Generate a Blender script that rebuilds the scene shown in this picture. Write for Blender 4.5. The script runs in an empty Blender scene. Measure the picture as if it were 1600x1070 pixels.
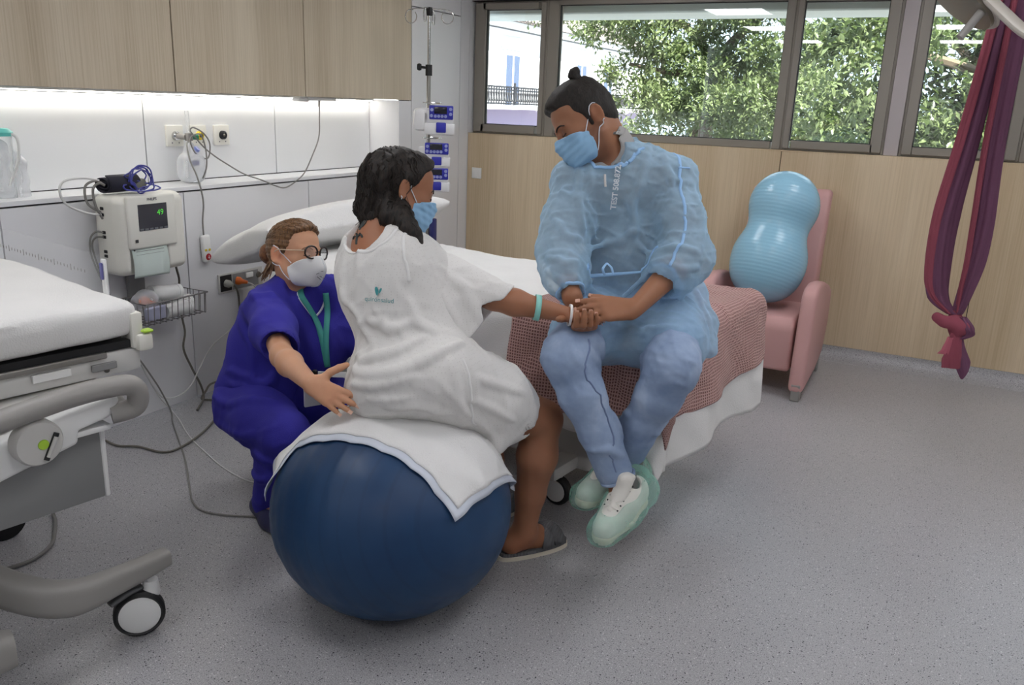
import bpy, bmesh, math, random
import numpy as np
from mathutils import Vector, Matrix

scene = bpy.context.scene
COL = scene.collection
rnd = random.Random(7)
nrs = np.random.RandomState(11)

# ------------------------------------------------------------------ camera
cam_d = bpy.data.cameras.new('camera')
cam = bpy.data.objects.new('camera', cam_d)
COL.objects.link(cam)
_r, _u, _w = (0.88730273, 0.45974993, 0.03638503), (-0.15699111, 0.22691941, 0.96117708), (-0.43364463, 0.85856717, -0.27352287)
cam.matrix_world = Matrix(((_r[0], _u[0], -_w[0], 3.3559), (_r[1], _u[1], -_w[1], -5.7541), (_r[2], _u[2], -_w[2], 1.55), (0, 0, 0, 1)))
cam_d.sensor_width = 36.0
cam_d.lens = 36.0 * 1310.2 / 1600.0
cam_d.clip_start = 0.05
scene.camera = cam

# ------------------------------------------------------------------ world, sun, exposure
world = bpy.data.worlds.new('sky')
scene.world = world
world.use_nodes = True
bg = world.node_tree.nodes['Background']
bg.inputs['Color'].default_value = (0.72, 0.84, 1.0, 1)
bg.inputs['Strength'].default_value = 3.2
sun_d = bpy.data.lights.new('sun', 'SUN')
sun_d.energy = 38.0
sun_d.angle = 0.02
sun_d.color = (1.0, 0.95, 0.86)
sun = bpy.data.objects.new('sun', sun_d)
COL.objects.link(sun)
sun.rotation_euler = Vector((-0.42, 0.52, -0.74)).to_track_quat('-Z', 'Y').to_euler()
scene.view_settings.view_transform = 'Standard'
scene.view_settings.look = 'None'
scene.view_settings.exposure = 0.0
scene.view_settings.gamma = 1.0
scene.view_settings.use_curve_mapping = False
PANEL_STRENGTH = 10.0
LED_STRENGTH = 17.0

# ------------------------------------------------------------------ helpers
def lin(c):
    c = [x / 255.0 for x in c]
    return tuple((x / 12.92 if x <= 0.04045 else ((x + 0.055) / 1.055) ** 2.4) for x in c) + (1.0,)

def mat(name, rgb, rough=0.5, metal=0.0, spec=0.5, sss=0.0, emit=None, estr=0.0, alpha=1.0, sheen=0.0):
    m = bpy.data.materials.new(name)
    m.use_nodes = True
    b = m.node_tree.nodes['Principled BSDF']
    b.inputs['Base Color'].default_value = lin(rgb)
    b.inputs['Roughness'].default_value = rough
    b.inputs['Metallic'].default_value = metal
    b.inputs['Specular IOR Level'].default_value = spec
    b.inputs['Alpha'].default_value = alpha
    if sss:
        b.inputs['Subsurface Weight'].default_value = sss
        b.inputs['Subsurface Radius'].default_value = (0.012, 0.005, 0.003)
    if sheen:
        b.inputs['Sheen Weight'].default_value = sheen
    if emit:
        b.inputs['Emission Color'].default_value = lin(emit)
        b.inputs['Emission Strength'].default_value = estr
    return m

def nd(m, t, **kw):
    n = m.node_tree.nodes.new(t)
    for k, v in kw.items():
        if k in n.inputs:
            n.inputs[k].default_value = v
        else:
            setattr(n, k, v)
    return n

def lk(m, a, b):
    m.node_tree.links.new(a, b)

def pb(m):
    return m.node_tree.nodes['Principled BSDF']

def coords(m, scale=(1, 1, 1), which='Object', rot=(0, 0, 0)):
    tc = nd(m, 'ShaderNodeTexCoord')
    mp = nd(m, 'ShaderNodeMapping')
    mp.inputs['Scale'].default_value = scale
    mp.inputs['Rotation'].default_value = rot
    lk(m, tc.outputs[which], mp.inputs['Vector'])
    return mp.outputs['Vector']

def ramp(m, fac, stops, interp='LINEAR'):
    r = nd(m, 'ShaderNodeValToRGB')
    r.color_ramp.interpolation = interp
    e = r.color_ramp.elements
    while len(e) < len(stops):
        e.new(0.5)
    for i, (p, c) in enumerate(stops):
        e[i].position = p
        e[i].color = lin(c) if len(c) == 3 else c
    lk(m, fac, r.inputs['Fac'])
    return r.outputs['Color']

def bump(m, height, strength=0.2, dist=0.01):
    b = nd(m, 'ShaderNodeBump')
    b.inputs['Strength'].default_value = strength
    b.inputs['Distance'].default_value = dist
    lk(m, height, b.inputs['Height'])
    lk(m, b.outputs['Normal'], pb(m).inputs['Normal'])

def noise(m, vec, scale, detail=3, rough=0.5, out='Fac'):
    n = nd(m, 'ShaderNodeTexNoise', Scale=scale, Detail=detail, Roughness=rough)
    lk(m, vec, n.inputs['Vector'])
    return n.outputs[out]

def ridged(m, vec, scale, detail=4, rough=0.5):
    n = nd(m, 'ShaderNodeTexNoise', noise_type='RIDGED_MULTIFRACTAL', Scale=scale, Detail=detail, Roughness=rough)
    lk(m, vec, n.inputs['Vector'])
    return n.outputs['Fac']

def mixc(m, fac, a, b, mode='MIX'):
    n = nd(m, 'ShaderNodeMix', data_type='RGBA', blend_type=mode)
    for i, v in ((0, fac), (6, a), (7, b)):
        if hasattr(v, 'is_linked') or hasattr(v, 'links'):
            lk(m, v, n.inputs[i])
        elif i == 0:
            n.inputs[i].default_value = v
        else:
            n.inputs[i].default_value = lin(v) if len(v) == 3 else v
    return n.outputs[2]

def cloth_mat(name, rgb, rough=0.85, scale=300, strength=0.12, fold=0.0, vary=0.06, sheen=0.0, crease=0.0, cscale=7.0):
    m = mat(name, rgb, rough, spec=0.25, sheen=sheen)
    v = coords(m)
    n1 = noise(m, v, scale, 2)
    n2 = noise(m, v, 9, 3)
    d = tuple(max(0, c * (1 - vary)) for c in rgb)
    lk(m, mixc(m, n2, d, rgb), pb(m).inputs['Base Color'])
    if crease:
        r_ = ridged(m, coords(m, (1.0, 1.0, 0.75)), cscale, 4)
        mul = nd(m, 'ShaderNodeMath', operation='MULTIPLY_ADD')
        lk(m, r_, mul.inputs[0]); mul.inputs[1].default_value = crease; lk(m, n1, mul.inputs[2])
        bump(m, mul.outputs[0], strength, 0.004)
    elif fold:
        mul = nd(m, 'ShaderNodeMath', operation='MULTIPLY_ADD')
        lk(m, n2, mul.inputs[0]); mul.inputs[1].default_value = fold; lk(m, n1, mul.inputs[2])
        bump(m, mul.outputs[0], strength, 0.004)
    else:
        bump(m, n1, strength, 0.002)
    return m

def mesh_data(name, verts, faces, smooth=True, angle=None):
    me = bpy.data.meshes.new(name)
    if isinstance(faces, np.ndarray):
        verts = np.asarray(verts, np.float32)
        nv, nf, k = len(verts), len(faces), faces.shape[1]
        me.vertices.add(nv)
        me.vertices.foreach_set('co', verts.ravel())
        me.loops.add(nf * k)
        me.loops.foreach_set('vertex_index', faces.astype(np.int32).ravel())
        me.polygons.add(nf)
        me.polygons.foreach_set('loop_start', np.arange(0, nf * k, k, dtype=np.int32))
        me.update(calc_edges=True)
        me.validate()
    else:
        me.from_pydata([tuple(v) for v in verts], [], [tuple(f) for f in faces])
        me.update()
    if smooth:
        me.shade_smooth()
        if angle:
            me.set_sharp_from_angle(angle=math.radians(angle))
    return me

def link(name, me, m=None, parent=None, props=None):
    o = bpy.data.objects.new(name, me)
    COL.objects.link(o)
    if m is not None:
        me.materials.append(m)
    if parent is not None:
        o.parent = parent
        o.matrix_parent_inverse = Matrix.Translation(-Vector(parent.get('_base', parent.location))) if parent.type == 'EMPTY' else Matrix()
    for k, v in (props or {}).items():
        o[k] = v
    return o

def tag(o, label=None, cat=None, group=None, kind=None):
    if label: o['label'] = label
    if cat: o['category'] = cat
    if group: o['group'] = group
    if kind: o['kind'] = kind
    return o

def thing(name, loc, label, cat, group=None):
    o = bpy.data.objects.new(name, None)
    o.empty_display_size = 0.1
    COL.objects.link(o)
    o.location = loc
    return tag(o, label, cat, group)

def dup(root, shift, label=None, rename=None):
    r = root.copy(); COL.objects.link(r); r.location = Vector(root.location) + Vector(shift)
    if label: r['label'] = label
    def rec(src, dst):
        for ch in list(src.children):
            c = ch.copy(); COL.objects.link(c); c.parent = dst
            rec(ch, c)
    rec(root, r)
    return r

class MB:
    """collects shapes into one mesh"""
    def __init__(s, M=None):
        s.bm = bmesh.new(); s.M = M
    def _ap(s, vs, M=None):
        if M is not None: bmesh.ops.transform(s.bm, matrix=M, verts=vs)
        if s.M is not None: bmesh.ops.transform(s.bm, matrix=s.M, verts=vs)
    def box(s, c, size, bev=0.0, seg=2, rot=None):
        g = bmesh.ops.create_cube(s.bm, size=1.0)
        vs = g['verts']
        bmesh.ops.scale(s.bm, vec=size, verts=vs)
        if bev > 0:
            es = list({e for v in vs for e in v.link_edges})
            r = bmesh.ops.bevel(s.bm, geom=es, offset=bev, segments=seg, affect='EDGES', profile=0.5)
            vs = list({v for f in r['faces'] for v in f.verts} | {v for v in vs if v.is_valid})
            allv = set(vs); stack = list(vs)
            while stack:
                v = stack.pop()
                for e in v.link_edges:
                    o = e.other_vert(v)
                    if o not in allv: allv.add(o); stack.append(o)
            vs = list(allv)
        M = Matrix.Translation(c)
        if rot is not None: M = M @ rot.to_4x4()
        s._ap(vs, M)
        return s
    def raw(s, verts, faces):
        vs = [s.bm.verts.new(v) for v in verts]
        for f in faces:
            try: s.bm.faces.new([vs[i] for i in f])
            except ValueError: pass
        s._ap(vs)
        return s
    def prism(s, poly, axis, a0, a1, bev=0.0, seg=2):
        """poly in the plane of the two other axes, extruded along axis between a0 and a1"""
        def P(p, a):
            return {'x': (a, p[0], p[1]), 'y': (p[0], a, p[1]), 'z': (p[0], p[1], a)}[axis]
        n = len(poly)
        va = [s.bm.verts.new(P(p, a0)) for p in poly]; vb = [s.bm.verts.new(P(p, a1)) for p in poly]
        fs = [s.bm.faces.new(va[::-1]), s.bm.faces.new(vb)]
        for i in range(n):
            fs.append(s.bm.faces.new((va[i], va[(i + 1) % n], vb[(i + 1) % n], vb[i])))
        bmesh.ops.recalc_face_normals(s.bm, faces=fs)
        vs = va + vb
        if bev > 0:
            es = list({e for f in fs for e in f.edges})
            r = bmesh.ops.bevel(s.bm, geom=es, offset=bev, segments=seg, affect='EDGES', profile=0.5)
            vs = list({v for f in r['faces'] for v in f.verts})
            allv = set(vs); stack = list(vs)
            while stack:
                v = stack.pop()
                for e in v.link_edges:
                    o = e.other_vert(v)
                    if o not in allv: allv.add(o); stack.append(o)
            vs = list(allv)
        s._ap(vs)
        return s
    def tube(s, pts, r, seg=8, cap=True, closed=False, flat=None):
        pts = [Vector(p) for p in pts]
        n = len(pts)
        rings = []
        rr = r if hasattr(r, '__len__') else [r] * n
        prev = None
        for i, p in enumerate(pts):
            if closed: t = pts[(i + 1) % n] - pts[i - 1]
            else: t = pts[min(i + 1, n - 1)] - pts[max(i - 1, 0)]
            t.normalize()
            if prev is None:
                a = Vector((0, 0, 1)) if abs(t.z) < 0.9 else Vector((1, 0, 0))
                nx = t.cross(a).normalized()
            else:
                nx = (prev - t * prev.dot(t)).normalized()
            prev = nx
            ny = t.cross(nx)
            rings.append([s.bm.verts.new(p + (nx * math.cos(2 * math.pi * k / seg) + ny * math.sin(2 * math.pi * k / seg) * (flat or 1)) * rr[i]) for k in range(seg)])
        for i in range(n if closed else n - 1):
            A, B = rings[i], rings[(i + 1) % n]
            for k in range(seg):
                s.bm.faces.new((A[k], A[(k + 1) % seg], B[(k + 1) % seg], B[k]))
        if cap and not closed:
            s.bm.faces.new(rings[0][::-1]); s.bm.faces.new(rings[-1])
        s._ap([v for q in rings for v in q])
        return s
    def cyl(s, p0, p1, r0, r1=None, seg=20):
        return s.tube([p0, p1], [r0, r0 if r1 is None else r1], seg)
    def lathe(s, prof, c=(0, 0, 0), axis=(0, 0, 1), seg=24):
        q = Vector((0, 0, 1)).rotation_difference(Vector(axis))
        rings = []
        for (r, z) in prof:
            if r < 1e-5: rings.append([s.bm.verts.new(q @ Vector((0, 0, z)) + Vector(c))])
            else: rings.append([s.bm.verts.new(q @ Vector((r * math.cos(2 * math.pi * k / seg), r * math.sin(2 * math.pi * k / seg), z)) + Vector(c)) for k in range(seg)])
        for A, B in zip(rings, rings[1:]):
            for k in range(seg):
                k2 = (k + 1) % seg
                if len(A) == 1 and len(B) == 1: continue
                if len(A) == 1: s.bm.faces.new((A[0], B[k2], B[k]))
                elif len(B) == 1: s.bm.faces.new((A[k], A[k2], B[0]))
                else: s.bm.faces.new((A[k], A[k2], B[k2], B[k]))
        s._ap([v for q_ in rings for v in q_])
        return s
    def build(s, name, m, parent=None, angle=40, smooth=True, props=None):
        bmesh.ops.recalc_face_normals(s.bm, faces=s.bm.faces)
        me = bpy.data.meshes.new(name)
        s.bm.to_mesh(me); s.bm.free()
        if smooth:
            me.shade_smooth()
            if angle: me.set_sharp_from_angle(angle=math.radians(angle))
        return link(name, me, m, parent, props)

def catmull(pts, n=8, closed=False):
    P = [np.array(p, float) for p in pts]
    out = []
    m = len(P)
    rng = range(m if closed else m - 1)
    for i in rng:
        if closed: p0, p1, p2, p3 = P[i - 1], P[i], P[(i + 1) % m], P[(i + 2) % m]
        else: p0, p1, p2, p3 = P[max(i - 1, 0)], P[i], P[i + 1], P[min(i + 2, m - 1)]
        for k in range(n):
            t = k / n
            out.append(0.5 * (2 * p1 + (p2 - p0) * t + (2 * p0 - 5 * p1 + 4 * p2 - p3) * t * t + (3 * p1 - p0 - 3 * p2 + p3) * t ** 3))
    if not closed: out.append(P[-1])
    return [tuple(q) for q in out]

def grid_obj(name, fn, nu, nv, m, parent=None, thick=0.0, uv=None, props=None):
    us = np.linspace(0, 1, nu + 1); vs = np.linspace(0, 1, nv + 1)
    V = np.array([fn(a, b) for a in us for b in vs], float)
    idx = np.arange((nu + 1) * (nv + 1)).reshape(nu + 1, nv + 1)
    Fq = np.stack([idx[:-1, :-1], idx[1:, :-1], idx[1:, 1:], idx[:-1, 1:]], -1).reshape(-1, 4)
    me = mesh_data(name, V, Fq)
    if uv is not None:
        l = me.uv_layers.new(name='UVMap')
        UV = np.array([uv(a, b) for a in us for b in vs], np.float32)
        l.data.foreach_set('uv', UV[Fq.ravel()].ravel())
    o = link(name, me, m, parent, props)
    if thick:
        md = o.modifiers.new('thickness', 'SOLIDIFY'); md.thickness = thick; md.offset = -1
    return o

def text_mesh(body, size, align='CENTER', bold=0.0):
    cu = bpy.data.curves.new('lettering', 'FONT')
    cu.body = body; cu.size = size; cu.align_x = align; cu.align_y = 'CENTER'; cu.offset = bold
    cu.resolution_u = 3
    ob = bpy.data.objects.new('lettering', cu)
    COL.objects.link(ob)
    dg = bpy.context.evaluated_depsgraph_get()
    me = bpy.data.meshes.new_from_object(ob.evaluated_get(dg))
    bpy.data.objects.remove(ob); bpy.data.curves.remove(cu)
    bm = bmesh.new(); bm.from_mesh(me); bmesh.ops.triangulate(bm, faces=bm.faces)
    V = np.array([v.co[:] for v in bm.verts]); Fs = [tuple(v.index for v in f.verts) for f in bm.faces]
    bm.free(); bpy.data.meshes.remove(me)
    return V, Fs

def flat_text(name, body, size, o, ex, ey, m, parent, align='CENTER', bold=0.0):
    V, Fs = text_mesh(body, size, align, bold)
    o, ex, ey = (np.array(a, float) for a in (o, ex, ey))
    W = o + V[:, :1] * ex + V[:, 1:2] * ey
    return link(name, mesh_data(name, W, Fs, smooth=False), m, parent)

# ------------------------------------------------------------------ signed-distance modelling
class Frame:
    def __init__(s, c, fwd, up, k=1.0):
        s.c = np.array(c, float); f = np.array(fwd, float); f /= np.linalg.norm(f)
        u = np.array(up, float); u = u - f * (u @ f); u /= np.linalg.norm(u)
        s.R = np.stack([f, np.cross(u, f), u], 1); s.k = k      # columns: forward, left, up
    def w(s, p):
        return s.c + s.R @ (np.array(p, float) * s.k)
    def d(s, v):
        return s.R @ np.array(v, float)
    def loc(s, P):
        return ((np.asarray(P, float) - s.c) @ s.R) / s.k

class Field:
    def __init__(s, lo, hi, h):
        s.lo = np.array(lo, float); s.h = h
        s.n = np.ceil((np.array(hi, float) - s.lo) / h).astype(int) + 1
        s.d = np.full(s.n, 0.1, np.float32)
        s.ax = [(s.lo[i] + h * np.arange(s.n[i])).astype(np.float32) for i in range(3)]
    def sub(s, lo, hi):
        a = np.clip(np.floor((np.array(lo) - s.lo) / s.h).astype(int), 0, s.n)
        b = np.clip(np.ceil((np.array(hi) - s.lo) / s.h).astype(int) + 1, 0, s.n)
        sl = tuple(slice(i, j) for i, j in zip(a, b))
        return sl, s.ax[0][sl[0]][:, None, None], s.ax[1][sl[1]][None, :, None], s.ax[2][sl[2]][None, None, :]
    def comb(s, sl, e, k, op):
        d = s.d[sl]
        if d.size == 0: return
        if op == '+':
            h = np.maximum(k - np.abs(d - e), 0) / k
            s.d[sl] = np.minimum(d, e) - h * h * k * 0.25
        else:                                   # '-' removes e
            e = -e
            h = np.maximum(k - np.abs(d - e), 0) / k
            s.d[sl] = np.maximum(d, e) + h * h * k * 0.25
    def cone(s, a, b, ra, rb=None, k=0.02, op='+'):
        rb = ra if rb is None else rb
        a = np.array(a, np.float32); b = np.array(b, np.float32)
        m = max(ra, rb) + 0.06 + k
        sl, x, y, z = s.sub(np.minimum(a, b) - m, np.maximum(a, b) + m)
        ba = b - a; L = float(ba @ ba) + 1e-12
        x = x - a[0]; y = y - a[1]; z = z - a[2]
        t = np.clip((x * ba[0] + y * ba[1] + z * ba[2]) / L, 0, 1)
        e = np.sqrt((x - t * ba[0]) ** 2 + (y - t * ba[1]) ** 2 + (z - t * ba[2]) ** 2) - (ra + (rb - ra) * t)
        s.comb(sl, e, k, op); return s
    def chain(s, pts, rs, k=0.02, op='+'):
        for i in range(len(pts) - 1):
            s.cone(pts[i], pts[i + 1], rs[i], rs[i + 1], k, op)
        return s
    def ell(s, c, r, fr=None, k=0.02, op='+'):
        r = np.array(r, np.float32)
        if fr is None: R = np.eye(3, dtype=np.float32)
        elif isinstance(fr, Frame): R = fr.R.astype(np.float32)
        else: R = np.array(fr, np.float32)
        c = np.array(c, np.float32); m = float(r.max()) + 0.06 + k
        sl, x, y, z = s.sub(c - m, c + m)
        x = x - c[0]; y = y - c[1]; z = z - c[2]
        q = [x * R[0, i] + y * R[1, i] + z * R[2, i] for i in range(3)]
        k0 = np.sqrt(sum((q[i] / r[i]) ** 2 for i in range(3))); k1 = np.sqrt(sum((q[i] / r[i] ** 2) ** 2 for i in range(3))) + 1e-9
        s.comb(sl, k0 * (k0 - 1) / k1, k, op); return s
    def rbox(s, c, half, rad, fr=None, k=0.01, op='+'):
        R = np.eye(3, dtype=np.float32) if fr is None else fr.R.astype(np.float32)
        c = np.array(c, np.float32); m = float(np.linalg.norm(half)) + 0.05 + k
        sl, x, y, z = s.sub(c - m, c + m)
        x = x - c[0]; y = y - c[1]; z = z - c[2]
        q = [np.abs(x * R[0, i] + y * R[1, i] + z * R[2, i]) - (half[i] - rad) for i in range(3)]
        e = np.sqrt(sum(np.maximum(v, 0) ** 2 for v in q)) + np.minimum(np.maximum(q[0], np.maximum(q[1], q[2])), 0) - rad
        s.comb(sl, e, k, op); return s
    def plane(s, p, n, k=0.01):
        """removes everything on the side n points to"""
        n = np.array(n, float); n /= np.linalg.norm(n)
        x, y, z = s.ax[0][:, None, None], s.ax[1][None, :, None], s.ax[2][None, None, :]
        e = -((x - p[0]) * n[0] + (y - p[1]) * n[1] + (z - p[2]) * n[2])
        s.comb((slice(None),) * 3, e.astype(np.float32), k, '-'); return s
    def warp(s, fn):
        x, y, z = s.ax[0][:, None, None], s.ax[1][None, :, None], s.ax[2][None, None, :]
        s.d += fn(x, y, z).astype(np.float32); return s
    def at(s, P):
        P = np.atleast_2d(np.asarray(P, float))
        g = np.clip((P - s.lo) / s.h, 0, np.array(s.n) - 1.001)
        i = g.astype(int); f = g - i
        out = 0
        for dx in (0, 1):
            for dy in (0, 1):
                for dz in (0, 1):
                    wgt = (f[:, 0] if dx else 1 - f[:, 0]) * (f[:, 1] if dy else 1 - f[:, 1]) * (f[:, 2] if dz else 1 - f[:, 2])
                    out = out + wgt * s.d[i[:, 0] + dx, i[:, 1] + dy, i[:, 2] + dz]
        return out
    def grad(s, P):
        e = s.h
        g = np.stack([s.at(P + np.eye(3)[i] * e) - s.at(P - np.eye(3)[i] * e) for i in range(3)], 1)
        return g / (np.linalg.norm(g, axis=1, keepdims=True) + 1e-9)
    def snap(s, P, off=0.0, it=6):
        P = np.atleast_2d(np.asarray(P, float)).copy()
        for _ in range(it):
            P -= s.grad(P) * (s.at(P) - off)[:, None] * 0.9
        return P
    def cast(s, P, D, off=0.0, n=160, step=0.004):
        """moves each point along direction D until it meets the surface"""
        P = np.atleast_2d(np.asarray(P, float)).copy(); D = np.array(D, float); D /= np.linalg.norm(D)
        live = np.ones(len(P), bool)
        for _ in range(n):
            v = s.at(P) - off
            live &= v > 0.0005
            if not live.any(): break
            P[live] += D * np.clip(v[live], 0.0008, 0.02)[:, None] * 0.8
        miss = (s.at(P) - off) > 0.01
        if miss.any() and not miss.all():       # a point that slid past the edge stays level with its neighbours
            P[miss] += D * ((P[~miss] @ D).mean() - P[miss] @ D)[:, None]
        return P
    def ridge(s, pts, r=0.012, k=0.03, sink=0.006, op='+', n=5):
        """a cloth fold laid along the surface through the given points"""
        Q = s.snap(np.array(catmull(pts, n)))
        Q = Q - s.grad(Q) * (sink if op == '+' else -sink)
        m = len(Q)
        rs = [r * (0.35 + 0.65 * math.sin(math.pi * (i + 0.5) / m)) for i in range(m)]
        return s.chain(Q, rs, k, op)
    def mesh(s, smooth=2):
        d = s.d; nx, ny, nz = s.n
        ins = d < 0
        c = ins[:-1, :-1, :-1].astype(np.int8)
        cnt = np.zeros((nx - 1, ny - 1, nz - 1), np.int8)
        for a in (0, 1):
            for b in (0, 1):
                for g in (0, 1):
                    cnt += ins[a:nx - 1 + a, b:ny - 1 + b, g:nz - 1 + g]
        act = (cnt > 0) & (cnt < 8)
        I = np.argwhere(act)
        vid = np.full(act.shape, -1, np.int32); vid[act] = np.arange(len(I))
        cor = [(a, b, g) for a in (0, 1) for b in (0, 1) for g in (0, 1)]
        val = {o: d[I[:, 0] + o[0], I[:, 1] + o[1], I[:, 2] + o[2]] for o in cor}
        acc = np.zeros((len(I), 3)); num = np.zeros(len(I))
        for o in cor:
            for ax in range(3):
                if o[ax] == 0:
                    q = list(o); q[ax] = 1; q = tuple(q)
                    va, vb = val[o], val[q]
                    ok = (va < 0) != (vb < 0)
                    t = np.where(ok, va / np.where(ok, va - vb, 1), 0)
                    p = np.array(o, float)[None, :].repeat(len(I), 0); p[:, ax] += t
                    acc += p * ok[:, None]; num += ok
        V = s.lo + (I + acc / num[:, None]) * s.h
        Fs = []
        for ax in range(3):
            o1, o2 = [(1, 2), (2, 0), (0, 1)][ax]
            sl0 = [slice(None)] * 3; sl1 = [slice(None)] * 3
            sl0[ax] = slice(0, -1); sl1[ax] = slice(1, None)
            A = ins[tuple(sl0)]; B = ins[tuple(sl1)]
            E = np.argwhere(A != B)
            lim = np.array([nx, ny, nz]) - 1
            ok = (E[:, o1] > 0) & (E[:, o2] > 0) & (E[:, o1] < lim[o1]) & (E[:, o2] < lim[o2])
            E = E[ok]
            sgn = A[E[:, 0], E[:, 1], E[:, 2]]
            def cell(da, db):
                q = E.copy(); q[:, o1] -= da; q[:, o2] -= db
                return vid[q[:, 0], q[:, 1], q[:, 2]]
            Q = np.stack([cell(1, 1), cell(0, 1), cell(0, 0), cell(1, 0)], 1)
            Q[~sgn] = Q[~sgn][:, ::-1]
            Fs.append(Q)
        Fq = np.concatenate(Fs)
        Fq = Fq[(Fq >= 0).all(1)]
        if smooth:
            e = np.concatenate([Fq[:, [0, 1]], Fq[:, [1, 2]], Fq[:, [2, 3]], Fq[:, [3, 0]]])
            e = np.concatenate([e, e[:, ::-1]])
            deg = np.bincount(e[:, 0], minlength=len(V))[:, None] + 1e-9
            for _ in range(smooth):
                S = np.stack([np.bincount(e[:, 0], V[e[:, 1], i], len(V)) for i in range(3)], 1) / deg
                V = V * 0.45 + S * 0.55
        return V, Fq
    def build(s, name, m, parent=None, smooth=2, color=None, props=None, clean=True):
        V, Fq = s.mesh(smooth)
        if clean:                               # drop stray islands
            e0 = Fq.ravel(); e1 = np.roll(Fq, 1, 1).ravel(); lab = np.arange(len(V))
            while True:
                m_ = np.minimum(lab[e0], lab[e1]); new = lab.copy()
                np.minimum.at(new, e0, m_); np.minimum.at(new, e1, m_); new = new[new]; new = new[new]
                if (new == lab).all(): break
                lab = new
            cnt = np.bincount(lab, minlength=len(V)); big = cnt.max() * (0.9 if name == 'body' else 0.04)
            ok = cnt[lab] >= big
            Fq = Fq[ok[Fq[:, 0]]]; idx = np.cumsum(ok) - 1; V = V[ok]; Fq = idx[Fq]
        me = mesh_data(name, V, Fq)
        if color is not None:
            at = me.color_attributes.new('tint', 'FLOAT_COLOR', 'POINT')
            C = color(V)
            C = np.concatenate([C, np.ones((len(C), 1))], 1).astype(np.float32)
            if len(C) == len(me.vertices):
                at.data.foreach_set('color', C.ravel())
        return link(name, me, m, parent, props)

def sines(k, amp, seed, n=5, aniso=(1, 1, 1)):
    r = np.random.RandomState(seed)
    D = r.normal(size=(n, 3)) * np.array(aniso); D /= np.linalg.norm(D, axis=1, keepdims=True)
    K = k * (0.7 + 0.6 * r.rand(n)); ph = r.rand(n) * 6.28
    def f(x, y, z):
        o = 0
        for i in range(n):
            o = o + np.sin(K[i] * (D[i, 0] * x + D[i, 1] * y + D[i, 2] * z) + ph[i])
        return o * (amp / math.sqrt(n))
    return f

def creases(k, amp, seed, n=4, aniso=(1, 1, 1), low=6.0):
    r = np.random.RandomState(seed)
    D = r.normal(size=(n, 3)) * np.array(aniso); D /= np.linalg.norm(D, axis=1, keepdims=True)
    E_ = r.normal(size=(n, 3)); K = k * (0.7 + 0.6 * r.rand(n)); ph = r.rand(n, 3) * 6.28
    lows = [sines(low, 1.0, seed * 7 + i, 3) for i in range(n)]
    def f(x, y, z):
        o = 0
        for i in range(n):
            w = 1.3 * np.sin(k * 0.35 * (E_[i, 0] * x + E_[i, 1] * y + E_[i, 2] * z) + ph[i, 1])
            v = np.abs(np.sin(0.5 * K[i] * (D[i, 0] * x + D[i, 1] * y + D[i, 2] * z) + w + ph[i, 0]))
            o = o - np.clip(0.55 - v, 0, 1) * np.clip(lows[i](x, y, z) * 0.8 + 0.3, 0, 1)
        return o * amp * 1.8
    return f

# ------------------------------------------------------------------ shared materials
def wood_mat(name, a, b, c, rough=0.45):
    m = mat(name, a, rough, spec=0.4)
    v = coords(m, (9, 9, 0.55))
    n1 = noise(m, v, 1.6, 6, 0.62)
    v2 = coords(m, (60, 60, 0.8))
    n2 = noise(m, v2, 2.0, 3, 0.6)
    v3 = coords(m, (2.2, 2.2, 0.15))
    n3 = noise(m, v3, 1.3, 2)
    c1 = ramp(m, n1, [(0.3, b), (0.5, a), (0.7, c)])
    b2 = tuple(q * 0.93 for q in b)
    c2 = mixc(m, 0.45, c1, ramp(m, n2, [(0.38, b2), (0.58, c)]))
    c3 = mixc(m, 0.42, c2, ramp(m, n3, [(0.38, b2), (0.6, c)]))
    lk(m, c3, pb(m).inputs['Base Color'])
    bump(m, n2, 0.05, 0.002)
    return m

M_wood = wood_mat('light_oak_laminate', (212, 190, 158), (197, 174, 139), (222, 204, 175))
M_woodgrey = wood_mat('grey_oak_laminate', (194, 180, 157), (176, 160, 136), (208, 196, 175))
M_white = mat('white_laminate', (226, 226, 228), 0.32)
M_whitegloss = mat('white_gloss_panel', (228, 229, 230), 0.22)
M_ceil = mat('ceiling_paint', (225, 225, 222), 0.9)
M_black = mat('black_rubber', (22, 22, 24), 0.55)
M_gap = mat('dark_joint', (45, 45, 48), 0.8)
M_chrome = mat('polished_steel', (200, 200, 200), 0.18, 1.0)
M_steel = mat('brushed_steel', (165, 163, 158), 0.35, 1.0)
M_alu = mat('grey_anodised_aluminium', (142, 136, 127), 0.45, 0.1)
M_alul = mat('light_grey_mullion', (176, 168, 168), 0.5, 0.0)
M_ivory = mat('ivory_plastic', (226, 224, 215), 0.35)
M_whiteplastic = mat('white_plastic', (232, 232, 230), 0.35)
M_greyplastic = mat('grey_plastic', (150, 147, 143), 0.45)
M_ltgrey = mat('light_grey_plastic', (198, 196, 192), 0.4)
M_panelgrey = mat('panel_grey', (136, 136, 136), 0.5)
M_red = mat('red_button', (170, 30, 38), 0.4)
M_yellow = mat('yellow_ring', (214, 188, 40), 0.4)
M_orange = mat('orange_plastic', (222, 110, 40), 0.4)
M_green = mat('lime_green_disc', (168, 205, 60), 0.45)
M_teal = mat('teal_plastic', (92, 190, 180), 0.4)
M_blue = mat('device_blue', (38, 42, 160), 0.4)
M_navy = mat('navy_cuff', (28, 28, 44), 0.7)
M_cablegrey = mat('grey_cable', (128, 126, 122), 0.5)
M_cabletan = mat('tan_grey_cable', (112, 108, 98), 0.5)
M_cablewhite = mat('white_cable', (214, 214, 212), 0.45)
M_cableblue = mat('blue_violet_cable', (62, 66, 150), 0.4)
M_screen = mat('dark_screen', (52, 52, 62), 0.15)
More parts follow.
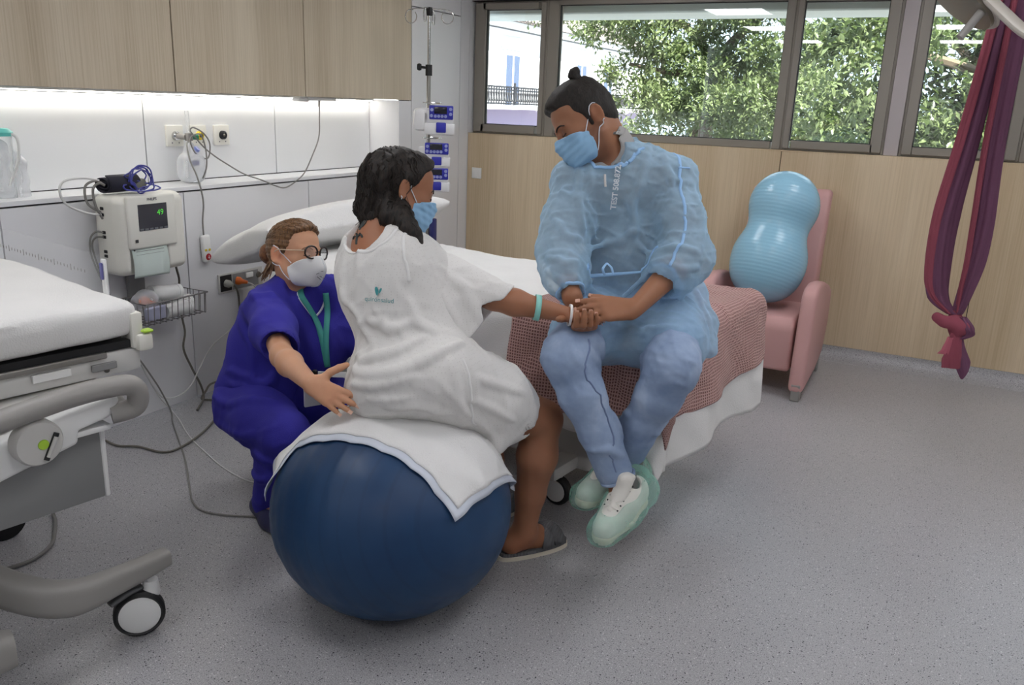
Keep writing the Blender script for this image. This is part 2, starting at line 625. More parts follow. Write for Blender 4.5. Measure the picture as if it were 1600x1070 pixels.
M_bolt = mat('bolt_steel', (120, 118, 112), 0.3, 1.0)

def clear_mat(name, rgb, mix=0.25, rough=0.1, edge=0.5):
    m = mat(name, rgb, rough)
    t = nd(m, 'ShaderNodeBsdfTransparent'); mx = nd(m, 'ShaderNodeMixShader')
    fr = nd(m, 'ShaderNodeLayerWeight', Blend=0.35)
    ad = nd(m, 'ShaderNodeMath', operation='MULTIPLY_ADD', use_clamp=True)
    lk(m, fr.outputs['Facing'], ad.inputs[0]); ad.inputs[1].default_value = edge; ad.inputs[2].default_value = mix
    lk(m, ad.outputs[0], mx.inputs['Fac'])
    lk(m, t.outputs[0], mx.inputs[1]); lk(m, pb(m).outputs[0], mx.inputs[2])
    lk(m, mx.outputs[0], m.node_tree.nodes['Material Output'].inputs['Surface'])
    return m

M_clear = clear_mat('clear_plastic', (225, 230, 232), 0.12, 0.08)
M_acrylic = clear_mat('clear_acrylic', (232, 236, 238), 0.05, 0.05, 0.06)
M_clearbag = clear_mat('crinkled_clear_bag', (228, 230, 234), 0.3, 0.2)

def glass_mat():
    m = mat('window_glass', (255, 255, 255), 0.0)
    nt = m.node_tree
    t = nd(m, 'ShaderNodeBsdfTransparent'); t.inputs['Color'].default_value = (0.93, 0.96, 0.95, 1)
    g = nd(m, 'ShaderNodeBsdfGlossy', Roughness=0.0)
    fr = nd(m, 'ShaderNodeFresnel', IOR=1.5)
    mu = nd(m, 'ShaderNodeMath', operation='MULTIPLY', use_clamp=True); mu.inputs[1].default_value = 1.9
    lk(m, fr.outputs[0], mu.inputs[0])
    mx = nd(m, 'ShaderNodeMixShader')
    lk(m, mu.outputs[0], mx.inputs['Fac']); lk(m, t.outputs[0], mx.inputs[1]); lk(m, g.outputs[0], mx.inputs[2])
    lk(m, mx.outputs[0], nt.nodes['Material Output'].inputs['Surface'])
    return m
M_glass = glass_mat()

def floor_mat():
    m = mat('speckled_vinyl', (150, 150, 152), 0.33, spec=0.4)
    v = coords(m)
    big = noise(m, v, 1.1, 3)
    base = ramp(m, big, [(0.3, (149, 147, 150)), (0.7, (162, 160, 162))])
    n1 = noise(m, v, 240, 2, 0.7)
    c1 = mixc(m, ramp(m, n1, [(0.40, (0, 0, 0)), (0.62, (255, 255, 255))]), base, (182, 181, 183))
    n4 = noise(m, v, 320, 1, 0.5)
    c2 = mixc(m, ramp(m, n4, [(0.60, (0, 0, 0)), (0.68, (255, 255, 255))]), c1, (92, 92, 95))
    def specks(scale, col, thr, prev, rnd_thr):
        vo = nd(m, 'ShaderNodeTexVoronoi', Scale=scale); lk(m, v, vo.inputs['Vector'])
        r = ramp(m, vo.outputs['Distance'], [(thr, (255, 255, 255)), (thr + 0.06, (0, 0, 0))])
        sep = nd(m, 'ShaderNodeSeparateColor'); lk(m, vo.outputs['Color'], sep.inputs[0])
        gt = nd(m, 'ShaderNodeMath', operation='GREATER_THAN'); lk(m, sep.outputs[0], gt.inputs[0]); gt.inputs[1].default_value = rnd_thr
        mu = nd(m, 'ShaderNodeMath', operation='MULTIPLY'); lk(m, r, mu.inputs[0]); lk(m, gt.outputs[0], mu.inputs[1])
        return mixc(m, mu.outputs[0], prev, col)
    c3 = specks(115, (66, 66, 72), 0.17, c2, 0.5)
    c4 = specks(72, (34, 34, 40), 0.14, c3, 0.72)
    c5 = specks(90, (206, 206, 206), 0.16, c4, 0.6)
    lk(m, c5, pb(m).inputs['Base Color'])
    return m
M_floor = floor_mat()

# ================================================================== SETTING
fl = MB().box((3.15, -3.7, -0.03), (6.9, 7.9, 0.06)).build('floor', M_floor, angle=30)
tag(fl, 'grey speckled vinyl hospital floor', kind='structure')
pc = MB().box((3.15, -3.6, 2.56), (7.3, 8.2, 0.12)).build('ceiling', M_ceil); tag(pc, 'white ceiling', kind='structure')

# --- left wall: dark backing, white lower panels, recessed upper panels, ledge
wl = MB().box((-0.045, -3.75, 0.548), (0.05, 7.7, 1.054)).box((-0.28, -4.2, 1.3), (0.04, 6.6, 2.4)).box((-0.045, -0.37, 1.25), (0.05, 0.92, 2.5)).build('wall_left', M_gap)
tag(wl, 'white panelled wall with a lit recess', kind='structure')
seams = [-0.924 - 0.9255 * k for k in range(8)]
G = 0.0035
def lpanel(y0, y1, z0, z1, x1=0.0, m=M_white):
    MB().box((x1 - 0.01, (y0 + y1) / 2, (z0 + z1) / 2), (0.02, y1 - y0 - 2 * G, z1 - z0 - 2 * G)).build('panel', m, wl)
for a, b in zip(seams[1:], seams[:-1]):
    lpanel(a, b, 0.0, 1.072)
    lpanel(a, b, 1.098, 1.53, -0.24, M_whitegloss)
lpanel(-0.924, -0.772, 0.0, 1.546)
lpanel(-0.772, -0.134, 0.0, 2.15)
lpanel(-0.772, -0.134, 2.15, 2.5)
lpanel(-0.134, 0.0, 0.0, 2.5)
MB().box((-0.135, -0.914, 1.32), (0.25, 0.016, 0.45)).build('recess_cheek', M_white, wl)
MB().box((-0.122, -4.15, 1.0865), (0.236, 6.44, 0.021), 0.002, 1).build('ledge', M_whitegloss, wl)

# --- overhead cabinets
cabs = [(-4.626, -3.7005), (-3.7005, -2.775), (-2.775, -1.8495), (-1.8495, -0.772)]
clab = ['grey oak overhead cabinet at the far left edge above the clear canister', 'grey oak overhead cabinet above the white monitor', 'grey oak overhead cabinet above the wall gas outlets', 'grey oak overhead cabinet beside the tall white panel near the drip stand']
for (a, b), l in zip(cabs, clab):
    t = thing('overhead_cabinet', (-0.1, (a + b) / 2, 1.548), l, 'cabinet', 'overhead cabinets')
    MB().box((-0.131, (a + b) / 2, 2.023), (0.222, b - a - 0.004, 0.95)).build('body', M_white, t)
    MB().box((-0.009, (a + b) / 2, 2.023), (0.018, b - a - 0.006, 0.952), 0.0015, 1).build('door', M_woodgrey, t)
M_led = mat('led_strip_light', (255, 255, 255), 0.5, emit=(255, 250, 240), estr=LED_STRENGTH)
t = thing('led_strip', (-0.2, -2.7, 1.53), 'bright white light strip under the overhead cabinets', 'light strip')
MB().box((-0.205, -2.78, 1.5415), (0.03, 3.68, 0.011), 0.002, 1).build('housing', M_ltgrey, t)
MB().box((-0.205, -2.78, 1.5335), (0.022, 3.66, 0.005)).build('diffuser', M_led, t)

# --- window wall
wr = MB().box((3.3, 0.05, 0.66), (6.6, 0.06, 1.318)).box((3.3, 0.09, 2.385), (6.6, 0.14, 0.23)).box((6.05, 0.09, 1.79), (1.1, 0.14, 0.97)).build('wall_right', M_gap)
tag(wr, 'light oak panelled wall below a band of windows', kind='structure')
xs = [0.0, 1.177, 2.354, 3.574, 4.75, 5.93, 6.6]
for a, b in zip(xs[:-1], xs[1:]):
    MB().box(((a + b) / 2, 0.01, (0.085 + 1.318) / 2), (b - a - 0.005, 0.02, 1.318 - 0.085), 0.0015, 1).build('panel', M_wood, wr)
MB().box((3.3, 0.055, 1.3215), (6.6, 0.11, 0.007), 0.001, 1).build('sill_board', M_wood, wr)
MB().box((3.3, 0.012, 2.387), (6.6, 0.02, 0.225)).build('lintel_board', M_white, wr)
MB().box((-0.01, 0.06, 1.25), (0.02, 0.12, 2.5)).build('jamb', M_white, wr)
prof = [(0.0, 0.0), (0.0, 0.085), (-0.006, 0.085)]
for i in range(9):
    a = math.pi / 2 * i / 8
    prof.append((-0.006 - 0.085 * (1 - math.cos(a)), 0.005 + 0.075 * (1 - math.sin(a))))
prof.append((-0.1, 0.0))
cv = MB().prism([(p[0], p[1]) for p in prof], 'x', 0.0, 6.6).build('baseboard_right', M_floor, angle=30)
tag(cv, 'coved speckled vinyl skirting under the oak panels', kind='structure')
for nm, c, s in (('wall_front', (3.15, -7.65, 1.25), (6.9, 0.06, 2.5)), ('wall_side', (6.63, -3.7, 1.25), (0.06, 7.9, 2.5))):
    tag(MB().box(c, s).build(nm, M_white), 'plain white wall behind the viewer' if nm == 'wall_front' else 'plain white wall at the far side of the room', kind='structure')

def window(n, x0, x1, z0, z1, g, sash, label):
    w = MB()
    fw = 0.028 if sash else 0.03
    def ring(mb, a, b, c, d, wl_, wr_, wb, wt, y0, y1, bev=0.003):
        yc, yd = (y0 + y1) / 2, y1 - y0
        mb.box((a + wl_ / 2, yc, (c + d) / 2), (wl_, yd, d - c), bev, 1); mb.box((b - wr_ / 2, yc, (c + d) / 2), (wr_, yd, d - c), bev, 1)
        mb.box(((a + b) / 2, yc, c + wb / 2), (b - a - wl_ - wr_, yd, wb), bev, 1); mb.box(((a + b) / 2, yc, d - wt / 2), (b - a - wl_ - wr_, yd, wt), bev, 1)
    root = thing('window_%d' % n, ((x0 + x1) / 2, 0.09, z0), label, 'window')
    tag(root, kind='structure')
    if sash:
        ring(w, x0, x1, z0, z1, 0.02, 0.02, 0.014, 0.014, 0.055, 0.14); w.build('outer_frame', M_alu, root)
        s = MB(); ring(s, x0 + 0.016, x1 - 0.016, z0 + 0.012, z1 - 0.012, g[0] - x0 - 0.016, x1 - 0.016 - g[1], g[2] - z0 - 0.012, z1 - 0.012 - g[3], 0.035, 0.1)
        s.build('sash', M_alu, root)
        yg = 0.07
    else:
        ring(w, x0, x1, z0, z1, g[0] - x0, x1 - g[1], g[2] - z0, z1 - g[3], 0.055, 0.13); w.build('outer_frame', M_alu, root)
        yg = 0.09
    gk = MB(); ring(gk, g[0] - 0.002, g[1] + 0.002, g[2] - 0.002, g[3] + 0.002, 0.007, 0.007, 0.007, 0.007, yg - 0.012, yg + 0.012, 0); gk.build('gasket', M_black, root)
    MB().box(((g[0] + g[1]) / 2, yg, (g[2] + g[3]) / 2), (g[1] - g[0], 0.006, g[3] - g[2])).build('pane', M_glass, root)
window(1, 0.012, 0.62, 1.326, 2.27, (0.112, 0.568, 1.394, 2.212), True, 'small grey framed window at the left end, beside the drip stand')
window(2, 0.62, 2.33, 1.326, 2.27, (0.70, 2.275, 1.374, 2.238), False, 'widest grey framed window, behind the seated man')
window(3, 2.33, 2.957, 1.326, 2.27, (2.383, 2.875, 1.387, 2.229), True, 'grey framed casement window above the pink armchair')
window(4, 3.04, 3.69, 1.326, 2.27, (3.115, 3.613, 1.384, 2.227), True, 'grey framed casement window behind the hanging purple cloth')
window(5, 3.69, 5.5, 1.326, 2.27, (3.77, 5.44, 1.374, 2.238), False, 'grey framed window cut by the right edge of the picture')
tr = MB().box((2.9985, 0.085, 1.798), (0.083, 0.09, 0.944), 0.002, 1).build('trim_1', M_alul); tag(tr, 'pale grey post between two casement windows', kind='structure')

# --- ceiling luminaires (middle rows seen mirrored in the panes, rear pair added for brightness)
M_diff = mat('ceiling_light_diffuser', (255, 255, 255), 0.5, emit=(252, 252, 255), estr=PANEL_STRENGTH)
k = 0
words = {(1.27, -2.8): 'square ceiling light panel above the blue ball side of the room', (3.25, -2.8): 'square ceiling light panel above the foot of the bed', (5.2, -2.8): 'square ceiling light panel towards the right wall',
         (1.27, -4.5): 'square ceiling light panel above the newborn care table', (3.25, -4.5): 'square ceiling light panel just in front of the viewer', (5.2, -4.5): 'square ceiling light panel right of the viewer',
         (1.27, -1.1): 'square ceiling light panel above the drip stand', (3.25, -1.1): 'square ceiling light panel above the pink armchair', (5.2, -1.1): 'square ceiling light panel near the right end of the windows',
         (1.27, -6.4): 'unseen square ceiling light panel added behind the care table', (3.25, -6.4): 'unseen square ceiling light panel added right behind the viewer'}  # unseen rear pair, added to brighten the sides facing the camera
for (x, y), l in words.items():
    t = thing('ceiling_light', (x, y, 2.49), l, 'ceiling light', 'square ceiling light panels')
    f = MB()
    for dx, dy, sx, sy in ((0.29, 0, 0.02, 0.6), (-0.29, 0, 0.02, 0.6), (0, 0.29, 0.56, 0.02), (0, -0.29, 0.56, 0.02)):
        f.box((x + dx, y + dy, 2.493), (sx, sy, 0.014))
    f.build('frame', M_white, t)
    MB().box((x, y, 2.494), (0.558, 0.558, 0.008)).build('diffuser', M_diff, t)

# ================================================================== OUTSIDE THE WINDOWS
M_ground = mat('street_asphalt', (120, 118, 116), 0.9)
g = MB().box((0, 42, -4.6), (120, 83, 0.2)).build('street_ground', M_ground); tag(g, 'street surface below the windows', kind='structure')
M_sof = mat('soffit_white', (214, 222, 218), 0.8)
so = MB().box((3.0, 0.42, 2.36), (7.0, 0.44, 0.34), 0.01, 1).build('window_hood', M_sof); tag(so, 'pale overhang outside along the top of the windows', 'overhang')

M_stucco = mat('white_stucco', (224, 226, 230), 0.9)
M_lav = mat('shadowed_lavender_stucco', (150, 140, 168), 0.9)  # lavender wall, with the shadow on the lower floor mixed into its colour
M_roof = mat('grey_roof_tile', (120, 112, 110), 0.9)
M_iron = mat('wrought_iron', (14, 15, 24), 0.6)
M_winglass = mat('far_window_glass', (66, 78, 104), 0.1)
FX = -12.0
bl = thing('town_house', (FX - 3, 27, -4.5), 'white town house with iron balcony seen through the left window', 'building')
MB().box((FX - 3, 27, 2.97), (6, 24, 3.0)).build('upper_wall', M_stucco, bl)
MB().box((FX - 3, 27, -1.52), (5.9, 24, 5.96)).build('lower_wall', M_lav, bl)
MB().box((FX + 0.06, 27, 4.05), (0.3, 24, 0.16)).box((FX + 0.18, 27, 4.3), (0.6, 24, 0.22)).build('cornice', M_stucco, bl)
rf = MB().prism([(FX + 0.6, 4.42), (FX - 3, 6.3), (FX - 6.5, 4.42)], 'y', 15, 39).build('roof', M_roof, bl)
for i in range(44):
    MB().tube([(FX + 0.62, 15.4 + i * 0.26, 4.47), (FX - 2.9, 15.4 + i * 0.26, 6.3)], 0.09, 6).build('tile_row', M_roof, rf)
MB().box((FX + 0.35, 27, 1.42), (0.9, 23, 0.14)).build('balcony_slab', M_stucco, bl)
for j, yc in enumerate((20.0, 23.75, 27.1, 30.4, 33.7)):
    w = MB().box((FX + 0.02, yc, 2.42), (0.06, 1.5, 2.1)).box((FX + 0.05, yc, 3.55), (0.16, 1.75, 0.14)).build('window_surround', M_stucco, bl)
    MB().box((FX + 0.055, yc, 2.36), (0.02, 1.06, 1.86)).build('pane', M_winglass, w)
    MB().box((FX + 0.07, yc, 2.36), (0.03, 0.07, 1.86)).build('glazing_bar', M_stucco, w)
rl = MB()
for z in (1.55, 2.02, 2.12): rl.box((FX + 0.75, 27, z), (0.04, 19, 0.06))
for i in range(96):
    y = 18 + i * 0.19
    rl.box((FX + 0.75, y, 1.82), (0.03, 0.05, 0.62))
    rl.tube([(FX + 0.75, y + 0.095 + 0.07 * math.cos(a), 1.78 + 0.15 * math.sin(a)) for a in [2 * math.pi * q / 8 for q in range(8)]], 0.026, 4, closed=True)
for y in (18.2, 22.6, 27, 31.4): rl.box((FX + 0.75, y, 1.85), (0.07, 0.07, 0.85))
rl.build('balcony_railing', M_iron, bl)

def leaf_mat(name, a, b):
    m = mat(name, a, 0.38, spec=0.45)
    v = coords(m)
    n = noise(m, v, 3.0, 3)
    lk(m, mixc(m, n, a, b), pb(m).inputs['Base Color'])
    tr = nd(m, 'ShaderNodeBsdfTranslucent'); tr.inputs['Color'].default_value = lin((96, 116, 62))
    mx = nd(m, 'ShaderNodeMixShader'); mx.inputs['Fac'].default_value = 0.3
    lk(m, pb(m).outputs[0], mx.inputs[1]); lk(m, tr.outputs[0], mx.inputs[2])
    lk(m, mx.outputs[0], m.node_tree.nodes['Material Output'].inputs['Surface'])
    return m
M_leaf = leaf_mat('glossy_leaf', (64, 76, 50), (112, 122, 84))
M_leafd = leaf_mat('shaded_leaf', (24, 34, 22), (44, 56, 36))  # darker leaf colour stands in for shade deep in the foliage
M_bark = mat('bark', (92, 80, 66), 0.9)

def tree(label, base, blobs, n_twig, per, size, m, seed, branches):
    r = np.random.RandomState(seed)
    t = thing('street_tree', (base[0], base[1], -4.5), label, 'tree', 'trees outside the windows')
    tk = MB()
    top = (base[0], base[1], base[2])
    tk.tube(catmull([(base[0], base[1], -4.5), (base[0] + 0.08, base[1], -2), (base[0] - 0.05, base[1] + 0.05, 0.2), top], 5), [0.19 - 0.006 * i for i in range(16)], 8)
    tk.build('trunk', M_bark, t)
    for b in branches:
        q = catmull([top] + [tuple(p) for p in b], 5)
        MB().tube(q, [0.085 - 0.06 * i / len(q) for i in range(len(q))], 6).build('branch', M_bark, t)
    vol = np.array([b[3] * b[4] * b[5] for b in blobs]); vol /= vol.sum()
    which = r.choice(len(blobs), n_twig, p=vol)
    B = np.array(blobs)[which]
    nc = max(12, n_twig // 22)
    which = r.choice(len(blobs), nc, p=vol); Bc = np.array(blobs)[which]
    d = r.normal(size=(nc, 3)); d /= np.linalg.norm(d, axis=1, keepdims=True)
    Cc = Bc[:, :3] + d * Bc[:, 3:6] * (r.rand(nc) ** 0.38)[:, None]
    pick = r.randint(0, nc, n_twig)
    q_ = r.normal(size=(n_twig, 3)); q_ /= np.linalg.norm(q_, axis=1, keepdims=True)
    Tw = Cc[pick] + q_ * (r.rand(n_twig) ** 0.5)[:, None] * np.array((3.2, 3.2, 2.2)) * size * (0.7 + 0.6 * r.rand(nc))[pick][:, None]
    d = d[pick] * 0.5 + q_ * 0.8; d /= np.linalg.norm(d, axis=1, keepdims=True)
    tdir = d + r.normal(size=d.shape) * 0.5; tdir[:, 2] += 0.15; tdir /= np.linalg.norm(tdir, axis=1, keepdims=True)
    P = np.repeat(Tw, per, 0); D = np.repeat(tdir, per, 0)
    N = len(P)
    along = np.tile(np.linspace(-0.5, 0.6, per), n_twig)
    ld = D * 0.55 + r.normal(size=(N, 3)) * 0.55; ld /= np.linalg.norm(ld, axis=1, keepdims=True)
    up = np.array([0, 0, 1.0]) + r.normal(size=(N, 3)) * 0.45
    sd = np.cross(ld, up); sd /= np.linalg.norm(sd, axis=1, keepdims=True) + 1e-9
    nn = np.cross(sd, ld)
    L = size * (0.7 + 0.6 * r.rand(N))[:, None]; W = L * 0.21
    O = P + D * (along * size * 2.2)[:, None] + r.normal(size=(N, 3)) * size * 0.3
    m1 = O + ld * L * 0.5
    V = np.stack([O, m1 + sd * W + nn * W * 0.35, O + ld * L - nn * L * 0.06, m1 - sd * W + nn * W * 0.35, m1], 1).reshape(-1, 3)
    i = np.arange(N)[:, None] * 5
    Fq = np.concatenate([i + [0, 1, 4], i + [1, 2, 4], i + [2, 3, 4], i + [3, 0, 4]], 0)
    o = link('foliage', mesh_data('foliage', V, Fq, smooth=False), m, t)
    o['kind'] = 'stuff'
    return t
tree('broad leafy tree filling the widest window behind the man', (-0.2, 7.9, 2.3), [(-1.2, 7.3, 2.9, 1.15, 0.9, 0.75), (0.3, 7.2, 2.3, 1.3, 0.9, 1.2), (-1.0, 7.0, 1.75, 1.0, 0.8, 0.5), (0.5, 7.6, 3.5, 1.6, 1.0, 0.7), (-2.9, 8.2, 3.25, 0.95, 0.7, 0.32), (0.9, 6.9, 1.5, 1.0, 0.8, 0.7)], 4300, 9, 0.088, M_leaf, 3,
     [[(-0.8, 7.8, 2.9), (-1.9, 8.0, 3.4)], [(0.4, 7.5, 2.8), (1.2, 7.2, 3.3)], [(-0.6, 7.5, 2.1), (-1.3, 7.1, 2.2)]])
tree('nearer tree with large pale leaves outside the casement windows', (4.3, 5.6, 1.6), [(1.9, 4.6, 2.15, 0.62, 0.5, 0.36), (2.3, 4.5, 1.55, 0.7, 0.5, 0.3), (3.3, 4.3, 2.2, 0.6, 0.5, 0.42), (3.35, 4.2, 1.5, 0.55, 0.5, 0.3), (4.1, 4.4, 2.1, 0.7, 0.6, 0.7), (2.6, 4.9, 2.85, 1.2, 0.6, 0.3)], 900, 10, 0.105, M_leaf, 5,
     [[(3.6, 5.0, 2.0), (2.6, 4.7, 2.3)], [(4.2, 4.9, 2.2), (4.2, 4.5, 2.9)], [(3.7, 5.0, 1.7), (3.3, 4.4, 1.6)]])
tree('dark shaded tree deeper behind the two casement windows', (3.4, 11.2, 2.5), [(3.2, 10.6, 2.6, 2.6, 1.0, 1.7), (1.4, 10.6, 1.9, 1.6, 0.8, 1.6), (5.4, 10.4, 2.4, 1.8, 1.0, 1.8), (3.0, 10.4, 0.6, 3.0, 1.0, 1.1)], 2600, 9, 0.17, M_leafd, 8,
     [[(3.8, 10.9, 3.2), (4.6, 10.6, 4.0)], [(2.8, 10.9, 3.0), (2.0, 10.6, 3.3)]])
tree('distant street tree low in the widest window', (-2.6, 15.6, 0.8), [(-2.6, 15.2, 1.5, 1.9, 1.2, 1.1), (-0.6, 15.6, 1.6, 1.7, 1.2, 1.4), (-6.6, 21.0, 1.2, 0.45, 0.6, 0.7)], 900, 9, 0.19, M_leaf, 9,
     [[(-2.2, 15.4, 1.6), (-1.6, 15.2, 2.1)]])

# ================================================================== HOSPITAL BED
M_sheet = cloth_mat('white_bed_linen', (230, 229, 227), 0.85, 220, 0.35, 0, 0.03, 0, 4.0, 3.5)
M_pillow = cloth_mat('white_pillowcase', (232, 231, 229), 0.85, 220, 0.35, 0, 0.03, 0, 4.0, 5.0)
M_matt = mat('white_vinyl_mattress', (215, 215, 213), 0.5)
BP, BE1, BE2 = np.array((0.32, -1.795)), np.array((0.9903, -0.1392)), np.array((-0.1392, -0.9903))
BL, BW, BZ = 2.42, 0.93, 0.80
def bedp(a, b, z):
    p = BP + BE1 * a + BE2 * b
    return (p[0], p[1], z)
BM = Matrix(((BE1[0], -BE2[0], 0, BP[0]), (BE1[1], -BE2[1], 0, BP[1]), (0, 0, 1, 0), (0, 0, 0, 1)))   # local x = along, local -y = across
bed = thing('hospital_bed', bedp(1.2, 0.465, 0), 'hospital bed under white linen with the man sitting on its edge', 'bed')
MB(BM).box((BL / 2 + 0.18, -BW / 2, 0.70), (BL - 0.40, BW - 0.04, 0.17), 0.05, 4).build('mattress', M_matt, bed)
MB(BM).box((BL / 2 + 0.18, -BW / 2, 0.575), (BL - 0.48, BW - 0.16, 0.06), 0.015, 2).build('platform', M_ltgrey, bed)
MB(BM).box((BL / 2 - 0.1, -BW / 2, 0.37), (0.5, 0.36, 0.36), 0.03, 2).build('lift_column', M_ltgrey, bed)
MB(BM).box((BL / 2 + 0.05, -BW / 2, 0.165), (1.6, 0.6, 0.07), 0.025, 3).build('base', M_ltgrey, bed)
for a in (0.60, 1.96):
    for b in (0.16, 0.84):
        c = MB(BM).box((a, -b, 0.165), (0.09, 0.2, 0.06), 0.02, 2).cyl((a, -b, 0.15), (a, -b, 0.1), 0.02).build('caster', M_ltgrey, bed)
        w = MB(BM).lathe([(0.0, -0.02), (0.055, -0.02), (0.062, -0.012), (0.062, 0.012), (0.055, 0.02), (0.0, 0.02)], (a, -b, 0.062), (0, 1, 0), 24).build('wheel', M_black, c)
        MB(BM).lathe([(0.0, -0.024), (0.045, -0.022), (0.045, 0.022), (0.0, 0.024)], (a, -b, 0.062), (0, 1, 0), 20).build('wheel_cap', M_whiteplastic, c)
MB(BM).box((0.26, -0.38, 0.735), (0.36, 0.5, 0.09), 0.03, 3, Matrix.Rotation(0.12, 3, 'Y')).box((0.3, -0.38, 0.62), (0.3, 0.3, 0.10), 0.02, 2).build('head_section', M_matt, bed)

def drape(a, b, a0, a1, b0, b1, top, r, fold=0.0, kf=14.0, ph=0.0):
    """cloth laid over the box [a0,a1]x[b0,b1] with rounded rim, hanging straight down past it"""
    qa, qb = min(max(a, a0), a1), min(max(b, b0), b1)
    oa, ob = a - qa, b - qb
    s = math.hypot(oa, ob)
    if s < 1e-9: return a, b, top, 0.0
    na, nb = oa / s, ob / s
    if s < r * math.pi / 2:
        th = s / r
        return qa + na * r * math.sin(th), qb + nb * r * math.sin(th), top - r * (1 - math.cos(th)), 0.0
    h = s - r * math.pi / 2
    e = r + fold * min(1, h / 0.3) * (1 + math.sin(kf * (qa + qb * 0.9) + ph + 2.2 * math.atan2(nb, na))) + 0.1 * fold * math.sin(31 * (a + b))
    return qa + na * e, qb + nb * e, top - r - h, h

nzs = sines(9, 0.006, 4); _cz = creases(26, 0.006, 17, 4, (1, 1, 0)); _s2 = sines(26, 0.0016, 5)
def nzs2(a, b, c): return _s2(a, b, c) - _cz(np.float64(a), np.float64(b), np.float64(c))
def sheet_fn(u, v):
    a = 0.30 + u * (BL - 0.30 + 0.47); b = -0.35 + v * (BW + 0.35 + 0.42)
    x, y, z, h = drape(a, b, 0.39, BL - 0.03, 0.03, BW - 0.03, BZ, 0.05, 0.022, 13, 0.6)
    z += float(nzs(a, b * 1.2, 0.3)) + float(nzs2(a, b, 0.7))
    z = max(z, 0.27 + 0.04 * math.sin(7 * a))
    p = bedp(x, y, z)
    return p
sh = grid_obj('bed_sheet', sheet_fn, 150, 100, M_sheet, thick=0.003)
tag(sh, 'white sheet draped over the bed and hanging at its foot', 'sheet')

# pillow: a soft cushion lying across the head of the bed, propped up
pf = Field((0.02, -3.0, 0.68), (1.0, -1.4, 1.2), 0.011)
PF = Frame((0.50, -2.22, 0.905), (0.90, -0.19, 0.36), (-0.36, 0, 0.93))
def pil(x, y, z):
    q = np.stack([x + 0 * y + 0 * z, y + 0 * x + 0 * z, z + 0 * x + 0 * y], -1) - PF.c
    q = q @ PF.R
    a, b, c = q[..., 0] / 0.27, q[..., 1] / 0.62, q[..., 2]
    e = np.clip(1 - np.abs(a) ** 3.2, 0, 1) * np.clip(1 - np.abs(b) ** 3.6, 0, 1)
    th = 0.012 + 0.085 * np.sqrt(np.clip(e, 0, 1))
    edge = np.maximum(np.abs(q[..., 0]) - 0.27 * (1 - 0.10 * np.clip(1 - (b) ** 2, 0, 1)), np.abs(q[..., 1]) - 0.62 * (1 - 0.05 * np.clip(1 - a ** 2, 0, 1)))
    wr = sines(22, 0.006, 14)(q[..., 0], q[..., 1] * 0.5, q[..., 2] * 0.3)
    return np.maximum(np.abs(c + 0.03 * (b + 0.2) ** 2) - th + wr * 0.7, edge)
pf.d = pil(pf.ax[0][:, None, None], pf.ax[1][None, :, None], pf.ax[2][None, None, :]).astype(np.float32)
pw = pf.build('pillow', M_pillow, smooth=3); tag(pw, 'big white pillow propped at the head of the bed', 'pillow')

# pink waffle blanket over the foot end
def waffle_mat():
    m = mat('pink_waffle_weave', (196, 146, 142), 0.9, spec=0.15, sheen=0.2)
    tc = nd(m, 'ShaderNodeTexCoord'); sp = nd(m, 'ShaderNodeSeparateXYZ'); lk(m, tc.outputs['UV'], sp.inputs[0])
    def cell(o):
        mu = nd(m, 'ShaderNodeMath', operation='MULTIPLY'); lk(m, o, mu.inputs[0]); mu.inputs[1].default_value = math.pi / 0.0115
        si = nd(m, 'ShaderNodeMath', operation='SINE'); lk(m, mu.outputs[0], si.inputs[0])
        ab = nd(m, 'ShaderNodeMath', operation='ABSOLUTE'); lk(m, si.outputs[0], ab.inputs[0])
        return ab.outputs[0]
    mn = nd(m, 'ShaderNodeMath', operation='MINIMUM'); lk(m, cell(sp.outputs[0]), mn.inputs[0]); lk(m, cell(sp.outputs[1]), mn.inputs[1])
    lk(m, ramp(m, mn.outputs[0], [(0.35, (206, 166, 158)), (0.66, (178, 132, 127)), (0.9, (120, 80, 78))]), pb(m).inputs['Base Color'])
    inv = nd(m, 'ShaderNodeMath', operation='SUBTRACT'); inv.inputs[0].default_value = 1.0; lk(m, mn.outputs[0], inv.inputs[1])
    bump(m, inv.outputs[0], 0.7, 0.006)
    return m
M_waffle = waffle_mat()
def blank_ab(u, v):
    a = 1.76 + u * (BL + 0.27 - 1.76) + 0.04 * math.sin(v * 3)
    b = -0.06 + v * (BW + 0.38 + 0.03 * math.sin(u * 5.0 + 1.0) + 0.06 - 0.10 * u)
    return a, b
def blanket_fn(u, v):
    a, b = blank_ab(u, v)
    x, y, z, h = drape(a, b, 0.035, BL - 0.035, 0.035, BW - 0.035, BZ + 0.014, 0.062, 0.024, 15, 1.5)
    z += float(nzs(a, b * 1.2, 0.3)) + float(nzs2(a, b, 0.7)) * 1.2
    z += 0.022 * math.exp(-((a - 2.05 - 0.1 * b) / 0.05) ** 2) * (0.4 + 0.6 * v) + 0.03 * math.exp(-((v - 1) / 0.06) ** 2) * (h < 0.02)
    return bedp(x, y, z)
bk = grid_obj('waffle_blanket', blanket_fn, 110, 110, M_waffle, thick=0.008, uv=lambda u, v: (blank_ab(u, v)))
tag(bk, 'dusty pink waffle blanket folded over the foot of the bed', 'blanket')

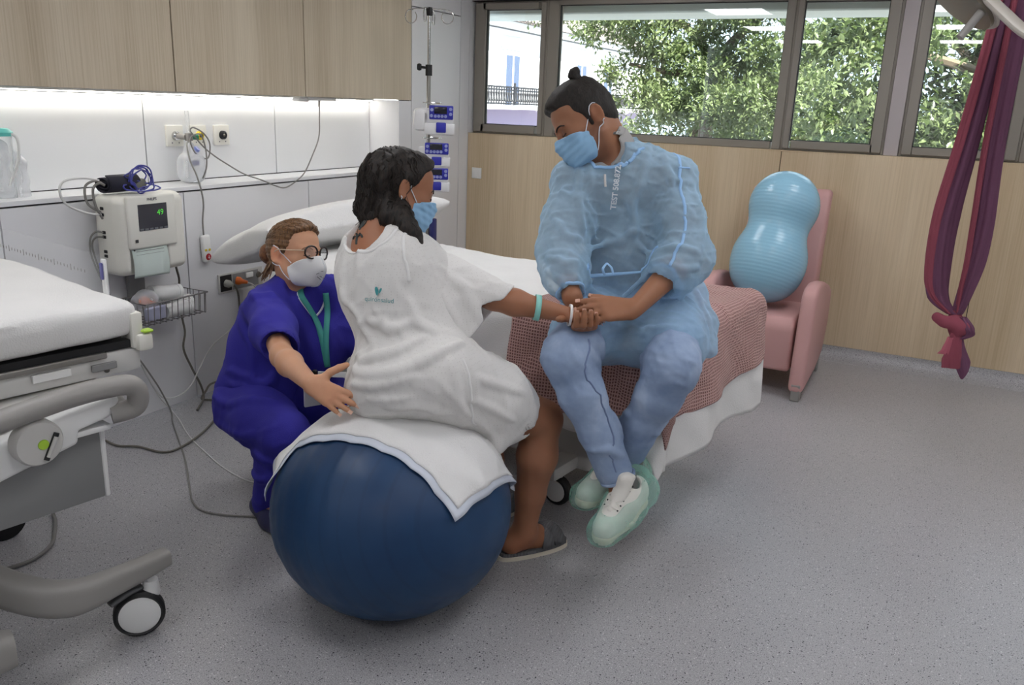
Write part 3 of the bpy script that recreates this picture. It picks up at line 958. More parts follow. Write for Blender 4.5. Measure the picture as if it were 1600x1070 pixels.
# ================================================================== DRIP STAND WITH PUMPS
PX, PY = 0.36, -1.115
iv = thing('drip_stand', (PX, PY, 0), 'tall steel drip stand with wire hooks behind the bed', 'drip stand')
MB().cyl((PX, PY, 0.12), (PX, PY, 1.72), 0.0125).build('lower_pole', M_steel, iv)
MB().cyl((PX, PY, 1.70), (PX, PY, 2.085), 0.0095).build('upper_pole', M_chrome, iv)
ck = MB().cyl((PX, PY, 1.70), (PX, PY, 1.765), 0.021).build('clamp', M_black, iv)
MB().cyl((PX, PY, 1.745), (PX - 0.045, PY - 0.02, 1.75), 0.008).lathe([(0, -0.012), (0.018, -0.012), (0.022, 0), (0.018, 0.012), (0, 0.012)], (PX - 0.055, PY - 0.024, 1.75), (0.9, 0.4, 0), 14).build('clamp_knob', M_black, ck)
MB().box((PX, PY, 2.075), (0.034, 0.034, 0.05), 0.006, 2).build('hook_block', M_black, iv)
for ang in (20, 110, 200, 290):
    a = math.radians(ang); d = Vector((math.cos(a), math.sin(a), 0))
    pts = [Vector((PX, PY, 2.092)) + d * 0.01, Vector((PX, PY, 2.088)) + d * 0.10]
    c0 = Vector((PX, PY, 2.045)) + d * 0.115
    for k in range(11):
        th = math.radians(110 - k * 33)
        pts.append(c0 + d * 0.036 * math.cos(th) + Vector((0, 0, 0.04 * math.sin(th))))
    MB().tube(catmull(pts, 3), 0.0035, 6).build('hook', M_chrome, iv)
b5 = MB()
for k in range(5):
    a = 2 * math.pi * k / 5 + 0.4
    b5.tube([(PX, PY, 0.12), (PX + 0.1 * math.cos(a), PY + 0.1 * math.sin(a), 0.11), (PX + 0.24 * math.cos(a), PY + 0.24 * math.sin(a), 0.075)], [0.022, 0.018, 0.013], 8)
b5.build('star_base', M_ltgrey, iv)
for k in range(5):
    a = 2 * math.pi * k / 5 + 0.4
    c = Vector((PX + 0.24 * math.cos(a), PY + 0.24 * math.sin(a), 0.032))
    MB().lathe([(0, -0.012), (0.03, -0.012), (0.032, 0), (0.03, 0.012), (0, 0.012)], c, (math.cos(a + 1.2), math.sin(a + 1.2), 0), 16).build('caster', M_black, iv)
MB().box((PX + 0.03, PY + 0.02, 0.66), (0.03, 0.055, 0.3), 0.008, 2).build('tube_holder', mat('navy_plastic', (42, 48, 110), 0.4), iv)
for z in (1.537, 1.322):
    MB().tube([(PX + 0.05 * math.cos(q) + 0.015, PY + 0.07 * math.sin(q) + 0.02, z) for q in [2 * math.pi * i / 16 for i in range(16)]], 0.004, 6, closed=True).build('wire_ring', M_chrome, iv)

# pumps: front faces the camera side of the room
PR = Matrix.Rotation(math.radians(30), 3, 'Z')        # local +y is the back
M_pump = mat('pump_white', (222, 222, 224), 0.35)
M_lcd = mat('pump_display', (28, 28, 40), 0.12)
M_btn = mat('pump_button', (150, 158, 205), 0.4)
def pump(z, sx, label, bulky, k=1.0):
    off = PR @ Vector((sx, -0.01, 0))
    t = thing('infusion_pump', (PX + off.x, PY + off.y, z), label, 'infusion pump', 'pumps on the drip stand')
    O = Vector((PX + off.x, PY + off.y, z))
    def W(x, y, zz): return O + PR @ Vector((x, y - 0.075, zz * k))
    def bx(mb, c, s, bev=0.004): return mb.box(W(*c), (s[0], s[1], s[2] * k), bev, 2, PR)
    m = MB(); bx(m, (0.01, 0.0, 0.015), (0.19, 0.09, 0.085), 0.012); bx(m, (0.02, -0.006, 0.0 - 0.055), (0.19, 0.09, 0.07), 0.01)
    if bulky: bx(m, (-0.085, 0.01, 0.0), (0.12, 0.11, 0.14), 0.03)
    m.build('body', M_pump, t)
    f = bx(MB(), (0.03, -0.046, 0.045), (0.148, 0.012, 0.084), 0.006).build('control_panel', M_blue, t)
    bx(MB(), (0.026, -0.053, 0.058), (0.078, 0.006, 0.042), 0.001).build('display', M_lcd, f)
    for i in range(4): MB().lathe([(0, 0.003), (0.0085, 0.003), (0.0095, 0), (0, 0)], W(-0.006 + i * 0.021, -0.052, 0.022), PR @ Vector((0, -1, 0)), 10).build('button', M_btn, f)
    for c in ((0.088, 0.066), (0.088, 0.036), (-0.028, 0.06), (-0.03, 0.025)): MB().lathe([(0, 0.003), (0.009, 0.003), (0.01, 0), (0, 0)], W(c[0], -0.052, c[1]), PR @ Vector((0, -1, 0)), 10).build('button', M_btn, f)
    MB().box(W(0.03, -0.05, -0.045), (0.062, 0.016, 0.062 * k), 0.006, 2, PR).build('syringe_door', M_blue, t)
    MB().box(W(0.02, 0.068, 0.0), (0.05, 0.05, 0.06), 0.008, 2, PR).build('pole_clamp', M_ltgrey, t)
pump(1.437, 0.055, 'bulky white infusion pump with blue panel, topmost on the drip stand', True)
pump(1.226, 0.03, 'white and blue infusion pump in the middle of the drip stand', False, 0.84)
pump(1.071, 0.03, 'white and blue infusion pump, lowest on the drip stand', False, 0.84)

# ================================================================== PINK ARMCHAIR AND PEANUT BALL
M_pink = mat('pink_vinyl_upholstery', (200, 156, 153), 0.5, spec=0.35)
v = coords(M_pink); bump(M_pink, noise(M_pink, v, 260, 2), 0.06, 0.002)
ch = thing('armchair', (2.46, -0.62, 0), 'pink vinyl armchair with rounded arms under the window', 'armchair')
MB().prism([(-0.99, 0.14), (-1.0, 0.40), (-0.97, 0.452), (-0.35, 0.43), (-0.35, 0.14)], 'x', 2.245, 2.71, 0.022, 4).build('seat', M_pink, ch)
MB().prism([(-0.42, 0.40), (-0.34, 0.76), (-0.2, 1.09), (-0.155, 1.115), (-0.115, 1.095), (-0.19, 0.76), (-0.26, 0.3)], 'x', 2.24, 2.72, 0.025, 4).build('backrest', M_pink, ch)
ap = [(-1.075, 0.05), (-1.03, 0.33), (-1.0, 0.52), (-0.975, 0.60), (-0.92, 0.632), (-0.8, 0.640), (-0.62, 0.618), (-0.42, 0.57), (-0.30, 0.53), (-0.27, 0.30), (-0.38, 0.12), (-0.62, 0.07)]
for x0, x1 in ((2.16, 2.24), (2.725, 2.81)):
    MB().prism(ap, 'x', x0, x1, 0.03, 4).build('arm', M_pink, ch)
for x in (2.2, 2.77):
    for y in (-1.04, -0.36):
        MB().prism([(y - 0.02, 0.0), (y + 0.035, 0.0), (y + 0.04, 0.10), (y - 0.03, 0.10)], 'x', x - 0.025, x + 0.025, 0.004, 1).build('foot', M_greyplastic, ch)

M_peanut = mat('sky_blue_rubber', (146, 194, 218), 0.24, spec=0.5)
v = coords(M_peanut, (3, 3, 140)); bump(M_peanut, noise(M_peanut, v, 1.0, 2), 0.12, 0.004)
A, B = Vector((2.47, -0.70, 0.672)), Vector((2.505, -0.565, 1.025))
axd = (B - A).normalized()
prof = []
for i in range(193):
    th = math.pi * i / 192
    s_ = -math.cos(th) * 0.395
    c_ = s_ / 0.395
    r = 0.222 * max(0, 1 - abs(c_) ** 3.6) ** 0.5 * (1 - 0.20 * math.exp(-((s_ - 0.045) / 0.11) ** 2)) * (1 - 0.04 * c_)
    prof.append((max(r * (1 + 0.0035 * math.sin(s_ * 2 * math.pi / 0.021)), 0) if 0 < i < 192 else 0, s_))
pn = MB().lathe(prof, (A + B) / 2, axd, 48).build('peanut_ball', M_peanut, angle=None)
tag(pn, 'light blue peanut-shaped exercise ball leaning in the pink armchair', 'exercise ball')

# ================================================================== HANGING CLOTH AND EXAMINATION LAMP
M_purple = cloth_mat('plum_stretch_cloth', (120, 78, 104), 0.85, 400, 0.3, 0, 0.12, 0, 5.0, 14.0)
M_magenta = cloth_mat('raspberry_stretch_cloth', (156, 80, 96), 0.85, 400, 0.3, 0, 0.12, 0, 5.0, 14.0)
M_pinkcl = cloth_mat('faded_pink_cloth', (190, 104, 120), 0.85, 400, 0.06, 5, 0.12)
hc = thing('hanging_cloth', (3.47, -1.15, 0.3), 'plum and raspberry birthing cloth hanging from the ceiling, knotted below', 'hanging cloth')
def strip(path, wd, dp, seed, name, m, n=10, seg=40, folds=5, tw=0.0):
    r = np.random.RandomState(seed)
    ph = r.rand(4) * 6.28
    pts = catmull(path, n); N = len(pts)
    P = np.array(pts); V = []
    for i in range(N):
        t = i / (N - 1)
        w_ = np.interp(t, np.linspace(0, 1, len(wd)), wd); d_ = np.interp(t, np.linspace(0, 1, len(dp)), dp)
        for k in range(seg):
            a = 2 * math.pi * k / seg
            f = 1 + 0.16 * math.sin(folds * a + ph[0] + 2.0 * t) + 0.10 * math.sin((folds + 4) * a + ph[1] - 3 * t) + 0.06 * math.sin(3 * a + 9 * t + ph[2])
            ca, sa = math.cos(a) * w_ * f, math.sin(a) * d_ * f
            q = tw * t + 0.35
            V.append(P[i] + np.array((math.cos(q) * ca - math.sin(q) * sa, math.sin(q) * ca + math.cos(q) * sa, 0)))
    idx = np.arange(N * seg).reshape(N, seg); nx = np.roll(idx, -1, 1)
    Fq = np.stack([idx[:-1], nx[:-1], nx[1:], idx[1:]], -1).reshape(-1, 4)
    return link(name, mesh_data(name, np.array(V), Fq), m, hc)
strip([(3.452, -1.15, 2.5), (3.442, -1.15, 2.05), (3.405, -1.15, 1.5), (3.365, -1.15, 1.1), (3.37, -1.15, 0.85), (3.395, -1.14, 0.70), (3.47, -1.13, 0.625)], [0.034, 0.036, 0.045, 0.055, 0.052, 0.05, 0.03], [0.03, 0.03, 0.03, 0.032, 0.03, 0.032, 0.03], 2, 'front_loop', M_purple, tw=0.4)
strip([(3.428, -1.185, 2.5), (3.418, -1.185, 2.05), (3.372, -1.18, 1.5), (3.328, -1.18, 1.12), (3.33, -1.18, 0.85), (3.36, -1.17, 0.72), (3.45, -1.15, 0.63)], [0.014, 0.016, 0.02, 0.022, 0.02, 0.016, 0.012], [0.02, 0.02, 0.02, 0.02, 0.02, 0.02, 0.015], 3, 'raspberry_fold', M_magenta, folds=3)
strip([(3.53, -1.13, 2.5), (3.522, -1.13, 2.05), (3.517, -1.13, 1.5), (3.53, -1.13, 1.1), (3.525, -1.13, 0.9), (3.505, -1.13, 0.74), (3.49, -1.13, 0.63)], [0.036, 0.037, 0.036, 0.04, 0.038, 0.03, 0.022], [0.028, 0.028, 0.028, 0.03, 0.03, 0.03, 0.025], 5, 'back_loop', M_purple, tw=-0.3)
strip([(3.492, -1.165, 2.5), (3.484, -1.165, 2.05), (3.476, -1.165, 1.5), (3.485, -1.165, 1.1), (3.49, -1.16, 0.9), (3.485, -1.155, 0.76), (3.485, -1.14, 0.64)], [0.011, 0.012, 0.012, 0.012, 0.012, 0.01, 0.008], [0.016] * 7, 6, 'raspberry_fold', M_magenta, folds=3)
kf = Field((3.3, -1.3, 0.45), (3.65, -1.0, 0.75), 0.005)
kf.chain([(3.40, -1.165, 0.607), (3.46, -1.175, 0.588), (3.52, -1.165, 0.572), (3.545, -1.14, 0.55)], [0.022, 0.03, 0.034, 0.03], 0.02).chain([(3.48, -1.12, 0.625), (3.50, -1.15, 0.565), (3.50, -1.14, 0.52)], [0.03, 0.04, 0.028], 0.02)
kf.warp(sines(95, 0.004, 3))
kf.build('knot', M_magenta, hc)
strip([(3.515, -1.155, 0.62), (3.548, -1.175, 0.575), (3.555, -1.165, 0.54), (3.525, -1.165, 0.515)], [0.02, 0.026, 0.024, 0.015], [0.02] * 4, 8, 'knot_wrap', M_purple)
strip([(3.505, -1.15, 0.54), (3.52, -1.16, 0.47), (3.545, -1.165, 0.40), (3.56, -1.165, 0.345), (3.562, -1.165, 0.31)], [0.024, 0.03, 0.034, 0.02, 0.004], [0.016, 0.016, 0.015, 0.012, 0.004], 9, 'plum_tail', M_purple, folds=4)
strip([(3.50, -1.17, 0.54), (3.505, -1.185, 0.47), (3.505, -1.19, 0.41), (3.508, -1.19, 0.365)], [0.024, 0.034, 0.045, 0.047], [0.014, 0.012, 0.012, 0.01], 10, 'raspberry_tail', M_magenta, folds=4)
strip([(3.48, -1.19, 0.52), (3.472, -1.2, 0.47), (3.465, -1.205, 0.435)], [0.014, 0.022, 0.032], [0.01, 0.01, 0.008], 12, 'pink_tail', M_pinkcl, folds=3)

ex = thing('examination_lamp', (3.42, -1.95, 1.85), 'pale swing-arm examination lamp with grey handle at the top right corner', 'lamp')
M_lampsh = mat('lamp_grey_cream', (196, 190, 180), 0.4)
MB().tube(catmull([(3.36, -1.84, 2.02), (3.44, -1.88, 1.945), (3.53, -1.92, 1.87), (3.66, -1.98, 1.815)], 5), 0.035, 14, flat=0.62).build('arm', M_lampsh, ex)
MB().tube(catmull([(3.56, -1.93, 1.86), (3.60, -1.95, 1.842), (3.66, -1.98, 1.815)], 3), 0.037, 14, flat=0.66).build('joint_sleeve', M_greyplastic, ex)
MB().lathe([(0.0, 0.05), (0.07, 0.045), (0.14, 0.02), (0.165, -0.012), (0.158, -0.02), (0.0, -0.012)], (3.30, -1.74, 2.02), (0.55, 0.25, 0.78), 32).build('lamp_head', M_lampsh, ex)
MB().lathe([(0.0, 0.0), (0.145, -0.012), (0.14, -0.03), (0.0, -0.035)], (3.30, -1.74, 2.015), (0.55, 0.25, 0.78), 32).build('reflector', mat('lamp_reflector', (120, 112, 98), 0.3, 0.3), ex)
MB().cyl((3.36, -1.82, 1.96), (3.30, -1.86, 1.862), 0.017, 0.015, 14).build('handle', M_greyplastic, ex)
MB().cyl((3.62, -1.97, 1.83), (3.62, -1.97, 2.5), 0.02, seg=14).build('drop_tube', M_lampsh, ex)

# light switch
sw = thing('light_switch', (0.09, -0.01, 1.025), 'white square light switch on the oak panel', 'switch')
MB().box((0.09, -0.006, 1.025), (0.082, 0.012, 0.082), 0.003, 2).build('plate', M_whiteplastic, sw)
MB().box((0.09, -0.013, 1.025), (0.056, 0.006, 0.056), 0.002, 2).build('rocker', M_whiteplastic, sw)

# ================================================================== BLUE EXERCISE BALL AND PAD
M_ball = mat('navy_blue_rubber', (24, 62, 108), 0.45, spec=0.4)
v = coords(M_ball); nn_ = noise(M_ball, v, 4, 4)
vm_ = nd(M_ball, 'ShaderNodeVectorMath', operation='DOT_PRODUCT'); lk(M_ball, v, vm_.inputs[0]); vm_.inputs[1].default_value = Vector((0.93, -0.20, 0.30)).normalized()
mm_ = nd(M_ball, 'ShaderNodeMath', operation='MULTIPLY'); lk(M_ball, vm_.outputs['Value'], mm_.inputs[0]); mm_.inputs[1].default_value = 2 * math.pi / 0.0525
ss_ = nd(M_ball, 'ShaderNodeMath', operation='SINE'); lk(M_ball, mm_.outputs[0], ss_.inputs[0])
lk(M_ball, mixc(M_ball, ramp(M_ball, ss_.outputs[0], [(0.80, (0, 0, 0)), (0.97, (110, 110, 110))]), ramp(M_ball, nn_, [(0.3, (20, 50, 86)), (0.7, (29, 66, 104))]), (12, 30, 56)), pb(M_ball).inputs['Base Color'])
lk(M_ball, ramp(M_ball, noise(M_ball, v, 14, 4), [(0.3, (165, 165, 165)), (0.7, (190, 190, 190))]), pb(M_ball).inputs['Roughness'])
BC, BR, BH = Vector((1.966, -3.787, 0.327)), 0.371, 0.327
ball_axis = Vector((0.93, -0.20, 0.30)).normalized()
bm = bmesh.new(); bmesh.ops.create_uvsphere(bm, u_segments=128, v_segments=64, radius=1.0)
for vtx in bm.verts:
    p = vtx.co.normalized()
    s_ = p.dot(ball_axis)
    rid = 0.0
    for c_ in (-0.62, -0.5, -0.36, -0.22, -0.08, 0.06, 0.2, 0.34): rid += math.exp(-((s_ - c_) / 0.018) ** 2)
    k_ = 1 + 0.006 * min(rid, 1)
    z = p.z
    zz = z * BH if z < 0 else z * (BH - 0.006)
    if z < -0.93: zz = -BH * (0.93 + (-(z) - 0.93) * 0.4) * 1.0 / 0.958
    vtx.co = Vector((p.x * BR * k_, p.y * BR * k_, max(zz * k_, -BH))) + BC
me = bpy.data.meshes.new('exercise_ball'); bm.to_mesh(me); bm.free(); me.shade_smooth()
bl_ = link('exercise_ball', me, M_ball); tag(bl_, 'large navy blue exercise ball the woman sits on', 'exercise ball')

M_pad = cloth_mat('white_absorbent_pad', (230, 229, 228), 0.8, 200, 0.35, 0, 0.03, 0, 4.0, 9.0)
M_padedge = mat('pale_blue_pad_film', (206, 212, 224), 0.45)
PD1, PD2 = Vector((1, 0, 0)), Vector((0, 1, 0))
def pad_pt(s, t, lift=0.0):
    """geodesic-like wrap of a flat pad over the top of the ball"""
    x, y = PD1.x * s + PD2.x * t, PD1.y * s + PD2.y * t
    r = math.hypot(x, y); a = r / 0.36
    ca, sa = math.cos(a), math.sin(a)
    ux, uy = (x / r, y / r) if r > 1e-6 else (1, 0)
    wv = 0.004 + 0.011 * max(0, r - 0.2) / 0.2 * (1 + math.sin(23 * s + 13 * t)) * (0.6 + 0.4 * math.sin(41 * t - 9 * s)) + lift
    R1, H1 = BR + wv, BH + wv
    return (BC.x + ux * sa * R1, BC.y + uy * sa * R1, BC.z + ca * H1)
PS0, PS1, PT0, PT1 = -0.36, 0.405, -0.20, 0.40
def pad_edge(u, v):
    s = PS0 + u * (PS1 - PS0); t = PT0 + v * (PT1 - PT0)
    t += (0.010 * math.sin(9 * s) + 0.006 * abs(math.sin(31 * s)) - 0.16 * max(0, -0.24 - s) / 0.12) * (1 - v); s += 0.012 * math.sin(8 * t + 1) * u
    return s, t
pad = thing('absorbent_pad', (BC.x, BC.y, 0.65), 'white absorbent pad with pale blue border draped over the blue ball', 'pad')
grid_obj('film', lambda u, v: pad_pt(*pad_edge(u, v)), 60, 50, M_padedge, pad, thick=0.002)
grid_obj('quilted_centre', lambda u, v: pad_pt(*pad_edge(0.032 + 0.936 * u, 0.042 + 0.916 * v), 0.003 + 0.002 * math.sin(40 * u) * math.sin(30 * v)), 60, 50, M_pad, pad, thick=0.002)

# ================================================================== NEWBORN CARE TABLE (left foreground)
TO, TU, TV = Vector((1.12, -3.98, 0)), Vector((-0.19, -0.982, 0)), Vector((0.982, -0.19, 0))
TM = Matrix(((TV.x, -TU.x, 0, TO.x), (TV.y, -TU.y, 0, TO.y), (0, 0, 1, 0), (0, 0, 0, 1)))      # local (v, -u, z)
def T(v, u, z): return (v, -u, z)
nt = thing('newborn_care_table', TO + TV * -0.3 + TU * 0.5, 'wheeled newborn care table with white mattress at the left edge', 'care table')
mf = Field((-1.1, -1.1, 0.80), (0.4, -0.05, 1.05), 0.012)
mf.rbox((-0.37, -0.56, 0.915), (0.63, 0.43, 0.052), 0.03)
mf.ell((-0.37, -0.56, 0.945), (0.6, 0.42, 0.03), k=0.03)
mf.warp(lambda x, y, z: sines(14, 0.005, 21)(x, y, z * 0.5) + sines(40, 0.0016, 22)(x, y, z))
V_, F_ = mf.mesh(3)
V_ = V_ @ np.array(TM.to_3x3()).T + np.array(TO)
link('mattress', mesh_data('mattress', V_, F_), M_sheet, nt)
M_deck = mat('table_white_enamel', (206, 205, 202), 0.4)
MB(TM).box(T(-0.38, 0.56, 0.80), (1.27, 0.85, 0.07), 0.012, 2).build('deck', M_deck, nt)
MB(TM).box(T(-0.38, 0.56, 0.848), (1.262, 0.84, 0.022)).build('black_groove', M_black, nt)
MB(TM).box(T(0.262, 0.60, 0.832), (0.014, 0.72, 0.018), 0.003, 1).build('side_rail', M_steel, nt)
MB(TM).box(T(0.262, 0.39, 0.805), (0.006, 0.1, 0.022), 0.001, 1).build('type_plate', M_whiteplastic, nt)
MB(TM).box(T(0.264, 0.25, 0.800), (0.01, 0.07, 0.02), 0.002, 1).build('slot_cover', M_panelgrey, nt)
bk_ = MB(TM).box(T(0.24, 0.145, 0.885), (0.05, 0.035, 0.105), 0.006, 2).box(T(0.262, 0.13, 0.85), (0.04, 0.045, 0.05), 0.01, 2).build('corner_bracket', M_ivory, nt)
MB(TM).box(T(0.27, 0.122, 0.882), (0.03, 0.03, 0.008), 0.003, 1).build('release_tab', M_green, bk_)
MB(TM).lathe([(0, 0), (0.008, 0), (0.006, 0.006), (0, 0.008)], T(0.255, 0.24, 0.785), (1, 0, 0), 12).build('screw', M_bolt, nt)
MB(TM).box(T(-0.42, 0.15, 0.995), (1.10, 0.006, 0.17), 0.002, 1).build('acrylic_guard', M_acrylic, nt)
sm_ = MB(TM)
for i in range(40):
    sm_.box(T(-0.86 + i * 0.022, 0.1545, 1.02 - 0.0 * i), (0.0022, 0.0012, 0.02 if i % 5 == 0 else 0.009))
sm_.build('ruler_print', M_greyplastic, nt)
MB(TM).box(T(0.10, 0.145, 0.99), (0.02, 0.012, 0.16), 0.004, 2).build('guard_post', M_whiteplastic, nt)
MB(TM).box(T(0.104, 0.155, 1.035), (0.014, 0.006, 0.05), 0.002, 1).build('blue_marker', mat('violet_blue_label', (92, 92, 150), 0.5), nt)
MB(TM).prism([(-0.97, 0.74), (-0.28, 0.765), (-0.25, 0.755), (-0.22, 0.70), (-0.97, 0.66)], 'x', -0.1, 0.33, 0.012, 3).build('drawer_cover', M_ltgrey, nt)
hp = catmull([T(0.385, 1.02, 0.70), T(0.40, 0.75, 0.738), T(0.40, 0.55, 0.768), T(0.40, 0.40, 0.785), T(0.40, 0.29, 0.785), T(0.395, 0.242, 0.772), T(0.39, 0.225, 0.74), T(0.38, 0.235, 0.705), T(0.36, 0.29, 0.695)], 6)
MB(TM).tube(hp, 0.0285, 16).build('grab_handle', M_greyplastic, nt)
MB(TM).prism([(-0.97, 0.47), (-0.97, 0.60), (-0.577, 0.698), (-0.40, 0.735), (-0.28, 0.752), (-0.265, 0.735), (-0.285, 0.705), (-0.30, 0.69), (-0.385, 0.675), (-0.388, 0.64), (-0.586, 0.595)], 'x', 0.27, 0.375, 0.012, 3).build('side_cover', M_whiteplastic, nt)
MB(TM).box(T(0.32, 0.345, 0.658), (0.075, 0.11, 0.018), 0.006, 2).build('drawer_front', M_whiteplastic, nt)
kn = MB(TM).lathe([(0, 0), (0.0605, 0), (0.0605, 0.03), (0.055, 0.038), (0, 0.04)], T(0.375, 0.499, 0.685), (1, 0, 0), 40).build('control_knob', M_ltgrey, nt)
MB(TM).lathe([(0, 0), (0.0135, 0), (0.0125, 0.003), (0, 0.003)], T(0.415, 0.492, 0.682), (1, 0, 0), 24).build('green_spot', M_green, kn)
MB(TM).tube([T(0.417, 0.458, 0.705), T(0.417, 0.490, 0.640)], 0.007, 10).build('pointer_groove', M_black, kn)
MB(TM).tube([T(0.421, 0.462, 0.697), T(0.421, 0.486, 0.648)], 0.0055, 10).build('pointer', M_ltgrey, kn)
MB(TM).box(T(0.0, 0.64, 0.53), (0.6, 0.69, 0.20), 0.008, 2).build('lower_cabinet', M_panelgrey, nt)
MB(TM).box(T(0.296, 0.292, 0.53), (0.012, 0.014, 0.2), 0.003, 1).build('edge_trim', M_whiteplastic, nt)
MB(TM).box(T(-0.25, 0.70, 0.30), (0.24, 0.3, 0.3), 0.02, 2).build('lift_column', M_panelgrey, nt)
def leg(path, hs, ws, name):
    pts = np.array(catmull(path, 6)); N = len(pts); V = []; seg = 16
    for i in range(N):
        t = pts[min(i + 1, N - 1)] - pts[max(i - 1, 0)]; t[2] = 0; t /= np.linalg.norm(t)
        nx = np.array((-t[1], t[0], 0)); f = i / (N - 1)
        h = np.interp(f, np.linspace(0, 1, len(hs)), hs); w = np.interp(f, np.linspace(0, 1, len(ws)), ws)
        for k in range(seg):
            a = 2 * math.pi * (k + 0.5) / seg
            c, s_ = math.cos(a), math.sin(a)
            c = math.copysign(abs(c) ** 0.55, c); s_ = math.copysign(abs(s_) ** 0.55, s_)
            V.append(pts[i] + nx * c * w / 2 + np.array((0, 0, s_ * h / 2)))
    fs = [(i * seg + k, i * seg + (k + 1) % seg, (i + 1) * seg + (k + 1) % seg, (i + 1) * seg + k) for i in range(N - 1) for k in range(seg)] + [tuple(range(seg))[::-1], tuple((N - 1) * seg + k for k in range(seg))]
    return MB(TM).raw([tuple(p) for p in V], fs).build(name, M_greyplastic, nt, angle=50)
leg([T(-0.28, 0.80, 0.30), T(0.1, 0.66, 0.29), T(0.30, 0.55, 0.235), T(0.37, 0.455, 0.205), T(0.378, 0.33, 0.205), T(0.376, 0.175, 0.215)], [0.1, 0.1, 0.1, 0.1, 0.075, 0.05], [0.08, 0.08, 0.075, 0.07, 0.06, 0.055], 'base_leg')
leg([T(-0.28, 1.1, 0.28), T(0.1, 1.0, 0.25), T(0.30, 0.84, 0.2), T(0.40, 0.70, 0.17), T(0.42, 0.625, 0.165)], [0.1, 0.1, 0.1, 0.11, 0.09], [0.08, 0.08, 0.08, 0.085, 0.07], 'base_leg')
cz = MB(TM).cyl(T(0.376, 0.232, 0.19), T(0.376, 0.232, 0.15), 0.013).tube([T(0.376, 0.232, 0.165), T(0.376, 0.232, 0.125), T(0.376, 0.242, 0.10)], [0.021, 0.026, 0.026], 16).build('caster', M_whiteplastic, nt)
wax = (TM.to_3x3().inverted() @ Vector((0.80, -0.60, 0))).normalized()
wc = Vector(T(0.374, 0.272, 0.071))
MB(TM).lathe([(0.0, -0.021), (0.060, -0.021), (0.071, -0.012), (0.071, 0.012), (0.062, 0.022), (0.058, 0.018), (0, 0.018)], wc, wax, 40).build('tyre', M_black, cz)
MB(TM).lathe([(0.0, 0.024), (0.045, 0.023), (0.0575, 0.018), (0.0575, -0.024), (0.0, -0.024)], wc, wax, 40).build('wheel_cap', M_whiteplastic, cz)
MB(TM).tube([T(0.365, 0.26, 0.15), T(0.372, 0.31, 0.152), T(0.374, 0.355, 0.135)], [0.02, 0.022, 0.014], 10, flat=0.5).build('brake_pedal', mat('dark_grey_pedal', (70, 70, 72), 0.5), cz)
MB(TM).lathe([(0, -0.02), (0.071, -0.02), (0.071, 0.02), (0, 0.02)], T(-0.5, 0.3, 0.071), (1, 0, 0), 24).build('tyre', M_black, nt)

# ================================================================== FETAL MONITOR ON THE WALL
mo = thing('patient_monitor', (0.1, -3.12, 0.75), 'ivory patient monitor with small screen showing 49, on the wall', 'monitor')
mfd = Field((0.0, -3.36, 0.70), (0.26, -2.88, 1.16), 0.005)
mfd.rbox((0.095, -3.115, 0.925), (0.078, 0.185, 0.178), 0.035)
mfd.rbox((0.14, -3.115, 0.925), (0.055, 0.172, 0.17), 0.03, k=0.02)
mfd.rbox((0.20, -3.155, 0.78), (0.022, 0.10, 0.13), 0.01, k=0.01, op='-')
mfd.build('housing', M_ivory, mo)
MB().box((0.196, -3.137, 0.985), (0.022, 0.26, 0.235), 0.010, 3).build('display_bezel', M_ivory, mo)
sc_ = MB().box((0.2075, -3.137, 1.005), (0.004, 0.155, 0.116), 0.001, 1).build('screen', M_screen, mo)
M_glow = mat('green_digits', (90, 220, 70), 0.5, emit=(70, 200, 60), estr=0.5)
M_ink = mat('grey_print', (96, 96, 100), 0.6)
flat_text('reading', '49', 0.036, (0.2105, -3.098, 1.022), (0, 1, 0), (0, 0, 1), M_glow, sc_)
flat_text('maker_name', 'PHILIPS', 0.0165, (0.208, -3.137, 1.083), (0, 1, 0), (0, 0, 1), M_ink, mo, bold=0.0005)
for i in range(6):
    MB().box((0.2105, -3.203 + i * 0.026, 0.953), (0.001, 0.018, 0.008)).build('screen_key', mat('soft_key', (96, 98, 104), 0.4) if i == 0 else bpy.data.materials['soft_key'], sc_)
MB().box((0.208, -3.232, 0.905), (0.003, 0.016, 0.014), 0.001, 1).build('power_key', mat('dark_key', (50, 50, 52), 0.4), mo)
pp = grid_obj('chart_paper', lambda u, v: (0.194 + 0.012 * math.sin(v * 2.6) + 0.003 * u, -3.255 + 0.188 * u, 0.875 - 0.135 * v - 0.004 * u), 4, 12, mat('pale_green_paper', (206, 218, 212), 0.8), mo, thick=0.001)
MB().box((0.2065, -3.165, 0.858), (0.001, 0.15, 0.002)).box((0.207, -3.165, 0.843), (0.001, 0.15, 0.001)).build('paper_print', M_ink, pp)
for z in (0.865, 0.755): MB().lathe([(0, 0.001), (0.004, 0.001), (0.004, 0), (0, 0)], (0.2025, -3.245, z), (1, 0, 0), 10).build('paper_hole', M_black, pp)
for z in (1.045, 1.018, 0.94, 0.92, 0.855, 0.835):
    MB().box((0.085, -3.299, z), (0.022, 0.008, 0.014), 0.002, 1).build('port', M_black, mo)
cu = thing('blood_pressure_cuff', (0.09, -3.2, 1.115), 'rolled black blood pressure cuff on top of the monitor', 'cuff')
cv_ = []
for i in range(40):
    a = i / 39 * 4.4 * math.pi; r = 0.012 + 0.0055 * a / math.pi * 1.3
    cv_.append((r * math.cos(a) * 1.25, r * math.sin(a)))
vs_ = []; fs_ = []
for i, (a, b) in enumerate(cv_):
    for j, y in enumerate((-3.285, -3.12)): vs_.append((0.085 + a, y + 0.02 * math.sin(i * 0.3) * (j * 2 - 1) * 0.3, 1.147 + b))
for i in range(39): fs_.append((2 * i, 2 * i + 1, 2 * i + 3, 2 * i + 2))
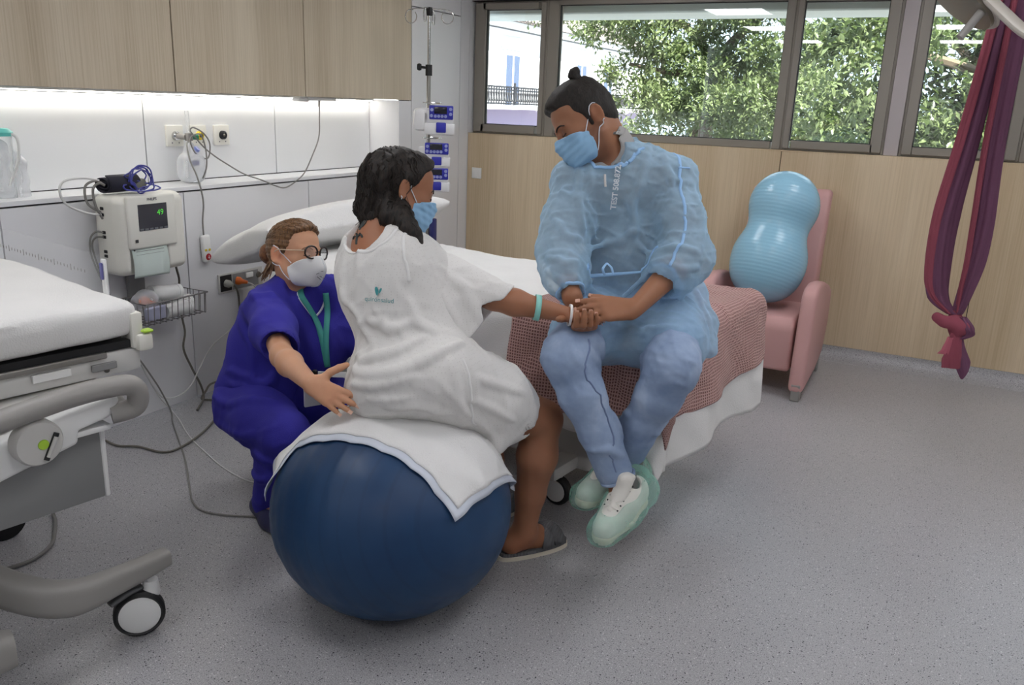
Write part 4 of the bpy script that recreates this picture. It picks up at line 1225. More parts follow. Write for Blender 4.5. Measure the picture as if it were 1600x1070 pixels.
o = link('wrap', mesh_data('wrap', vs_, fs_), M_navy, cu); md = o.modifiers.new('thickness', 'SOLIDIFY'); md.thickness = 0.006
MB().box((0.12, -3.13, 1.14), (0.04, 0.07, 0.035), 0.01, 2, Matrix.Rotation(0.4, 3, 'X')).build('grey_clip', mat('olive_grey_clip', (104, 104, 96), 0.6), cu)
MB().tube(catmull([(0.09, -3.285, 1.15), (0.08, -3.32, 1.165), (0.07, -3.36, 1.14), (0.07, -3.355, 1.07), (0.08, -3.305, 1.03)], 6), 0.0055, 8).build('air_hose', M_cablegrey, cu)
MB().tube(catmull([(0.10, -3.285, 1.145), (0.09, -3.305, 1.155), (0.08, -3.33, 1.13), (0.08, -3.325, 1.06), (0.085, -3.3, 1.0)], 6), 0.0055, 8).build('air_hose', M_cablegrey, cu)
bcb = MB()
rr = np.random.RandomState(4)
bp_ = []
for i in range(62):
    a = i * 0.46; q = rr.normal(size=3) * 0.004
    bp_.append((0.14 + 0.02 * math.sin(a * 0.37) + q[0], -3.135 + 0.055 * math.cos(a) * (1 + 0.12 * math.sin(a * 0.31)) + q[1], 1.165 + 0.055 * math.sin(a) * (0.9 + 0.2 * math.sin(a * 0.23)) + q[2]))
bp_ += [(0.15, -3.05, 1.13), (0.17, -3.07, 1.118), (0.185, -3.16, 1.118), (0.17, -3.235, 1.128), (0.14, -3.22, 1.145), (0.12, -3.16, 1.14)]
o = bcb.tube(catmull(bp_, 3), 0.0035, 6).build('blue_lead', M_cableblue); tag(o, 'coiled blue sensor lead lying on top of the monitor', 'cable')
def cable(name, pts, r, m, label, cat='cable', n=6):
    o = MB().tube(catmull(pts, n), r, 8).build(name, m); return tag(o, label, cat)
cable('sensor_cable', [(0.085, -3.30, 1.165), (0.06, -3.357, 1.178), (0.06, -3.447, 1.17), (0.06, -3.472, 1.127), (0.06, -3.444, 1.071), (0.065, -3.358, 1.028), (0.085, -3.305, 1.020)], 0.005, M_cablewhite, 'white looped cable plugged into the left side of the monitor')
cable('transducer_cable', [(0.085, -3.305, 0.94), (0.07, -3.33, 0.945), (0.055, -3.35, 0.91), (0.05, -3.345, 0.83), (0.05, -3.306, 0.716), (0.05, -3.29, 0.66)], 0.004, M_cablegrey, 'thin grey cable dropping from the left side of the monitor')
cable('transducer_cable', [(0.085, -3.305, 0.92), (0.06, -3.325, 0.918), (0.045, -3.335, 0.88), (0.045, -3.315, 0.78), (0.045, -3.27, 0.64)], 0.004, M_cablegrey, 'thin grey cable dropping right beside its twin under the monitor')
br = MB().box((0.02, -3.11, 0.70), (0.025, 0.09, 0.28), 0.004, 1).build('wall_rail', M_panelgrey); tag(br, 'grey mounting rail on the wall below the monitor', 'rail')

# ================================================================== WIRE BASKET
M_wire = mat('grey_coated_wire', (138, 136, 136), 0.35, 0.6)
bs = thing('wire_basket', (0.13, -3.03, 0.52), 'grey wire basket of supplies on the wall under the monitor', 'basket')
x0, x1, y0, y1, z0, z1 = 0.035, 0.225, -3.23, -2.87, 0.515, 0.615
rm = MB().tube([(x0, y0, z1), (x1, y0, z1), (x1, y1, z1), (x0, y1, z1)], 0.0042, 8, closed=True).build('rim', M_wire, bs)
for i in range(11):
    y = y0 + 0.012 + (y1 - y0 - 0.024) * i / 10
    MB().tube([(x0, y, z1), (x0 + 0.006, y, z0), (x1 - 0.006, y, z0), (x1, y, z1)], 0.0026, 6).build('cross_wire', M_wire, bs)
for i in range(5):
    x = x0 + 0.02 + (x1 - x0 - 0.04) * i / 4
    MB().tube([(x, y0, z1), (x, y0 + 0.006, z0), (x, y1 - 0.006, z0), (x, y1, z1)], 0.0026, 6).build('long_wire', M_wire, bs)
M_jar = mat('translucent_tub', (222, 222, 220), 0.35)
def tub(c, ax, r, l, label):
    t = thing('supply_tub', c, label, 'tub', 'plastic supply tubs in the wire basket')
    ax = Vector(ax).normalized(); p = [(0, -l / 2), (r, -l / 2)]
    for i in range(5): p += [(r, -l / 2 + l * 0.5 * i / 5), (r * 0.965, -l / 2 + l * 0.5 * (i + 0.5) / 5)]
    p += [(r, l * 0.1), (r, l / 2), (0, l / 2)]
    MB().lathe(p, c, ax, 24).build('tub', M_jar, t)
    MB().lathe([(0, l / 2 + 0.006), (r * 1.05, l / 2 + 0.006), (r * 1.05, l / 2 - 0.012), (r, l / 2 - 0.012)], c, ax, 24).build('lid', M_whiteplastic, t)
tub((0.115, -3.03, 0.625), (0.1, 1, -0.1), 0.036, 0.15, 'white ribbed plastic tub lying on top in the wire basket')
tub((0.18, -3.02, 0.553), (0.05, 1, 0), 0.034, 0.14, 'white plastic tub lying at the front of the wire basket')
tub((0.10, -2.94, 0.555), (0.1, 1, 0), 0.034, 0.12, 'white plastic tub at the right end of the wire basket')
ob = thing('bulb_syringe', (0.14, -3.16, 0.6), 'orange rubber bulb in a clear bag in the wire basket', 'bulb syringe')
MB().lathe([(0, -0.024), (0.016, -0.02), (0.024, -0.004), (0.02, 0.012), (0.008, 0.024), (0.006, 0.05), (0, 0.052)], (0.14, -3.165, 0.612), (0.2, 0.9, -0.3), 20).build('bulb', M_orange, ob)
cf = Field((0.06, -3.25, 0.54), (0.22, -3.06, 0.70), 0.007)
cf.ell((0.14, -3.155, 0.615), (0.045, 0.07, 0.05)); cf.warp(sines(75, 0.006, 6))
cf.build('clear_bag', M_clearbag, ob)
o = MB().box((0.19, -3.15, 0.56), (0.03, 0.11, 0.06), 0.008, 2).build('gel_pack', mat('pale_lilac_pack', (176, 178, 200), 0.4)); tag(o, 'pale lilac supply pack at the front left of the basket', 'pack')

# ================================================================== WALL OUTLETS, SOCKETS, HANDSET
def plate(y, label, ring, core):
    t = thing('gas_outlet', (-0.235, y, 1.328), label, 'outlet', 'medical gas outlets in the recess')
    MB().box((-0.2325, y, 1.328), (0.015, 0.105, 0.105), 0.003, 2).build('plate', M_ivory, t)
    MB().lathe([(0, 0), (0.0235, 0), (0.0225, 0.014), (0.014, 0.018), (0.012, 0.012), (0, 0.012)], (-0.225, y, 1.328), (1, 0, 0), 28).build('ring', ring, t)
    MB().lathe([(0, 0.01), (0.0105, 0.013), (0.006, 0.022), (0, 0.022)], (-0.225, y, 1.328), (1, 0, 0), 16).build('core', core, t)
    for d in (-0.022, 0.022): MB().box((-0.2245, y + d, 1.293), (0.001, 0.006, 0.006)).build('symbol', M_ink, t)
plate(-2.60, 'ivory gas outlet holding the flow meter', M_chrome, M_bolt)
plate(-2.443, 'ivory gas outlet with a yellow ring', M_yellow, M_bolt)
plate(-2.28, 'ivory gas outlet with a black ring', M_black, M_bolt)
fm = thing('flow_meter', (-0.18, -2.58, 1.33), 'clear oxygen flow meter tube plugged into the leftmost outlet', 'flow meter')
MB().cyl((-0.225, -2.60, 1.328), (-0.16, -2.59, 1.325), 0.014, seg=16).lathe([(0, -0.02), (0.02, -0.018), (0.02, 0.02), (0, 0.022)], (-0.155, -2.575, 1.325), (0, 0, 1), 18).build('valve_body', M_greyplastic, fm)
MB().cyl((-0.155, -2.575, 1.34), (-0.152, -2.583, 1.455), 0.0105, 0.0095, 14).build('tube', M_clear, fm)
MB().cyl((-0.155, -2.575, 1.325), (-0.14, -2.53, 1.325), 0.012, 0.014, 14).build('green_dial', mat('green_dial', (52, 140, 104), 0.4), fm)
MB().cyl((-0.155, -2.575, 1.31), (-0.15, -2.565, 1.275), 0.010, 0.013, 14).build('outlet_nozzle', M_ltgrey, fm)
bt = thing('humidifier_pack', (-0.15, -2.60, 1.097), 'clear bagged humidifier bottle standing on the ledge below the flow meter', 'bottle')
bf = Field((-0.24, -2.74, 1.09), (-0.02, -2.44, 1.31), 0.006)
bf.rbox((-0.13, -2.595, 1.17), (0.045, 0.07, 0.072), 0.03); bf.chain([(-0.14, -2.59, 1.22), (-0.148, -2.575, 1.285)], [0.045, 0.02], 0.03)
bf.warp(sines(60, 0.004, 9)); bf.build('bag', M_clearbag, bt)
MB().lathe([(0, -0.06), (0.035, -0.06), (0.038, -0.05), (0.036, 0.03), (0.018, 0.06), (0.016, 0.075), (0, 0.075)], (-0.13, -2.6, 1.162), (0, 0, 1), 24).build('bottle', mat('milky_bottle', (226, 228, 230), 0.35), bt)
MB().box((-0.092, -2.605, 1.20), (0.003, 0.058, 0.024)).build('purple_label', mat('indigo_label', (84, 82, 140), 0.5), bt)
MB().box((-0.092, -2.605, 1.158), (0.0025, 0.055, 0.05)).build('white_label', M_whiteplastic, bt)
MB().lathe([(0, 0.012), (0.016, 0.012), (0.016, -0.012), (0, -0.012)], (-0.12, -2.565, 1.262), (0.6, 0.3, 0.7), 16).build('blue_cap', mat('pale_blue_cap', (138, 152, 214), 0.4), bt)

ca = thing('suction_canister', (-0.13, -3.60, 1.097), 'clear suction canister with teal lid on the ledge, far left', 'canister')
MB().lathe([(0.0, 0.0), (0.05, 0.0), (0.055, 0.25), (0.0, 0.25)], (-0.13, -3.59, 1.098), (0, 0, 1), 28).build('jar', M_clear, ca)
MB().lathe([(0, 0.28), (0.045, 0.28), (0.06, 0.265), (0.06, 0.25), (0, 0.25)], (-0.13, -3.59, 1.098), (0, 0, 1), 28).build('lid', M_teal, ca)
lf = Field((-0.19, -3.65, 1.09), (-0.06, -3.52, 1.36), 0.006); lf.chain([(-0.13, -3.59, 1.13), (-0.13, -3.59, 1.30)], [0.04, 0.035], 0.02); lf.warp(sines(80, 0.007, 12)); lf.build('liner_bag', M_clearbag, ca)
MB().tube(catmull([(-0.1, -3.57, 1.36), (-0.06, -3.55, 1.34), (-0.055, -3.56, 1.25), (-0.07, -3.60, 1.15)], 6), 0.006, 8).build('suction_hose', M_cablewhite, ca)
pk = Field((-0.2, -3.56, 1.09), (-0.05, -3.44, 1.33), 0.006); pk.rbox((-0.13, -3.508, 1.175), (0.03, 0.022, 0.078), 0.015); pk.cone((-0.13, -3.508, 1.10), (-0.13, -3.512, 1.28), 0.03, 0.012); pk.warp(sines(90, 0.005, 13))
o = pk.build('tubing_bag', M_clearbag); tag(o, 'clear bag of tubing standing right of the suction canister', 'bag')

so_ = thing('socket_strip', (0.01, -2.44, 0.575), 'grey wall socket strip behind the crouching woman', 'socket')
MB().box((0.006, -2.43, 0.573), (0.012, 0.32, 0.105), 0.002, 1).build('frame', M_ltgrey, so_)
MB().box((0.0125, -2.542, 0.575), (0.004, 0.08, 0.085), 0.001, 1).build('black_socket', M_black, so_)
MB().box((0.0125, -2.40, 0.573), (0.004, 0.19, 0.085), 0.001, 1).build('grey_insert', M_panelgrey, so_)
MB().box((0.018, -2.375, 0.595), (0.01, 0.05, 0.028), 0.003, 2).build('white_tag', M_whiteplastic, so_)
MB().lathe([(0, 0.008), (0.014, 0.008), (0.018, 0.0), (0, 0)], (0.0145, -2.305, 0.585), (1, 0, 0), 20).build('terminal', M_bolt, so_)
pl = thing('power_plug', (0.02, -2.545, 0.575), 'grey mains plug with cord in the black socket', 'plug')
MB().lathe([(0, 0), (0.02, 0), (0.021, 0.02), (0.014, 0.03), (0.009, 0.045), (0, 0.047)], (0.0145, -2.545, 0.575), (1, 0.15, -0.1), 20).build('plug_body', mat('pale_grey_plug', (170, 170, 162), 0.5), pl)
MB().tube(catmull([(0.055, -2.54, 0.572), (0.05, -2.504, 0.537), (0.035, -2.478, 0.45), (0.03, -2.482, 0.325), (0.03, -2.513, 0.15), (0.03, -2.557, 0.075), (0.03, -2.605, 0.055), (0.03, -2.704, 0.058), (0.035, -2.749, 0.03), (0.06, -2.80, 0.007), (0.14, -2.78, 0.007), (0.26, -2.864, 0.007), (0.401, -3.101, 0.007), (0.463, -3.29, 0.007), (0.443, -3.379, 0.007), (0.298, -3.395, 0.007), (0.221, -3.434, 0.007), (0.125, -3.425, 0.007)], 6), 0.0052, 8).build('cord', M_cabletan, pl)
op_ = thing('orange_plug', (0.02, -2.46, 0.575), 'orange plug with white cord in the grey socket', 'plug')
MB().lathe([(0, 0), (0.021, 0), (0.022, 0.018), (0.013, 0.032), (0.008, 0.06), (0, 0.062)], (0.0145, -2.47, 0.578), (0.9, 0.5, -0.15), 20).build('plug_body', M_orange, op_)
MB().tube(catmull([(0.05, -2.445, 0.568), (0.06, -2.40, 0.55), (0.05, -2.345, 0.5), (0.045, -2.334, 0.442), (0.04, -2.441, 0.373), (0.04, -2.557, 0.325), (0.04, -2.688, 0.267), (0.04, -2.783, 0.168), (0.04, -2.84, 0.097), (0.04, -2.905, 0.063), (0.04, -2.986, 0.063), (0.04, -3.042, 0.097), (0.04, -3.1, 0.203), (0.04, -3.136, 0.285), (0.04, -3.189, 0.371), (0.035, -3.22, 0.45)], 6), 0.004, 8).build('cord', M_cablewhite, op_)
MB().box((0.05, -2.335, 0.49), (0.012, 0.03, 0.07), 0.004, 2).build('cable_tag', mat('tan_tag', (196, 140, 90), 0.6), op_)
hd = thing('wall_bracket', (0.02, -2.45, 0.39), 'small white bracket on the wall low behind the crouching woman', 'bracket')
MB().box((0.02, -2.40, 0.45), (0.04, 0.11, 0.16), 0.01, 2).box((0.03, -2.43, 0.375), (0.05, 0.05, 0.03), 0.006, 2).build('body', M_ltgrey, hd)
MB().box((0.035, -2.465, 0.405), (0.03, 0.03, 0.008), 0.002, 1).build('clip', M_panelgrey, hd)

hs = thing('call_handset', (0.02, -2.67, 0.71), 'white nurse-call handset with red button hanging on the wall', 'handset')
MB().box((0.016, -2.668, 0.778), (0.024, 0.056, 0.142), 0.011, 3, Matrix.Rotation(0.05, 3, 'X')).build('body', M_whiteplastic, hs)
MB().lathe([(0, 0.004), (0.015, 0.003), (0.018, 0), (0, 0)], (0.0275, -2.665, 0.736), (1, 0, 0), 24).build('red_button', M_red, hs)
MB().box((0.0325, -2.665, 0.736), (0.001, 0.003, 0.018)).box((0.0325, -2.665, 0.7335), (0.001, 0.012, 0.003)).build('button_symbol', M_whiteplastic, hs)
for d in (-0.012, 0.012): MB().box((0.0285, -2.667 + d, 0.772), (0.004, 0.015, 0.012), 0.002, 1).build('yellow_button', M_yellow, hs)
MB().tube(catmull([(-0.14, -2.60, 1.30), (-0.08, -2.66, 1.29), (-0.02, -2.70, 1.22), (0.02, -2.70, 1.148), (0.03, -2.684, 1.06), (0.03, -2.679, 1.0), (0.026, -2.687, 0.924), (0.02, -2.681, 0.85)], 6), 0.0042, 8).build('cord', M_cablegrey, hs)
lc = thing('lamp_cord', (0.0, -2.1, 1.1), 'grey cord sagging from the cabinet light to the flow meter', 'cable')
MB().tube(catmull([(-0.06, -1.66, 1.535), (-0.05, -1.675, 1.43), (0.0, -1.745, 1.318), (0.02, -1.835, 1.21), (0.025, -1.91, 1.122), (0.03, -2.003, 1.073), (0.03, -2.084, 1.049), (0.03, -2.16, 1.065), (0.02, -2.257, 1.102), (-0.02, -2.34, 1.135), (-0.05, -2.42, 1.185), (-0.08, -2.48, 1.23), (-0.10, -2.53, 1.275), (-0.12, -2.57, 1.33), (-0.11, -2.605, 1.36), (-0.10, -2.59, 1.375), (-0.1, -2.527, 1.345), (-0.1, -2.49, 1.291), (-0.1, -2.51, 1.22), (-0.1, -2.58, 1.24), (-0.1, -2.615, 1.294), (-0.11, -2.60, 1.33), (-0.1, -2.55, 1.34), (-0.09, -2.53, 1.27), (-0.08, -2.54, 1.18), (-0.08, -2.57, 1.12)], 6), 0.0038, 8).build('cord', M_cablegrey, lc)
ul = thing('cabinet_lamp', (-0.09, -1.68, 1.53), 'small white lamp unit under the overhead cabinet', 'lamp')
MB().box((-0.085, -1.64, 1.535), (0.07, 0.26, 0.018), 0.006, 2).box((-0.08, -1.80, 1.528), (0.05, 0.10, 0.022), 0.009, 2).build('housing', M_whiteplastic, ul)
MB().cyl((-0.06, -1.66, 1.53), (-0.06, -1.663, 1.49), 0.008, 0.006, 10).build('plug', M_greyplastic, ul)

# cables hanging and lying between the wall and the ball
cable('monitor_power_cord', [(0.10, -2.93, 0.77), (0.08, -2.92, 0.732), (0.06, -2.89, 0.654), (0.02, -2.87, 0.56), (0.02, -2.852, 0.439), (0.025, -2.848, 0.371), (0.03, -2.868, 0.291), (0.03, -2.824, 0.177), (0.03, -2.777, 0.077), (0.035, -2.765, 0.02), (0.07, -2.80, 0.0065), (0.163, -2.927, 0.0065)], 0.0055, M_cabletan, 'thick tan-grey power cord running down from the monitor to the floor')
cable('floor_cable', [(0.04, -3.187, 0.45), (0.04, -3.187, 0.387), (0.045, -3.12, 0.267), (0.05, -3.056, 0.148), (0.06, -3.02, 0.055), (0.10, -3.03, 0.006), (0.196, -3.109, 0.005), (0.407, -3.258, 0.005), (0.596, -3.393, 0.005), (0.829, -3.581, 0.005), (0.915, -3.647, 0.005), (1.002, -3.682, 0.005), (1.1, -3.665, 0.005), (1.189, -3.623, 0.005), (1.30, -3.55, 0.005), (1.42, -3.50, 0.005)], 0.004, M_cablegrey, 'grey cable looping across the floor towards the blue ball')
cable('thin_floor_cable', [(0.03, -3.19, 0.43), (0.035, -3.12, 0.25), (0.035, -3.05, 0.1), (0.04, -2.99, 0.01), (0.188, -3.063, 0.004), (0.384, -3.182, 0.004), (0.586, -3.275, 0.004), (0.757, -3.347, 0.004), (0.909, -3.389, 0.004), (1.004, -3.395, 0.004), (1.07, -3.38, 0.004)], 0.003, M_cablewhite, 'thin white cable on the floor beside the crouching woman')
cable('table_power_cord', [(0.50, -4.05, 0.30), (0.52, -4.0, 0.15), (0.56, -3.99, 0.02), (0.62, -4.02, 0.008), (0.70, -4.08, 0.008), (0.765, -4.14, 0.008), (0.80, -4.24, 0.008), (0.76, -4.36, 0.008)], 0.0065, M_cablegrey, 'grey cord curling on the floor under the care table')

# ================================================================== PEOPLE: shared anatomy
def A3(p): return np.array(p, float)
def mix3(a, b, t): return A3(a) * (1 - t) + A3(b) * t

def skin_mat(name, rgb):
    m = mat(name, rgb, 0.48, spec=0.35, sss=0.12)
    at = nd(m, 'ShaderNodeAttribute', attribute_name='tint')
    n = noise(m, coords(m), 60, 3)
    c = mixc(m, 1.0, rgb, at.outputs['Color'], 'MULTIPLY')
    c2 = mixc(m, n, mixc(m, 0.10, c, (120, 60, 45)), c)
    lk(m, c2, pb(m).inputs['Base Color'])
    bump(m, noise(m, coords(m), 500, 2), 0.08, 0.001)
    return m

def hair_mat(name, a, b, scale=1.0, rough=0.45):
    m = mat(name, a, rough, spec=0.4)
    n = noise(m, coords(m, (1, 1, 0.22)), 170 * scale, 4, 0.65)
    lk(m, ramp(m, n, [(0.38, a), (0.62, b)]), pb(m).inputs['Base Color'])
    bump(m, n, 0.5, 0.004)
    return m

def head_sdf(F, H, g=0.0, part='all', nose=1.0, jaw=1.0, neckto=None, neckr=0.05):
    k = H.k
    def E(c, r, kk=0.022, op='+'): F.ell(H.w(c), [(q + (g if op == '+' else 0)) * k for q in r], H, kk * k, op)
    def Cn(a, b, ra, rb, kk=0.014, op='+'): F.cone(H.w(a), H.w(b), (ra + g) * k, (rb + g) * k, kk * k, op)
    if part == 'all':
        E((-0.012, 0, 0.042), (0.097, 0.077, 0.083))
        E((0.045, 0, 0.045), (0.045, 0.062, 0.055), 0.03)
        E((0.0, 0, -0.035), (0.07, 0.062, 0.065), 0.03)
    E((0.034, 0, -0.03), (0.060, 0.058, 0.080), 0.03)
    E((0.042, 0, -0.082), (0.046, 0.050 * jaw, 0.034 * jaw), 0.03)
    E((0.078, 0, -0.100), (0.018, 0.022, 0.017), 0.02)
    for s in (-1, 1):
        Cn((0.0, 0.058 * s, -0.055), (0.045, 0.042 * s, -0.092), 0.014 * jaw, 0.016 * jaw, 0.03)
        E((0.060, 0.040 * s, -0.022), (0.026, 0.022, 0.02), 0.024)
        E((0.098, 0.012 * s, -0.038), (0.011, 0.009, 0.009), 0.01)
        Cn((0.078, 0.044 * s, 0.017), (0.091, 0.012 * s, 0.014), 0.009, 0.010, 0.02)
    Cn((0.088, 0, 0.012), (0.110 * nose, 0, -0.030), 0.009, 0.012, 0.014)
    if part == 'all':
        for s in (-1, 1):
            E((0.102, 0.033 * s, -0.001), (0.017, 0.017, 0.011), 0.012, '-')
            E((0.0765, 0.032 * s, -0.003), (0.0155, 0.0165, 0.0135), 0.006)
            Cn((0.091, 0.020 * s, -0.0062), (0.0865, 0.044 * s, -0.0062), 0.0022, 0.0022, 0.004)
            # ear
            ec = (-0.022, 0.079 * s, -0.004)
            EF = Frame(H.w(ec), H.d((0.95, -0.30 * s, 0.05)), H.d((-0.18, 0.10 * s, 1)))
            F.ell(EF.c, ((0.019 + g) * k, (0.007 + g) * k, (0.032 + g) * k), EF, 0.008)
            for q in range(9):
                a0, a1 = math.radians(-70 + q * 30), math.radians(-40 + q * 30)
                F.cone(EF.c + EF.R @ (A3((-0.017 * math.sin(a0 + 1.2), 0.005 * s, 0.030 * -math.cos(a0 + 1.2))) * k), EF.c + EF.R @ (A3((-0.017 * math.sin(a1 + 1.2), 0.005 * s, 0.030 * -math.cos(a1 + 1.2))) * k), 0.0042 * k, 0.0042 * k, 0.004)
            F.ell(EF.c + EF.R @ (A3((0.002, 0.010 * s, -0.002)) * k), (0.010 * k, 0.006 * k, 0.016 * k), EF, 0.004, '-')
            F.cone(EF.c + EF.R @ (A3((0.004, 0.004 * s, -0.026)) * k), EF.c + EF.R @ (A3((0.008, 0.002 * s, -0.032)) * k), 0.007 * k, 0.006 * k, 0.006)
    Cn((0.088, -0.016, -0.066), (0.088, 0.016, -0.066), 0.008, 0.008, 0.012)
    if neckto is not None:
        F.cone(H.w((-0.028, 0, -0.05)), neckto, (neckr + g) * 0.97, neckr + g, 0.04)
        F.cone(H.w((0.0, 0, -0.075)), mix3(H.w((0.0, 0, -0.075)), neckto, 0.85), (neckr + g) * 0.8, neckr * 0.8 + g, 0.04)

def hand_sdf(F, w, fd, pn, right, curls, k=1.0, spread=0.10, thumb=(0.75, 0.62, 0.1), tcurl=0.3, fat=1.12):
    fd = A3(fd); fd /= np.linalg.norm(fd); pn = A3(pn); pn -= fd * (pn @ fd); pn /= np.linalg.norm(pn)
    td = np.cross(fd, pn) * (1 if right else -1)
    w = A3(w); tips = []
    offs = (0.029, 0.0095, -0.0105, -0.029); fw = (0.088, 0.092, 0.087, 0.077); ln = (0.072, 0.080, 0.073, 0.058); rr = tuple(q * fat for q in (0.0092, 0.0094, 0.0088, 0.0078))
    kn = []
    for i in range(4):
        b = w + td * offs[i] * 0.62 * k + fd * 0.012 * k
        q = w + td * offs[i] * k + fd * fw[i] * k
        kn.append(q)
        F.cone(b, q, 0.0155 * k, 0.0125 * k, 0.014)
        d = fd + td * spread * (1.5 - i) * 0.7; d /= np.linalg.norm(d)
        p = q; ang = 0.0; c = curls[i]
        for s, (f, ca) in enumerate(zip((0.45, 0.31, 0.24), c)):
            ang += ca
            dd = d * math.cos(ang) + pn * math.sin(ang)
            e = p + dd * ln[i] * f * k
            F.cone(p, e, rr[i] * k * (1 - 0.08 * s), rr[i] * k * (1 - 0.08 * (s + 1)), 0.0035)
            p = e
        tips.append((p, dd, pn, rr[i] * k))
    t0 = w + fd * 0.022 * k + td * 0.020 * k + pn * 0.006 * k
    d = td * thumb[0] + fd * thumb[1] + pn * thumb[2]; d /= np.linalg.norm(d)
    p = t0 + d * 0.044 * k
    F.cone(t0, p, 0.017 * k, 0.0125 * k, 0.016)
    d2 = d + fd * 0.35; d2 /= np.linalg.norm(d2)
    e = p + d2 * 0.034 * k; F.cone(p, e, 0.0115 * k * fat, 0.0105 * k * fat, 0.005)
    d3 = d2 * math.cos(tcurl) + (fd * 0.7 + pn * 0.3) * math.sin(tcurl); d3 /= np.linalg.norm(d3)
    e2 = e + d3 * 0.026 * k; F.cone(e, e2, 0.0105 * k * fat, 0.0085 * k * fat, 0.004)
    tips.append((e2, d3, -fd * 0.2 + pn, 0.009 * k))
    return tips, kn

def arm_sdf(F, sh, el, wr, k=1.0, g=0.0):
    m = mix3(el, wr, 0.28)
    F.chain([sh, mix3(sh, el, 0.45), el, m, wr], [0.052 * k + g, 0.046 * k + g, 0.038 * k + g, 0.0415 * k + g, 0.0265 * k + g], 0.025)

def leg_sdf(F, hip, kn, an, k=1.0, g=0.0, back=(0, 0, 0)):
    F.chain([hip, mix3(hip, kn, 0.5), kn], [0.088 * k + g, 0.075 * k + g, 0.055 * k + g], 0.03)
    c = mix3(kn, an, 0.3) + A3(back) * 0.018
    F.chain([kn, c, mix3(kn, an, 0.65), an], [0.052 * k + g, 0.056 * k + g, 0.042 * k + g, 0.033 * k + g], 0.025)

def gauss(V, c, r): return np.exp(-np.sum((V - A3(c)) ** 2, 1) / (r * r))[:, None]

def tint_base(V, warm=()):
    C = np.ones((len(V), 3))
    for c, r, col, amt in warm:
        w = gauss(V, c, r) * amt
        C = C * (1 - w) + C * A3(col) * w
    return C

def mask_straps(name, H, F, m, par, side, pts_list):
    for pts in pts_list:
        Q = F.snap([H.w(p) for p in catmull(pts, 6)], 0.002)
        MB().tube([tuple(q) for q in Q], 0.0016, 6).build(name, m, par)

M_maskblue = cloth_mat('pale_blue_surgical_mask', (150, 192, 226), 0.8, 500, 0.1)
M_maskedge = mat('white_mask_edge', (224, 230, 236), 0.8)
M_maskwhite = cloth_mat('white_respirator_fabric', (222, 222, 222), 0.8, 500, 0.1)

def surgical_mask(par, H, HF, lo, hi, side, m=M_maskblue):
    F = Field(lo, hi, 0.0035)
    head_sdf(F, H, 0.005, 'face')
    k = H.k
    F.ell(H.w((0.066, 0, -0.060)), (0.052 * k, 0.050 * k, 0.056 * k), H, 0.03)
    F.cone(H.w((0.106, 0, -0.03)), H.w((0.092, 0, -0.085)), 0.014 * k, 0.014 * k, 0.03)
    def pl(x, y, z):
        q = (np.stack([x + 0 * y + 0 * z, y + 0 * x + 0 * z, z + 0 * x + 0 * y], -1) - H.c) @ H.R / k
        w = np.clip((q[..., 0] - 0.02) / 0.05, 0, 1)
        return -0.0016 * np.sin((q[..., 2] + 0.012 * q[..., 0] / 0.1) * 2 * math.pi / 0.021) * w - 0.001 * np.sin(q[..., 0] * 190 + q[..., 2] * 120)
    F.warp(pl)
    F.plane(H.w((0.10, 0, -0.012)), H.d((-0.30, 0, 1)), 0.003)
    F.plane(H.w((0.06, 0, -0.119)), H.d((0.05, 0, -1)), 0.004)
    F.plane(H.w((0.024, 0, -0.06)), H.d((-1, 0, -0.10)), 0.003)
    mo_ = F.build('face_mask', m, par, smooth=1)
    # white top binding
    top = [(0.036, side * 0.062, -0.030), (0.066, side * 0.055, -0.019), (0.094, side * 0.026, -0.012), (0.108, 0, -0.010), (0.094, -side * 0.026, -0.012), (0.066, -side * 0.055, -0.019)]
    Q = F.snap([H.w(p) for p in catmull(top, 5)], 0.0008)
    MB().tube([tuple(q) for q in Q], 0.0024, 6, flat=0.6).build('mask_binding', M_maskedge, mo_)
    for s in (side,):
        mask_straps('ear_loop', H, HF, M_maskedge, mo_, s, [[(0.036, s * 0.062, -0.034), (0.014, s * 0.074, -0.008), (-0.012, s * 0.082, 0.024), (-0.03, s * 0.084, 0.026)],
                                                           [(0.030, s * 0.060, -0.104), (0.012, s * 0.066, -0.072), (-0.010, s * 0.076, -0.042), (-0.028, s * 0.084, -0.028)]])
    return F, mo_

def strip_on(F, pts, width, m, name, par, off=0.002, nrm=None, thick=0.0016, n=8, view=None):
    """a flat ribbon lying on a surface"""
    Q = F.snap(np.array(catmull(pts, n)), off) if F is not None else np.array(catmull(pts, n))
    if view is not None:
        Q = F.cast(np.array(catmull(pts, n)), view, off)
        for _ in range(3): Q[1:-1] = (Q[:-2] + Q[1:-1] * 2 + Q[2:]) / 4
    N = F.grad(Q) if F is not None else np.tile(A3(nrm), (len(Q), 1))
    T_ = np.gradient(Q, axis=0); S = np.cross(T_, N); S /= np.linalg.norm(S, axis=1, keepdims=True) + 1e-9
    V = np.stack([Q - S * width / 2, Q + N * 0.0006, Q + S * width / 2], 1).reshape(-1, 3)
    i = np.arange(len(Q) - 1)[:, None] * 3
    Fq = np.concatenate([i + [0, 3, 4, 1], i + [1, 4, 5, 2]], 0)
    o = link(name, mesh_data(name, V, Fq), m, par)
    md = o.modifiers.new('thickness', 'SOLIDIFY'); md.thickness = thick; md.offset = 1
    return o

